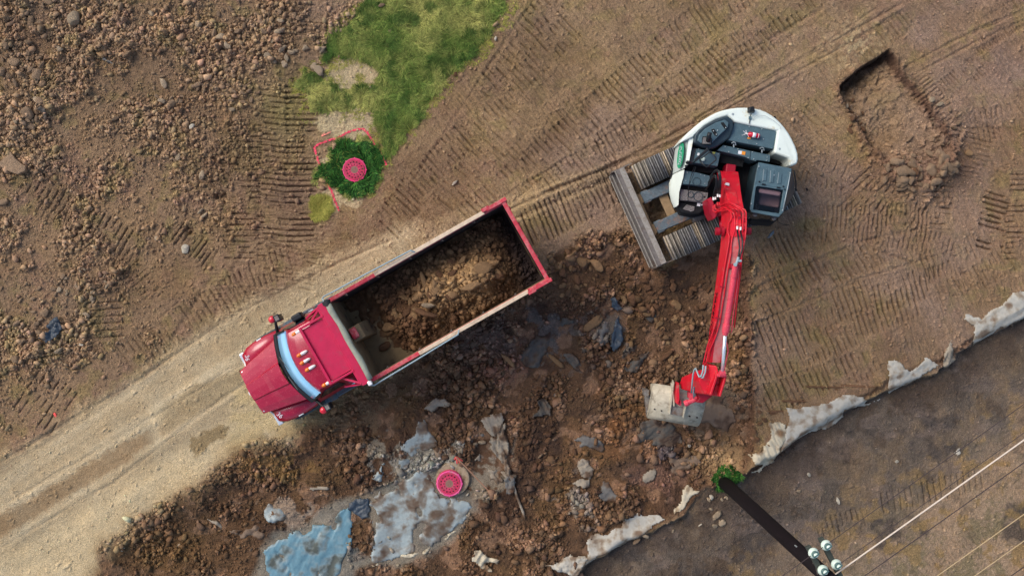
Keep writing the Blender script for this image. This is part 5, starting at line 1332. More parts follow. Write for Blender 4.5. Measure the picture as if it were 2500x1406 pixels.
# cowl under the screen
out = [Vector((7.06 + .26 * (1 - (-1 + 2 * i / 12) ** 2), vc + 1.04 * (-1 + 2 * i / 12), 1.93)) for i in range(13)]
b = T(); b.loft([[v + Vector((-.16, 0, -.02)) for v in out], [v + Vector((-.1, 0, .035)) for v in out], out, [v + Vector((0, 0, -.12)) for v in out]], cap=False, close=False)
b.build('cowl', M['plastic'], cab, smooth=True)
b = T()
for t in (-.5, .15): 
    c_ = Vector((7.0 + .24 * (1 - t * t), vc + t * .9, 2.04)); b.bar(c_, c_ + Vector((-.1, .42, .2)), .015, .012)
b.build('wiper', M['plastic'], cab)
for (u, v) in ((6.33, -.73), (6.47, -.19), (6.5, .02), (6.47, .24), (6.3, .80)):
    u += .02
    b = T(); b.ell((u - .07, v + vc + .0, 2.72 if abs(v) < .5 else 2.66), (.13, .045, .045)); lp = b.build('marker_light', M['lens'], cab, smooth=True)
    b = T(); b.ell((u + .05, v + vc, 2.725 if abs(v) < .5 else 2.665), (.075, .05, .048)); b.build('amber_lens', M['amber'], lp, smooth=True)
b = T(); b.cyl((6.42, vc + .08, 2.7), (6.42, vc + .08, 2.8), .02); b.build('antenna_base', M['plastic'], cab)
b = T(); b.box((6.08, vc - .1, 2.72), (.06, .3, .02)); b.build('roof_seam', M['edark'], cab)
# bonnet
def hood(t, u):
    """cross-section point: t in -1..1 across, u along"""
    f = (8.48 - u) / (8.48 - 6.98)
    hw = .655 + (.93 - .655) * f
    z = 1.46 + .47 * f ** .9 + .05 * (1 - abs(t)) + (.045 if abs(t) < .34 else 0) - .10 * abs(t) ** 4
    ue = u + (.26 * (1 - t * t) * f if f > .5 else 0.0)
    return Vector((ue if f > .5 else u, vc - .015 + hw * t, z))
ts = [-1, -.97, -.75, -.5, -.36, -.32, -.1, 0, .1, .32, .36, .5, .75, .97, 1]
us = [8.48, 8.44, 8.2, 7.9, 7.6, 7.3, 7.1]
rows = [[hood(t, u) for t in ts] for u in us]
rows = [[v + Vector((.01, 0, -.10)) for v in rows[0]]] + rows
b = T(); b.loft(rows, cap=False, close=False)
low = [[v, Vector((v.x, v.y, 1.0))] for v in (r[0] for r in rows)]
b.loft(low, cap=False, close=False); b.loft([[v, Vector((v.x, v.y, 1.0))] for v in (r[-1] for r in rows)], cap=False, close=False)
bo = b.build('bonnet', M['tred'], truck, smooth=False)
so = bo.modifiers.new('thick', 'SOLIDIFY'); so.thickness = .015; so.offset = 0
b = T(); b.box((8.40, vc - .015, 1.02), (.10, 1.26, .82)); 
g = b.build('grille', M['chrome'], truck, bevel=.02)
b = T()
for i in range(9): b.box((8.46, vc - .015, .72 + i * .075), (.02, 1.14, .035))
b.build('grille_bars', M['chassis'], g)
b = T(); b.box((8.50, vc - .01, 1.47), (.07, .10, .05)); b.build('bonnet_emblem', M['lens'], bo, bevel=.015)
b = T(); b.box((8.42, vc, .5), (.16, 2.3, .28)); b.build('bumper', M['chrome'], truck, bevel=.03)
for s in (-1, 1):
    rows = []
    for u, zt, o_ in ((8.32, 1.0, 1.0), (8.26, 1.20, 1.05), (8.05, 1.28, 1.15), (7.8, 1.33, 1.18), (7.45, 1.35, 1.19), (7.15, 1.28, 1.17), (6.98, 1.16, 1.12), (6.9, .95, 1.08)):
        hwi = .60 + (8.48 - u) / 1.5 * .27
        cut = .0
        rows.append([yy(u, hwi, zt + .06, s), yy(u, hwi + (o_ - hwi) * .5, zt + .05, s), yy(u, o_ - .04, zt, s), yy(u, o_, zt - .08, s), yy(u, o_, zt - .16, s)])
    b = T(); b.loft(rows, cap=False, close=False)
    fe = b.build('fender', M['tred'], truck, smooth=True); so = fe.modifiers.new('thick', 'SOLIDIFY'); so.thickness = .02; so.offset = 0
    b = T(); b.loft([[yy(8.44, .64, .92, s), yy(8.36, .64, .92, s), yy(8.36, .64, 1.16, s), yy(8.41, .64, 1.12, s)], [yy(8.30, 1.08, .92, s), yy(8.20, 1.08, .92, s), yy(8.18, 1.08, 1.18, s), yy(8.25, 1.08, 1.12, s)]])
    b.build('headlight', M['lens'], truck, bevel=.015)
    b = T(); b.box(tuple(yy(7.62, 1.17, 1.30, s)), (.15, .05, .05)); b.build('side_marker', M['lens'], fe, bevel=.01)
    # mirror
    b = T(); b.tube([yy(6.92, 1.0, 1.98, s), yy(6.85, 1.12, 2.12, s), yy(6.78, 1.24, 2.24, s), yy(6.72, 1.32, 2.3, s)], [.05, .05, .04, .04], 8)
    b.box(tuple(yy(6.66, 1.34, 2.14, s)), (.14, .17, .38))
    b.box(tuple(yy(6.66, 1.34, 2.345, s)), (.16, .19, .03))
    mi = b.build('mirror', M['plastic'], cab, bevel=.02)
    b = T(); b.box(tuple(yy(6.66, 1.34, 2.365, s)), (.10, .12, .012)); b.build('mirror_bracket', M['steel'], mi)
    b = T(); b.ell(yy(6.80, 1.38 if s < 0 else 1.36, 2.28, s), (.10, .10, .07)); b.build('mirror_cover', M['redlens'], mi, smooth=True)
    b = T(); b.box(tuple(yy(6.88, .92, 1.98, s)), (.26, .08, .05)); b.build('door_ledge', M['tred'], cab, bevel=.02)
    b = T(); b.loft([[yy(5.8, 1.0, 1.0, s), yy(5.8, 1.12, 1.0, s), yy(5.8, 1.12, 1.5, s), yy(5.8, 1.0, 1.95, s)], [yy(6.9, 1.0, 1.0, s), yy(6.9, 1.14, 1.0, s), yy(6.9, 1.14, 1.5, s), yy(6.9, 1.0, 1.95, s)]])
    dr = b.build('door', M['tred'], truck, bevel=.02)
    b = T(); b.box(tuple(yy(5.95, 1.15, 1.5, s)), (.14, .03, .04)); b.build('handle', M['chrome'], dr)
    fwd = Vector((math.cos(TA), math.sin(TA), 0)); 
    wpt = TF @ yy(8.13, .90, 1.352, s)
    text('36', .17, M['text_w'], fe, Matrix.Translation(wpt) @ Matrix.Rotation(R(-84 if s < 0 else -40), 4, 'Z'))
b = T(); b.box((6.22, vc - 1.12, 2.1), (.30, .18, .3)); b.tube([(6.22, vc - 1.12, 2.1), (6.22, vc - 1.12, 1.2)], .07, 12); b.build('air_intake', M['plastic'], truck, bevel=.05, seg=3)

# load of soil in the bed
uu, vv = np.meshgrid(np.arange(.06, 5.12, .03), np.arange(-1.08, 1.09, .03)); uu = uu.astype(np.float32); vv = vv.astype(np.float32)
hl = .62 * np.exp(-((uu - 2.15) / 1.0) ** 2 - ((vv - .02) / .62) ** 2) + .42 * np.exp(-((uu - 1.4) / .55) ** 2 - ((vv - .35) / .4) ** 2) + .30 * np.exp(-((uu - 3.6) / .5) ** 2 - ((vv - .45) / .45) ** 2) + .3 * np.exp(-((uu - 2.9) / .35) ** 2 - ((vv + .1) / .4) ** 2)
hl += .30 * sst(4.5, 3.9, uu + .25 * vv) * sst(.0, .4, uu)
la, li = worley(uu / .22, vv / .22, 2); lb, lj = worley(uu / .11, vv / .11, 8)
hl = hl + .10 * fbm(uu / .5, vv / .5, 3, 4) + .10 * dome(la, .6) * (li > .35) + .05 * dome(lb, .6) * (lj > .3)
edge = sst(5.0, 4.2, uu + .5 * vv + .25 * fbm(uu / .3, vv / .3, 5, 3) - .1)
hl = hl * (.25 + .75 * sst(.15, 1.1, uu - .25 * vv))
zl = 1.17 + np.clip(hl * edge, -.05, None) - .04 * (1 - edge)
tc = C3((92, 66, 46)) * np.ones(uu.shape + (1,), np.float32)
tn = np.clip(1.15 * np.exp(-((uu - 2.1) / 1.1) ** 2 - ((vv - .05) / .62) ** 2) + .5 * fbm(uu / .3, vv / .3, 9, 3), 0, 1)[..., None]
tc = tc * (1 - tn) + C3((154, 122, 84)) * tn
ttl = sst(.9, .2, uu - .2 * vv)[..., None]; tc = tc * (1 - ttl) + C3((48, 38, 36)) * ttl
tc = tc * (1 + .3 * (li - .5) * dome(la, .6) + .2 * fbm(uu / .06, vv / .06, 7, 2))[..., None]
LV = np.stack([uu.ravel(), vv.ravel(), zl.ravel(), np.ones(uu.size)], 1) @ np.array(TF).T
F_ = gridF(uu.shape[1], uu.shape[0])
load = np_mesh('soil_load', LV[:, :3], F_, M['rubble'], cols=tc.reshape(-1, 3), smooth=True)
tag(load, 'heap of moist brown soil filling the bed of the red dump truck', 'soil', kind='stuff')
def zload(wx, wy):
    q = np.stack([wx, wy, np.zeros(len(wx)), np.ones(len(wx))], 1) @ np.array(TF.inverted()).T
    i = np.clip(((q[:, 0] - .06) / .03).astype(int), 0, uu.shape[1] - 1); j = np.clip(((q[:, 1] + 1.08) / .03).astype(int), 0, uu.shape[0] - 1)
    return zl[j, i]
n = 2600; lu = rs.uniform(.15, 4.3, n); lv = rs.uniform(-1.0, 1.0, n)
q = np.stack([lu, lv, np.zeros(n), np.ones(n)], 1) @ np.array(TF).T
cx_, cy_ = 1250 + q[:, 0] * 85, 703 - q[:, 1] * 85
ci = np.clip(((lu - .06) / .03).astype(int), 0, uu.shape[1] - 1); cj = np.clip(((lv + 1.08) / .03).astype(int), 0, uu.shape[0] - 1)
scatter('soil_crumbs', n, cx_, cy_, 3.5 + 6 * rs.gamma(1.1, .6, n).clip(0, 2.6), (tc[cj, ci] * rs.uniform(1.0, 1.6, (n, 1))).clip(.02, .6), SMALL, 'crumbs of soil on top of the load in the dump bed', 'soil', seed=9, zfun=zload)
def lclod(px, py, s, mk, lb, asp=.8, rot=0, flat=.7):
    z = 1.9
    for _ in range(3):
        w_ = P(px, py, z); z = float(zload(np.array([w_.x]), np.array([w_.y]))[0])
    o = rock(px, py, s * .92, mk, lb, 'soil lump', 'soil_lump', asp=asp, flat=flat, rot=rot, z=z + s / 85 / 2 * .25)
    return o
lclod(952, 798, 44, 'clod_tan', 'large tan lump near the headboard end of the load', .8, .2)
lclod(1036, 690, 56, 'clod_tan', 'long slab lying across the top of the load', .3, -1.2, .5)
lclod(1024, 712, 50, 'clod_tan', 'second long slab just left of the one across the load', .28, -1.45, .5)
lclod(1046, 745, 40, 'rock_pale', 'palest crumbly lump in the middle of the load', .6, -.1, .5)
lclod(1078, 690, 30, 'clod_tan', 'flat pointed tan piece right of the long slab on the load', .4, -.2, .5)
lclod(1150, 700, 60, 'clod_tan', 'broad tan slab at the right of the load top', .6, .3, .4)
lclod(1175, 655, 62, 'clod_tan', 'broad flat tan slab nearest the tailgate on the load', .7, .2, .35)
lclod(1215, 675, 36, 'clod', 'brown lump on the slope of the load facing the tailgate', .8, .4)
lclod(1126, 600, 34, 'clod', 'brown upright lump against the far side board of the load', .5, 1.1)
lclod(1040, 765, 60, 'clod', 'long brown lump under the pale one on the load', .4, -.3)
lclod(940, 845, 36, 'clod', 'brown lump low in the load near the cab end', .8, .6)
lclod(905, 785, 34, 'clod', 'dark reddish lump left of the large tan one in the load', .7, 1.2)
for i in range(48):
    a = rs.uniform(0, 2 * PI); q_ = math.sqrt(rs.rand())
    o = lclod(1085 + 130 * q_ * math.cos(a), 695 + 48 * q_ * math.sin(a) - .5 * 130 * q_ * math.cos(a), rs.uniform(14, 34), 'clod_tan' if rs.rand() < .7 else 'clod', ('small ', 'rounded ', 'angular ', 'low ')[i % 4] + ('lump near the crest' if q_ < .55 else 'lump on the outer slope') + ' of the soil load, ' + ('cab side' if math.cos(a) < -.3 else 'tailgate side' if math.cos(a) > .3 else 'middle'), rs.uniform(.6, 1), rs.uniform(0, 6))
    o['group'] = 'small lumps on the load'

# ---------------------------------------------------------------- excavator
EO = Vector((5.85, 3.0, 0))
ex = empty('excavator', (EO.x, EO.y, 0), 0, 'white and black tracked excavator with a long red boom reaching down the view', 'excavator')
E_ = lambda: MB()
# undercarriage, its own axes (u towards the dozer blade)
uo = P(1598, 518, .8)
UF = Matrix.LocRotScale(Vector((uo.x, uo.y, 0.02)), Matrix.Rotation(R(204), 3, 'Z'), None)
UM = lambda: MB(UF)
uc = 0.0
def track(vcn, name='crawler_track'):
    """grousered shoes round a flattened loop"""
    ul_, ur_, r_, zc_ = -3.5, -.42, .38, .42
    Ls = ur_ - ul_; per = 2 * Ls + 2 * PI * r_; n = int(per / .138); sp = per / n
    V, F, K = [], [], []; rr = np.random.RandomState(int(abs(vcn) * 100) + 3)
    palette = [lin((112, 110, 108)), lin((128, 120, 108)), lin((94, 94, 96)), lin((150, 136, 116)), lin((104, 98, 92)), lin((82, 80, 82))]
    for k in range(n):
        s = k * sp
        if s < Ls: p = Vector((ul_ + s, 0, zc_ + r_)); nrm = Vector((0, 0, 1))
        elif s < Ls + PI * r_:
            a = (s - Ls) / r_; nrm = Vector((math.sin(a), 0, math.cos(a))); p = Vector((ur_, 0, zc_)) + nrm * r_
        elif s < 2 * Ls + PI * r_: p = Vector((ur_ - (s - Ls - PI * r_), 0, zc_ - r_)); nrm = Vector((0, 0, -1))
        else:
            a = (s - 2 * Ls - PI * r_) / r_; nrm = Vector((-math.sin(a), 0, -math.cos(a))); p = Vector((ul_, 0, zc_)) + nrm * r_
        t = Vector((nrm.z, 0, -nrm.x)); m = Matrix((t, Vector((0, 1, 0)), nrm)).transposed()
        q = MB(); p = p + Vector((0, vcn, 0))
        q.box(p, (sp * .84, .72, .03), m)
        for j, h in ((-.36, .05), (.04, .03)):
            q.box(p + m @ Vector((j * sp, 0, .02 + h / 2)), (.02, .72, h), m)
        base = len(V); c = np.array(palette[rr.randint(6)]) * rr.uniform(.75, 1.3)
        for i_, v in enumerate(q.v):
            w_ = UF @ v; V.append((w_.x, w_.y, w_.z)); kk = i_ // 8
            K.append(c * (0.5 if kk == 0 else (1.7 if kk == 1 else 1.1)))
        F += [[base + a for a in f] for f in q.f]
    V = np.array(V); o = np_mesh(name, V - np.array(ex.location), np.array(F), M['track'], cols=np.array(K).clip(0, .8), parent=ex)
    b = UM()
    for i in range(7): b.lathe((ul_ + .2 + i * (Ls - .4) / 6, vcn, .2), [(.02, -.2), (.12, -.2), (.12, .2), (.02, .2)], 14, Matrix.Rotation(PI / 2, 3, 'X'))
    for u_ in (ul_, ur_): b.lathe((u_, vcn, zc_), [(.02, -.16), (.33, -.16), (.33, .16), (.02, .16)], 22, Matrix.Rotation(PI / 2, 3, 'X'))
    b.box(((ul_ + ur_) / 2, vcn, .45), (Ls - .3, .34, .34))
    b.build('roller_frame', M['steel'], o)
    # shoe slots
    b = UM()
    for k in range(14): b.box((ur_ - .05 - k * sp * (2 if k % 3 else 2), vcn - .06 + .12 * (k % 2), zc_ + r_ + .05), (.05, .09, .02))
    b.build('shoe_slots', M['hole'], o)
track(-1.09); track(1.09)
b = UM(); b.box((-2.0, 0, .62), (2.2, 1.5, .32)); b.box((-2.0, 0, .5), (1.2, 2.0, .25)); b.build('car_body', M['steel'], ex, bevel=.03)
b = UM(); b.lathe((-2.0, 0, .8), [(.1, 0), (.62, 0), (.62, .3), (.1, .3)], 32); b.build('slew_ring', M['void'], ex)
# push frame with its opening
b = UM()
b.box((-.46, 0, .46), (.26, 1.0, .10)); b.box((.24, 0, .46), (.16, 1.2, .12))
b.build('push_frame', M['mud'], ex, bevel=.03)
for s, wv in ((-1, .5), (1, .42)):
    b = UM(); b.loft([[Vector((-.92, s * wv - .17, .44)), Vector((-.92, s * wv + .17, .44)), Vector((-.92, s * wv + .17, .64)), Vector((-.92, s * wv - .17, .64))], [Vector((.12, s * wv - .16, .42)), Vector((.12, s * wv + .16, .42)), Vector((.12, s * wv + .14, .60)), Vector((.12, s * wv - .14, .60))]])
    b.box((.0, s * wv, .48), (.22, .36, .22))
    b.build('blade_cylinder_guard', M['bluesteel'], ex, bevel=.03)
    b = UM(); b.loft([[Vector((.08, s * wv - .12, .40)), Vector((.08, s * wv + .12, .40)), Vector((.08, s * wv + .12, .54)), Vector((.08, s * wv - .12, .54))], [Vector((.34, s * (wv + .02) - .2, .38)), Vector((.34, s * (wv + .02) + .2, .38)), Vector((.34, s * (wv + .02) + .2, .5)), Vector((.34, s * (wv + .02) - .2, .5))]])
    b.build('push_arm', M['mud'], ex, bevel=.02)
# dozer blade
prof = [(.64, .10), (.60, .14), (.50, .24), (.445, .40), (.455, .58), (.53, .74), (.40, .80), (.29, .77), (.27, .62), (.33, .40), (.42, .18), (.56, .08)]
b = UM(); b.loft([[Vector((u, v, z)) for u, z in prof] for v in (-1.49, 1.41)])
bl = b.build('dozer_blade', M['blade'], ex, bevel=.01)
b = UM(); b.box((.64, -.04, .10), (.025, 2.84, .12), Matrix.Rotation(R(25), 3, 'Y')); b.box((.545, -.04, .755), (.03, 2.9, .03)); b.box((.30, -.04, .79), (.06, 2.9, .03)); b.box((.36, -.04, .80), (.12, 2.9, .02)); b.box((.585, -.04, .30), (.02, 2.86, .05), Matrix.Rotation(R(30), 3, 'Y')); b.build('cutting_edge', M['edge'], bl)
b = UM()
for v in (-1.505, 1.425): b.box((.40, v, .42), (.46, .025, .62)); b.box((.12, v, .74), (.2, .02, .04))
b.build('end_plates', M['steel'], bl)

# upper structure: deck and skirt
UA = R(-101.5)
XF = Matrix.LocRotScale(Vector((5.835, 3.004, 0)), Matrix.Rotation(UA, 3, 'Z'), None)
XM = lambda: MB(XF)
dk = [(-1.70, 0), (-1.55, .75), (-1.15, 1.25), (-.55, 1.52), (.2, 1.58), (1.0, 1.30), (1.05, .46), (.62, .36), (.62, -.16), (1.02, -.2), (1.22, -.6), (1.22, -1.0), (.9, -1.28), (.2, -1.46), (-.6, -1.38), (-1.2, -1.05), (-1.55, -.6)]
b = XM(); b.prism([Vector((u, v, 1.22)) for u, v in dk], .98); b.build('deck', M['void'], ex, bevel=.02)
z4 = lambda l: [(1620 + p[0] * .22757, 240 + p[1] * .22757) + tuple(p[2:]) for p in l]
z6 = lambda l: [(1820 + p[0] * .1423, 390 + p[1] * .1423) + tuple(p[2:]) for p in l]
def pz(name, pts, zt, zb_, m, par=ex, bev=.015, seg=2):
    q = MB(); q.pxprism(pts, zt, zb_); return q.build(name, m, par, bevel=bev, seg=seg)
cw_out = [(160, 488), (235, 395), (330, 308), (410, 243), (500, 188), (570, 152), (640, 128), (720, 110), (800, 100), (880, 99), (950, 104), (1030, 120), (1100, 145), (1160, 180), (1210, 217), (1260, 265), (1300, 312), (1345, 375), (1380, 438), (1415, 510), (1440, 585), (1446, 650), (1436, 705), (1355, 733)]
cw_in = [(1340, 645), (1185, 588), (1222, 350), (1000, 305), (755, 256), (690, 190), (560, 232), (440, 302), (330, 400), (322, 412)]
cwt = pz('counterweight', z4([p + (2.05,) for p in cw_out] + [p + (2.13,) for p in cw_in]), 2.1, 1.05, M['white'], bev=.06, seg=4)
M['rust'] = mat('rust_stain', lin((206, 186, 132)), rough=.6, var=.15)
b = MB()
for (x, y) in ((742, 172), (1245, 545)): b.lathe(P(*z4([(x, y)])[0], 2.125) , [(.03, -.02), (.03, .012), (.002, .018)], 14)
b.build('lifting_eye', M['bolt'], cwt)
def line(name, pts, z, r, m, par, n=6):
    q = MB(); q.tube([P(p[0], p[1], p[2] if len(p) > 2 else z) for p in pts], r, n); return q.build(name, m, par, smooth=True)
line('seam', z4([(870, 262), (960, 250), (975, 205), (1010, 184), (1090, 190), (1180, 240), (1255, 305), (1250, 345)]), 2.118, .006, M['grey_panel'], cwt)
b = MB(); c0 = P(*z4([(945, 132)])[0], 2.2); b.loft([[c0 + Vector(v) for v in ((-.1, -.06, -.09), (.1, -.06, -.09), (.1, .09, -.09), (-.1, .09, -.09))], [c0 + Vector(v) for v in ((-.08, -.03, .05), (.08, -.03, .05), (.05, .1, .05), (-.05, .1, .05))]])
rc = b.build('rear_camera', M['plastic'], ex, bevel=.02)
line('cable', z4([(940, 165), (930, 200), (925, 240), (918, 275)]), 2.15, .012, M['hose'], rc)
b = MB(); b.box(P(*z4([(928, 212)])[0], 2.15), (.07, .08, .03)); b.build('bracket', M['deck'], rc)
# side cladding
p1 = pz('side_panel', z4([(158, 492, 1.55), (215, 440, 1.9), (275, 415, 2.0), (325, 412, 2.0), (298, 560, 2.0), (272, 700, 2.0), (225, 752, 1.95), (165, 778, 1.8), (112, 806, 1.45), (132, 660, 1.5)]), 1.9, 1.1, M['grey_panel'], bev=.02)
p1b = pz('panel_top', z4([(275, 418, 2.012), (325, 412, 2.02), (298, 560, 2.02), (272, 700, 2.02), (240, 735, 1.99), (235, 700, 1.97), (255, 560, 2.0)]), 2.0, 1.9, M['white'], p1, bev=.008)
p2 = pz('side_panel', z4([(111, 812, 1.42), (160, 790, 1.75), (228, 760, 1.9), (212, 850, 1.85), (190, 930, 1.8), (170, 1010, 1.75), (162, 1090, 1.7), (163, 1145, 1.6), (142, 1166, 1.5), (100, 1098, 1.35), (80, 1010, 1.35), (78, 905, 1.38)]), 1.6, 1.05, M['white'], bev=.02)
el = []
for k in range(24):
    a = 2 * PI * k / 24; xx, yy_ = 31 * math.cos(a) * (1 if 1 else 1), 140 * math.sin(a)
    an = R(8); el.append(z4([(184 + xx * math.cos(an) - yy_ * math.sin(an) * 1.0, 618 + xx * math.sin(an) + yy_ * math.cos(an))])[0])
nrm_z = lambda px: 1.55 + (px - 1648) / 26 * .42
b = MB(); b.add([P(x, y, 1.86 + .010 * (x - 1662)) + Vector((0, 0, .05)) for x, y in el], [tuple(range(24))]); 
lg = b.build('emblem', M['green'], p1); so = lg.modifiers.new('t', 'SOLIDIFY'); so.thickness = .03
tw = P(*z4([(184, 618)])[0], 1.97)
text('TAKEUCHI', .125, M['text_w'], lg, Matrix.Translation(tw) @ Matrix.Rotation(R(82), 4, 'Z') @ Matrix.Rotation(R(18), 4, 'X'), xs=.85)
# black hood with exhaust
hdp = z4([(325, 480, 2.12), (330, 400, 2.15), (375, 340, 2.17), (460, 280, 2.2), (560, 232, 2.2), (640, 200, 2.2), (692, 188, 2.2), (752, 242, 2.2), (748, 330, 2.2), (712, 425, 2.12), (640, 480, 2.08), (560, 532, 2.05), (500, 548, 2.04), (400, 510, 2.08)])
hd = pz('muffler_hood', hdp, 2.2, 1.25, M['black'], bev=.05, seg=3)
b = MB(); b.pxprism(z4([(365, 455), (385, 390), (450, 325), (560, 262), (660, 230), (700, 262), (690, 318), (600, 400), (530, 470), (505, 500), (415, 490)]), 2.235, 2.15); b.build('hood_top', M['deck'], hd, bevel=.02)
def slot(pts, zt, name='slot'): 
    return pz(name, z4(pts), zt, zt - .06, M['void'], hd, bev=.008)
slot([(615, 262), (645, 258), (688, 318), (678, 332), (655, 330), (620, 280)], 2.245); slot([(512, 335), (545, 328), (582, 385), (575, 408), (550, 402), (516, 352)], 2.245)
slot([(418, 412), (500, 405), (522, 440), (515, 500), (408, 495)], 2.25)
b = MB(); b.pxprism(z4([(426, 422), (495, 415), (512, 445), (505, 492), (416, 488)]), 2.262, 2.2); ep = b.build('exhaust_plate', M['step'], hd)
b = MB(); b.tube([P(*z4([(478, 460)])[0], 2.2), P(*z4([(482, 440)])[0], 2.36), P(*z4([(490, 400)])[0], 2.42), P(*z4([(497, 368)])[0], 2.44)], [.065, .065, .062, .055], 14); b.build('exhaust_pipe', M['plastic'], hd, smooth=True)
def bolts(pts, z, par, r=.016):
    q = MB()
    for x, y in pts: q.lathe(P(*z4([(x, y)])[0], z), [(r, -.01), (r, .008), (.002, .014)], 10)
    return q.build('bolts', M['bolt'], par)
bolts([(668, 318), (536, 352), (568, 390), (580, 346)], 2.26, hd)
# engine cover plates
ec = pz('engine_cover', z4([(755, 258), (1000, 308), (1220, 352), (1180, 548), (690, 452), (740, 330)]), 2.06, 1.3, M['deck'], bev=.02)
bolts([(920, 305), (1055, 332), (1072, 440), (845, 398), (1000, 490)], 2.07, ec, .014)
b = MB(); b.pxprism(z4([(902, 420), (938, 425), (934, 440), (898, 436)]), 2.068, 2.04); b.build('sticker', M['sticker_o'], ec)
pz('gap_plate', z4([(690, 455), (1180, 550), (1172, 585), (640, 500)]), 1.7, 1.25, M['void'])
cp = pz('control_cover', z4([(640, 502), (930, 565), (1147, 610), (1140, 685), (1060, 672), (1000, 665), (990, 678), (930, 660), (872, 632), (578, 560)]), 1.95, 1.3, M['deck'], bev=.012)
bolts([(662, 520), (800, 545), (700, 575), (908, 640), (968, 655), (955, 578), (1112, 635), (1108, 668)], 1.96, cp, .014)
line('seam', z4([(934, 568), (926, 655)]), 1.955, .006, M['void'], cp)
b = MB(); b.pxprism(z4([(805, 562), (842, 568), (836, 604), (798, 598)]), 1.962, 1.93); s1 = b.build('sticker', M['sticker_w'], cp)
b = MB(); b.pxprism(z4([(843, 568), (880, 574), (874, 610), (837, 604)]), 1.962, 1.93); b.build('sticker', M['sticker_o'], cp)
for (x, y) in ((755, 492), (1058, 550)):
    b = MB(); c_ = P(*z4([(x, y)])[0], 2.06); b.tube([c_ + Vector((-.06, .02, 0)), c_ + Vector((-.02, .05, .03)), c_ + Vector((.03, .03, .03)), c_ + Vector((.05, -.03, 0))], .014, 6); b.box(c_ + Vector((0, -.04, -.03)), (.03, .09, .02)); b.build('latch', M['bolt'], cp)
pz('rear_tray', z4([(1160, 595), (1338, 628), (1330, 722), (1148, 690)]), 1.45, 1.25, M['void'], bev=.01)
pz('bulkhead', z4([(610, 600), (870, 652), (850, 740), (608, 690)]), 1.62, 1.25, M['void'], bev=.01)
# right hand side boxes
rb = pz('tank_cover', z4([(355, 540), (470, 560), (610, 588), (582, 732), (440, 708), (318, 690)]), 1.88, 1.25, M['deck'], bev=.012)
pz('valve_tray', z4([(312, 532), (355, 540), (318, 690), (285, 684)]), 1.8, 1.25, M['step'], rb, bev=.01)
bolts([(588, 600), (575, 712), (378, 545), (420, 690)], 1.89, rb, .012)
b = MB(); b.lathe(P(*z4([(422, 655)])[0], 1.88), [(.055, 0), (.055, .03), (.035, .032), (.03, .05), (.002, .05)], 20); b.build('filler_cap', M['porcelain'], rb)
b = MB(); b.pxprism(z4([(366, 585), (390, 590), (380, 618), (358, 614)]), 1.89, 1.86); b.build('sticker', M['sticker_w'], rb)
b = MB(); b.pxprism(z4([(526, 575), (558, 580), (552, 600), (522, 596)]), 1.89, 1.86); b.build('sticker', M['sticker_y'], rb)
pz('step_well', z4([(225, 700), (580, 735), (560, 800), (340, 800), (215, 770)]), 1.45, 1.25, M['void'])
tb = pz('tool_box_lid', z4([(228, 775), (350, 795), (505, 835), (470, 950), (330, 930), (205, 920)]), 1.78, 1.25, M['deck'], bev=.015)
bolts([(255, 798), (240, 885), (440, 830), (445, 915), (400, 820)], 1.79, tb, .012)
b = MB()
ovc = z4([(355, 895)])[0]
b.lathe(P(*ovc, 1.785), [(.115, 0), (.115, .012), (.10, .012), (.10, 0)], 20, ring=True); b.build('embossed_ring', M['black'], tb)
pz('step_well', z4([(195, 925), (470, 955), (485, 1005), (180, 975)]), 1.5, 1.25, M['void'])
sp_ = pz('step_plate', z4([(185, 975), (480, 1012), (466, 1122), (172, 1090)]), 1.62, 1.2, M['step'], bev=.012)
for (x, y, w_) in ((292, 1035, .085), (372, 1055, .13)):
    b = MB(); b.lathe(P(*z4([(x, y)])[0], 1.625), [(w_, 0), (w_, .012), (w_ - .018, .012), (w_ - .018, 0)], 18, ring=True); b.build('step_ring', M['black'], sp_)
b = MB(); b.lathe(P(*z4([(440, 1060)])[0], 1.62), [(.025, 0), (.025, .008), (.001, .009)], 12); b.build('drain_hole', M['hole'], sp_)
ns = pz('nose_guard', z4([(142, 1166), (165, 1100), (466, 1130), (440, 1205), (385, 1240), (290, 1245), (200, 1232)]), 1.45, 1.0, M['void'], bev=.06, seg=3)
pz('grit_plate', z4([(250, 1140), (335, 1162), (330, 1205), (300, 1218), (205, 1188)]), 1.48, 1.4, M['step'], ns, bev=.01)
for pts in ([(366, 1122), (402, 1127), (392, 1160), (358, 1154)], [(408, 1132), (440, 1138), (436, 1150), (405, 1150)]):
    pz('sticker', z4(pts), 1.49, 1.42, M['sticker_w'], ns, bev=0)
# handrail, mirror, aerial
line('hand_rail', z4([(390, 650, 1.95), (395, 682, 2.2), (455, 738, 2.2), (475, 735, 2.2), (562, 662, 2.2), (560, 635, 2.2), (512, 585, 2.2), (500, 575, 1.9)]), 2.2, .02, M['plastic'], ex, 8)
b = MB(); b.bar(P(*z4([(480, 545)])[0], 2.22), P(*z4([(335, 672)])[0], 2.15), .075, .05); b.bar(P(*z4([(505, 570)])[0], 2.24), P(*z4([(400, 650)])[0], 2.2), .03, .03); b.build('mirror_arm', M['plastic'], ex, bevel=.01)
b = MB(); b.ell(P(*z4([(258, 690)])[0], 2.15), (.05, .05, .12)); b.ell(P(*z4([(243, 728)])[0], 2.1), (.04, .035, .05)); b.tube([P(*z4([(262, 700)])[0], 2.15), P(*z4([(300, 712)])[0], 2.12), P(*z4([(345, 670)])[0], 2.12)], .015, 6); b.build('mirror', M['plastic'], ex, smooth=True)
line('aerial', z4([(330, 735, 2.1), (290, 850, 2.3), (268, 950, 2.3), (262, 1120, 1.5)]), 2.2, .010, M['plastic'], ex)
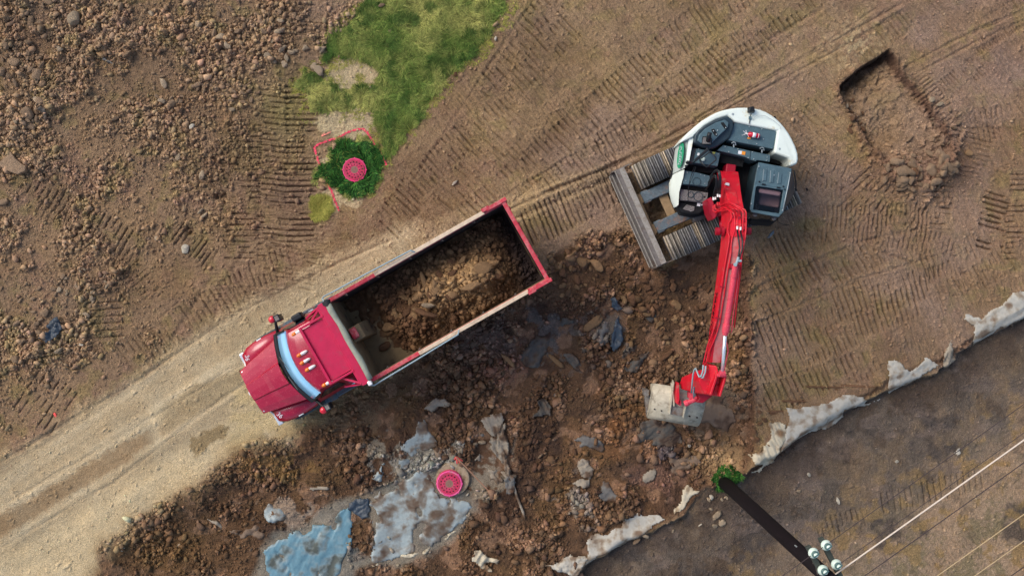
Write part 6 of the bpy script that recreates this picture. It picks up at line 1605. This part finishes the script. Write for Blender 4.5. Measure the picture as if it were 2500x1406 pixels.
line('aerial', z4([(345, 735, 2.1), (318, 830, 2.0), (282, 915, 1.85)]), 2.0, .008, M['plastic'], ex)
# cab
roof = z6([(228, 45), (795, 152), (770, 240), (640, 900), (600, 940), (92, 868), (80, 830), (205, 140)])
def rg(pts, z): return [P(p[0], p[1], z) for p in pts]
b = MB()
roofw = rg(roof, 2.72)
cen = sum(roofw, Vector()) / len(roofw)
sidep = Vector((.98, -.2, 0)).normalized()
def shift(v, amt, z):
    d = (v - cen).dot(sidep); return Vector((v.x, v.y, z)) + (sidep * amt if d > 0 else Vector())
body_hi = rg(z6([(212, 60), (800, 165), (852, 430), (822, 600), (608, 962), (88, 892), (66, 838), (192, 150)]), 2.05)
body_lo = [Vector((v.x, v.y, 1.2)) for v in body_hi]
def ccw(r): 
    a = sum(r[i].x * r[(i + 1) % len(r)].y - r[(i + 1) % len(r)].x * r[i].y for i in range(len(r))); return a > 0
rings = [body_lo, body_hi, roofw]
if not ccw(roofw): rings = [r[::-1] for r in rings]
b.loft(rings, cap=False)
b.add(rings[0], [tuple(reversed(range(8)))])
cabo = b.build('cab', M['black'], ex)
# roof panel: rear half solid, front half a frame round the skylight
rfp = z6([(228, 45), (795, 152), (740, 520), (640, 495), (300, 440), (180, 430), (150, 428), (205, 140)])
rf = pz('roof_panel', rfp, 2.74, 2.68, M['deck'], cabo, bev=.012)
for pts in ([(205, 140), (240, 140), (182, 450), (130, 860), (82, 868), (80, 830)], [(745, 205), (790, 215), (650, 900), (605, 945), (585, 925), (655, 520)], [(85, 868), (135, 858), (590, 925), (605, 945), (570, 985), (110, 900)], [(180, 425), (700, 500), (690, 540), (650, 520), (215, 452), (178, 470)]):
    pz('roof_frame', z6(pts), 2.745, 2.66, M['deck'], rf, bev=.008)
sk = pz('skylight', z6([(188, 452), (655, 520), (588, 925), (132, 858)]), 2.725, 2.715, M['skylight'], cabo, bev=0)
for x0, y0, x1, y1 in ((345, 165, 325, 365), (462, 185, 450, 390), (600, 225, 578, 410)):
    q = MB(); a_, b2 = P(*z6([(x0, y0)])[0], 2.752), P(*z6([(x1, y1)])[0], 2.752); q.bar(a_, b2, .085, .02); q.build('roof_rib', M['deck'], rf, bevel=.008)
    q = MB(); q.bar(a_ + Vector((-.045, 0, 0)), b2 + Vector((-.045, 0, 0)), .008, .024); q.build('rib_edge', M['bolt'], rf)
q = MB()
for x, y in ((232, 118), (768, 228), (100, 755), (636, 868), (490, 268)): q.lathe(P(*z6([(x, y)])[0], 2.75), [(.018, -.01), (.018, .008), (.002, .013)], 10)
q.build('bolts', M['bolt'], rf)
q = MB()
for x, y in ((238, 380), (650, 460)): q.lathe(P(*z6([(x, y)])[0], 2.75), [(.02, -.01), (.02, .02), (.002, .02)], 10)
for x, y in ((315, 425), (568, 480)): q.box(P(*z6([(x, y)])[0], 2.755), (.09, .03, .03), Matrix.Rotation(R(-10), 3, 'Z'))
q.build('skylight_hinge', M['plastic'], rf)
line('roof_gutter', z6([(768, 235), (740, 400), (690, 640), (640, 870)]), 2.75, .012, M['bolt'], rf)
# inside the cab
sq = MB(); sq.bar(P(*z6([(225, 530)])[0], 2.56), P(*z6([(605, 590)])[0], 2.56), .13, .1); sq.bar(P(*z6([(240, 640)])[0], 2.1), P(*z6([(590, 700)])[0], 2.1), .42, .12)
sq.build('seat', M['seat'], cabo, bevel=.05, seg=3)
fl = MB(); fl.prism([Vector((v.x, v.y, 1.35)) for v in rings[0]], 1.25); fl.build('cab_floor', M['deck'], cabo)
cl_ = MB(); cl_.bar(P(*z6([(470, 770)])[0], 1.8), P(*z6([(540, 900)])[0], 1.7), .05, .1); cl_.bar(P(*z6([(520, 760)])[0], 1.8), P(*z6([(570, 860)])[0], 1.7), .04, .1); cl_.bar(P(*z6([(210, 720)])[0], 1.8), P(*z6([(190, 850)])[0], 1.7), .08, .1); cl_.build('console', M['step'], cabo)
pz('door_glass', z6([(788, 235, 2.62), (842, 430, 2.10), (812, 590, 2.10), (690, 810, 2.18), (668, 800, 2.6), (748, 450, 2.68)]), 2.1, 1.9, M['dglass'], cabo, bev=.01)
line('grab_rail', z6([(835, 185, 2.2), (868, 420, 2.15), (862, 540, 2.15)]), 2.2, .018, M['plastic'], cabo)
line('door_gap', z6([(690, 650, 2.55), (780, 662, 2.15)]), 2.3, .006, M['bolt'], cabo)
pz('front_window', z6([(92, 890, 2.5), (598, 960, 2.5), (560, 1030, 1.7), (380, 1070, 1.5), (110, 1010, 1.7)]), 2.0, 1.25, M['dglass'], cabo, bev=.02)
b = MB(); b.lathe(P(*z6([(165, 940)])[0], 2.55), [(.02, -.08), (.055, -.06), (.06, 0), (.002, .02)], 14); b.lathe(P(*z6([(492, 1005)])[0], 2.5), [(.02, -.08), (.055, -.06), (.06, 0), (.002, .02)], 14); b.build('work_light', M['step'], cabo)
line('wiper', z6([(540, 960, 2.4), (560, 1075, 2.0), (640, 1112, 1.8), (740, 1118, 1.7)]), 2, .012, M['plastic'], cabo)
line('wiper', z6([(30, 1080, 1.6), (110, 1120, 1.6), (200, 1130, 1.6)]), 1.6, .012, M['plastic'], cabo)
pz('foot_guard', z6([(110, 1010, 1.4), (380, 1060, 1.4), (560, 1030, 1.4), (420, 1140, 1.2), (60, 1110, 1.2)]), 1.35, 1.1, M['void'], cabo, bev=.02)
pz('side_step', z6([(440, 1250), (500, 1200), (490, 1260), (420, 1345), (380, 1340)]), 1.0, .9, M['bluesteel'], cabo, bev=.01)

# boom
S = [(1761, 1803, 420, 2.05, .55), (1764, 1806, 440, 2.35, .62), (1770, 1809, 466, 2.75, .78), (1778, 1813, 492, 3.15, .95), (1782, 1819, 520, 3.5, 1.0), (1783, 1821, 548, 3.75, 1.0), (1781, 1820, 578, 3.9, .95), (1775, 1815, 615, 3.95, .85), (1765, 1806, 665, 3.9, .68), (1756, 1797, 714, 3.78, .56), (1747, 1786, 770, 3.6, .5), (1739, 1774, 828, 3.4, .47), (1732, 1762, 885, 3.2, .42)]
b = MB(); rings = []
for x0, x1, y, z, d in S:
    a_, c_ = P(x0, y, z), P(x1, y, z)
    dn = Vector((0, 0.10 if y < 520 else -.02, -d))
    rings.append([a_, a_ + dn, c_ + dn, c_])
b.loft(rings); boom = b.build('boom', M['ered'], ex, bevel=.015)
b = MB(); tp = []
for x0, x1, y, z, d in S[6:]:
    a_, c_ = P(x0 + 7, y, z), P(x1 - 5, y, z); tp.append([a_ + Vector((0, 0, .004)), c_ + Vector((0, 0, .004)), c_ - Vector((0, 0, .02)), a_ - Vector((0, 0, .02))])
b.loft(tp); b.build('boom_top_plate', M['edust'], boom)
b = MB(); tp = []
for x0, x1, y, z, d in S[2:7]:
    a_, c_ = P(x0 + 3, y, z), P(x1 - 12, y, z); tp.append([a_ + Vector((0, 0, .03)), c_ + Vector((0, 0, .03)), c_ - Vector((0, 0, .02)), a_ - Vector((0, 0, .02))])
b.loft(tp); b.build('doubler_plate', M['ered'], boom, bevel=.01)
b = MB(); b.pxprism([(1770, 448), (1774, 446), (1781, 448), (1780, 454), (1772, 452)], 2.62, 2.5); b.build('worn_patch', M['lens'], boom)
pl_ = S[3]
pz('boom_swing_bracket', [(1727, 488, 2.25), (1737, 480, 2.3), (1744, 500, 2.4), (1754, 520, 2.35), (1748, 532, 2.2), (1740, 538, 2.1), (1733, 520, 2.2)], 2.3, 1.5, M['edark'], ex, bev=.03)
b = MB(); b.bar(P(1745, 515, 2.0), P(1790, 500, 2.2), .35, .3); b.bar(P(1766, 425, 1.6), P(1790, 428, 1.6), .5, .5); b.build('boom_foot', M['edark'], boom, bevel=.03)
b = MB(); a_, c_ = P(1752, 565, 3.35), P(1828, 586, 3.35)
c_.y = a_.y
b.cyl(a_, c_, .055, 14); b.lathe(a_, [(.02, -.05), (.10, -.05), (.10, .05), (.02, .05)], 16, Matrix.Rotation(PI / 2, 3, 'Y')); b.lathe(a_ + Vector((.12, 0, 0)), [(.02, -.03), (.13, -.03), (.13, .03), (.02, .03)], 16, Matrix.Rotation(PI / 2, 3, 'Y')); b.lathe(c_, [(.02, -.05), (.09, -.05), (.09, .05), (.02, .05)], 16, Matrix.Rotation(PI / 2, 3, 'Y'))
b.build('boom_pin', M['edark'], boom, smooth=False)
b = MB(); pm = (a_ + c_) / 2; b.cyl(Vector((5.75, 2.05, 1.15)), Vector((5.6, 1.65, 2.1)), .10, 14); b.cyl(Vector((5.6, 1.65, 2.1)), pm - Vector((0, 0, .1)), .055, 12); b.build('boom_cylinder', M['edark'], ex, smooth=True)
# boom pipes (pixel, pixel, height)
def zb_(y):
    for i in range(len(S) - 1):
        if S[i][2] <= y <= S[i + 1][2]:
            t = (y - S[i][2]) / (S[i + 1][2] - S[i][2]); return S[i][3] * (1 - t) + S[i + 1][3] * t
    return S[-1][3] if y > 885 else S[0][3]
def pipe(pts, r=.019, mk='ered', name='hydraulic_pipe', dz=.035):
    q = [P(p[0], p[1], (p[2] if len(p) > 2 else zb_(p[1]) + dz)) for p in pts]
    b = MB(); b.tube(q, r, 7); return b.build(name, M[mk], boom, smooth=True)
zz = lambda l: [(1700 + p[0] * .1564, 400 + p[1] * .1564) + tuple(p[2:]) for p in l]
pipe(zz([(330, 600, 2.75), (332, 650, 2.75), (400, 650, 3.0), (450, 615, 3.3), (520, 605, 3.5), (600, 640, 3.62), (700, 690, 3.7), (760, 720, 3.72), (777, 760, 3.8), (778, 900, 3.85), (775, 1050, 3.95), (760, 1180), (735, 1300), (712, 1420)]) + [(1810, 640), (1806, 680), (1800, 730), (1796, 770), (1793, 800)])
pipe(zz([(360, 600, 2.75), (365, 660, 2.75), (420, 660, 3.0), (470, 638, 3.3), (540, 630, 3.5), (640, 680, 3.65), (715, 730, 3.75), (732, 760, 3.8), (730, 900, 3.9), (728, 1000), (722, 1060)]))
pipe(zz([(290, 640, 2.6), (292, 700, 2.55), (340, 720, 2.7), (440, 670, 3.1), (510, 655, 3.4), (600, 695, 3.62), (670, 735, 3.75), (688, 770), (690, 900), (690, 985)]))
pipe(zz([(268, 650, 2.5), (262, 740, 2.45), (320, 765, 2.6), (440, 690, 3.1), (520, 680, 3.4), (590, 715, 3.6), (630, 755), (640, 800), (640, 975)]))
pipe(zz([(350, 640, 2.7), (420, 680, 3.0), (480, 705, 3.3), (545, 735, 3.55), (590, 790, 3.72), (604, 860), (600, 1000), (590, 1080), (560, 1160), (545, 1260), (540, 1406)]) + [(1777, 660), (1768, 720), (1757, 790), (1747, 822), (1735, 850), (1725, 880), (1722, 893)])
pipe(zz([(300, 780, 2.6), (330, 740, 2.7), (430, 730, 3.1), (500, 720, 3.4), (540, 760, 3.6), (555, 830), (545, 880), (505, 930), (495, 1000), (490, 1060), (515, 1130), (510, 1220), (480, 1400)]) + [(1768, 660), (1760, 712), (1750, 780), (1740, 812), (1728, 842), (1719, 880), (1716, 893)])
pipe([(1772, 640), (1765, 690), (1755, 755), (1745, 815)], .015)
b = MB()
for x, y in ((640, 1000), (692, 1012), (268, 545), (297, 535), (335, 495), (368, 500)):
    q = zz([(x, y)])[0]; z = zb_(q[1]) + .05 if x > 500 else (2.75 if x > 310 else 2.62)
    b.cyl(P(q[0], q[1] - 4, z), P(q[0], q[1] + 4, z), .026, 10)
b.build('hose_fittings', M['lens'], boom)
b = MB()
for x, y in ((575, 825), (670, 850), (745, 880), (620, 655), (748, 1000)):
    q = zz([(x, y)])[0]; b.box(P(q[0], q[1], zb_(q[1]) + .05), (.06, .09, .04))
b.box(P(1762, 700, 3.85), (.10, .04, .04)); b.box(P(1750, 776, 3.65), (.1, .04, .04))
b.build('pipe_clamps', M['edark'], boom, bevel=.008)
H_ = [([(268, 520, 2.62), (285, 420, 2.75), (312, 320, 2.9), (310, 230, 3.0), (285, 190, 2.95), (245, 230, 2.6), (200, 330, 2.1), (150, 400, 1.8)], .026),
      ([(297, 515, 2.62), (315, 420, 2.8), (330, 300, 2.95), (318, 200, 3.05), (285, 180, 3.0), (240, 210, 2.6), (190, 290, 2.1)], .024),
      ([(335, 470, 2.75), (352, 350, 2.95), (360, 220, 3.1), (348, 130, 3.1), (320, 105, 3.0), (270, 140, 2.7), (220, 210, 2.2)], .028),
      ([(368, 475, 2.75), (376, 350, 3.0), (378, 220, 3.15), (365, 130, 3.15), (325, 95, 3.05), (280, 125, 2.7), (225, 190, 2.2)], .028)]
for pts, r in H_:
    pipe(zz(pts), r, 'hose', 'rubber_hose')
pipe([(1800, 562, 4.0), (1804, 590, 4.1), (1806, 605, 4.1), (1803, 625, 4.12), (1800, 640, 4.2)], .022, 'hose', 'rubber_hose')
pipe([(1808, 564, 4.0), (1813, 590, 4.1), (1812, 610, 4.1), (1807, 625, 4.12), (1804, 642, 4.2)], .022, 'hose', 'rubber_hose')
# arm cylinder
b = MB(); c0, c1 = P(1795, 652, 4.22), P(1772, 806, 3.88)
b.cyl(c0, c1, .072, 20); b.ell(c0, (.07, .07, .075)); dcy = (c1 - c0).normalized()
b.cyl(c0 + dcy * .20, c0 + dcy * .25, .085, 18); b.cyl(c1 - dcy * .16, c1 + dcy * .06, .092, 20); b.cyl(c1 + dcy * .06, c1 + dcy * .12, .07, 18)
ac_ = b.build('arm_cylinder', M['epink'], ex, smooth=False, bevel=.006)
for f in ac_.data.polygons: f.use_smooth = True
rod_e = P(1763, 912, 3.5)
b = MB(); b.cyl(c1 + dcy * .1, rod_e, .045, 18); b.build('rod', M['chrome'], ac_, smooth=True)
b = MB(); b.box(P(1793, 650, 4.05), (.22, .12, .3)); b.build('cylinder_bracket', M['edark'], boom, bevel=.02)
b = MB(); b.cyl(P(1797, 646, 4.3), P(1803, 628, 4.3), .03, 10); b.cyl(P(1802, 637, 4.3), P(1810, 637, 4.3), .03, 10); b.lathe(P(1795, 646, 4.3), [(.02, -.02), (.045, -.02), (.045, .02), (.02, .02)], 12); b.build('cylinder_port', M['ghose'], ac_)
pipe([(1805, 640, 4.2), (1800, 700, 4.1), (1790, 770, 3.95), (1787, 796, 3.9), (1788, 802, 3.88), (1785, 812, 3.85)], .014, 'epink')
b = MB(); b.tube([P(1773, 830, 3.62), P(1778, 856, 3.5), P(1773, 880, 3.45), P(1768, 905, 3.4)], .014, 6); b.build('guide_rod', M['epink'], ac_)
# arm (stick) seen almost end-on
q1 = [P(x, y, z) for x, y, z in ((1728, 898, 3.2), (1752, 903, 3.3), (1757, 930, 3.15), (1748, 966, 3.0), (1720, 962, 2.9), (1705, 930, 3.0))]
q2 = [P(x, y, z) for x, y, z in ((1697, 906, 2.2), (1725, 903, 2.4), (1728, 930, 2.3), (1718, 964, 2.2), (1693, 958, 2.1), (1686, 930, 2.1))]
q3 = [P(x, y, z) for x, y, z in ((1664, 921, 1.35), (1690, 912, 1.4), (1692, 930, 1.4), (1686, 956, 1.35), (1662, 949, 1.3), (1660, 935, 1.3))]
b = MB(); b.loft([q3, q2, q1]); arm = b.build('arm', M['ered'], ex, bevel=.02)
pz('arm_head', [(1730, 890, 3.3), (1751, 893, 3.35), (1755, 910, 3.4), (1745, 935, 3.3), (1737, 966, 3.15), (1725, 962, 3.1), (1735, 925, 3.2)], 3.3, 2.5, M['ered'], arm, bev=.03)
for pts in ([(1749, 908), (1754, 912), (1750, 928), (1738, 966), (1732, 964), (1744, 928)], [(1770, 913), (1775, 918), (1772, 930), (1760, 969), (1755, 967), (1766, 930)]):
    pz('arm_flange', pts, 3.45, 2.7, M['ered'], arm, bev=.02)
pz('arm_web', [(1748, 940), (1766, 944), (1757, 968), (1738, 965)], 3.15, 2.6, M['ered'], arm, bev=.01)
b = MB(); b.cyl(P(1750, 915, 3.42), P(1773, 917, 3.42), .05, 14); b.lathe(rod_e, [(.02, -.07), (.085, -.07), (.085, .07), (.02, .07)], 16, Matrix.Rotation(PI / 2, 3, 'Y')); b.build('rod_eye', M['epink'], ac_)
for off in (0, 5):
    b = MB(); b.tube([P(x + off, y + off * .4, z) for x, y, z in ((1717, 891, 3.3), (1716, 905, 3.28), (1712, 918, 3.25), (1707, 920, 3.2), (1702, 908, 3.1), (1699, 899, 3.0), (1695, 902, 2.95), (1692, 915, 2.8), (1690, 935, 2.6), (1688, 958, 2.3))] if off == 0 else [P(x, y, z) for x, y, z in ((1723, 893, 3.3), (1722, 908, 3.28), (1717, 921, 3.25), (1713, 922, 3.2), (1708, 915, 3.1))], .022, 8)
    b.build('loop_hose', M['ghose'], arm, smooth=True)
b = MB(); b.tube([P(1694, 945, 2.4), P(1693, 960, 2.1), P(1694, 972, 1.7)], .02, 8); b.build('loop_hose', M['ghose'], arm, smooth=True)
# linkage and tilt cylinder
b = MB(); b.pxprism([(1653, 934), (1658, 934), (1659, 975), (1656, 988), (1652, 985), (1651, 960)], 1.5, 1.15); b.build('link', M['ered'], arm, bevel=.01)
b = MB(); b.pxprism([(1660, 976), (1664, 978), (1663, 990), (1658, 990)], 1.4, 1.1); b.build('link', M['epink'], arm, bevel=.01)
b = MB(); b.pxprism([(1684, 958), (1696, 958), (1694, 974), (1684, 974)], 1.6, 1.2); b.build('link', M['epink'], arm, bevel=.01)
b = MB(); t0, t1 = P(1675, 984, 1.5), P(1704, 972, 1.6); b.cyl(t0, t1, .07, 18); b.cyl(t0 - (t1 - t0) * .12, t0 + (t1 - t0) * .2, .085, 18); b.build('tilt_cylinder', M['epink'], arm, bevel=.008)
pz('coupler', [(1705, 962), (1722, 962), (1740, 967), (1727, 976), (1716, 984), (1700, 982), (1708, 972)], 1.9, 1.4, M['edark'], arm, bev=.02)
# ditching bucket
rowsA = [((1597, 936, 1.00), (1722, 956, 1.05)), ((1594, 955, 1.08), (1721, 975, 1.12)), ((1592, 975, 1.06), (1718, 994, 1.10)), ((1589, 995, .95), (1713, 1014, 1.0)), ((1585, 1011, .78), (1708, 1030, .80)), ((1581, 1018, .60), (1703, 1039, .62)), ((1583, 1006, .42), (1703, 1026, .42)), ((1586, 985, .36), (1705, 1005, .36))]
b = MB(); rr = []
for a0, a1 in rowsA: rr.append([P(*a0), P(*a0).lerp(P(*a1), .5), P(*a1)])
b.loft(rr, cap=False, close=False); bk = b.build('bucket', M['bucket'], ex, smooth=True)
so = bk.modifiers.new('t', 'SOLIDIFY'); so.thickness = .03; so.offset = -1
for side, nm in ((0, 'side_plate'), (1, 'side_plate')):
    b = MB(); ring = [P(*r_[side]) for r_ in rowsA] + [P(*rowsA[0][side]) + Vector((0, -.05, -.45))]
    dx = Vector((-.03, .005, 0)) if side == 0 else Vector((.03, -.005, 0))
    b.loft([ring, [v + dx for v in ring]]); b.build(nm, M['bucket'], bk)
b = MB(); b.pxprism([(1573, 950), (1586, 952), (1584, 968), (1574, 968)], .85, .4); b.pxprism([(1574, 968), (1592, 965), (1583, 1016), (1580, 1018)], .62, .4); b.build('side_cutter', M['steel'], bk, bevel=.02)
b = MB()
for x, y, z in ((1598, 998, .965), (1615, 1002, .965), (1684, 1016, .975), (1702, 1019, .97)): b.lathe(P(x, y, z + .015), [(.024, -.03), (.024, .006), (.001, .007)], 12)
b.build('bucket_holes', M['hole'], bk)
b = MB(); b.pxprism([(1641, 985), (1674, 988), (1668, 1006), (1664, 1016), (1634, 1010)], 1.085, .95); b.build('bucket_recess', M['steel'], bk, bevel=.01)
for x0, y0, x1, y1 in ((1644, 930, 1634, 1008), (1674, 984, 1667, 1015)):
    b = MB(); a_, c_ = P(x0, y0, 1.25), P(x1, y1, 1.0); b.bar(a_, c_, .045, .22); b.build('bucket_ear', M['bucket'], bk, bevel=.02)
b = MB(); b.bar(P(1640, 935, 1.2), P(1645, 990, 1.1), .05, .18); b.build('bucket_ear', M['bucket'], bk, bevel=.02)
# lettering on the left face of the boom
mid = P(1738, 770, 3.35) 
a_, c_ = P(1748, 712, 3.5), P(1732, 820, 3.12)
dirv = (c_ - a_).normalized()
up_ = Vector((0, 0, 1)); nface = dirv.cross(up_).normalized(); 
if nface.x > 0: nface = -nface
upv = nface.cross(dirv).normalized() if nface.cross(dirv).z > 0 else -nface.cross(dirv).normalized()
ctr = (P(1756, 714, 3.78) + P(1739, 828, 3.4)) / 2 + Vector((0, 0, -.27)) + nface * .012
xa = upv.cross(nface).normalized()
mx = Matrix((xa, upv, nface)).transposed().to_4x4(); mx.translation = ctr
text('TAKEUCHI', .26, M['text_d'], boom, mx, xs=1.05)

# fire extinguisher lying on the engine cover
e0, e1 = P(*z4([(905, 385)])[0], 2.15), P(*z4([(1030, 408)])[0], 2.15)
fx_ = empty('fire_extinguisher', tuple((e0 + e1) / 2 - Vector((0, 0, .08))), 0, 'small red fire extinguisher with a white label lying on the dark engine cover', 'fire extinguisher')
d = (e1 - e0).normalized(); L_ = (e1 - e0).length
b = MB(); b.tube([e0, e0 + d * .03, e0 + d * L_ * .9, e1], [.03, .065, .065, .05], 18); b.build('bottle', M['extred'], fx_, smooth=True)
b = MB(); b.tube([e0 + d * L_ * .38, e0 + d * L_ * .66], .068, 18); b.build('label', M['sticker_w'], fx_, smooth=True)
b = MB(); b.tube([e0 + d * L_ * .86, e0 + d * L_ * .9], .068, 18); b.build('ring', M['sticker_w'], fx_, smooth=True)
b = MB(); b.cyl(e0 + d * .01, e0 - d * .06, .022, 10); b.bar(e0 - d * .04, e0 - d * .08 + Vector((.02, .08, .02)), .015, .015); b.bar(e0 - d * .04, e0 - d * .13 + Vector((0, .05, .03)), .014, .012); b.bar(e0 - d * .04, e0 - d * .12 + Vector((0, -.04, .0)), .014, .012); b.bar(e0 - d * .02, e0 - d * .0 + Vector((.02, -.08, 0)), .012, .012); b.build('valve_handle', M['lens'], fx_)
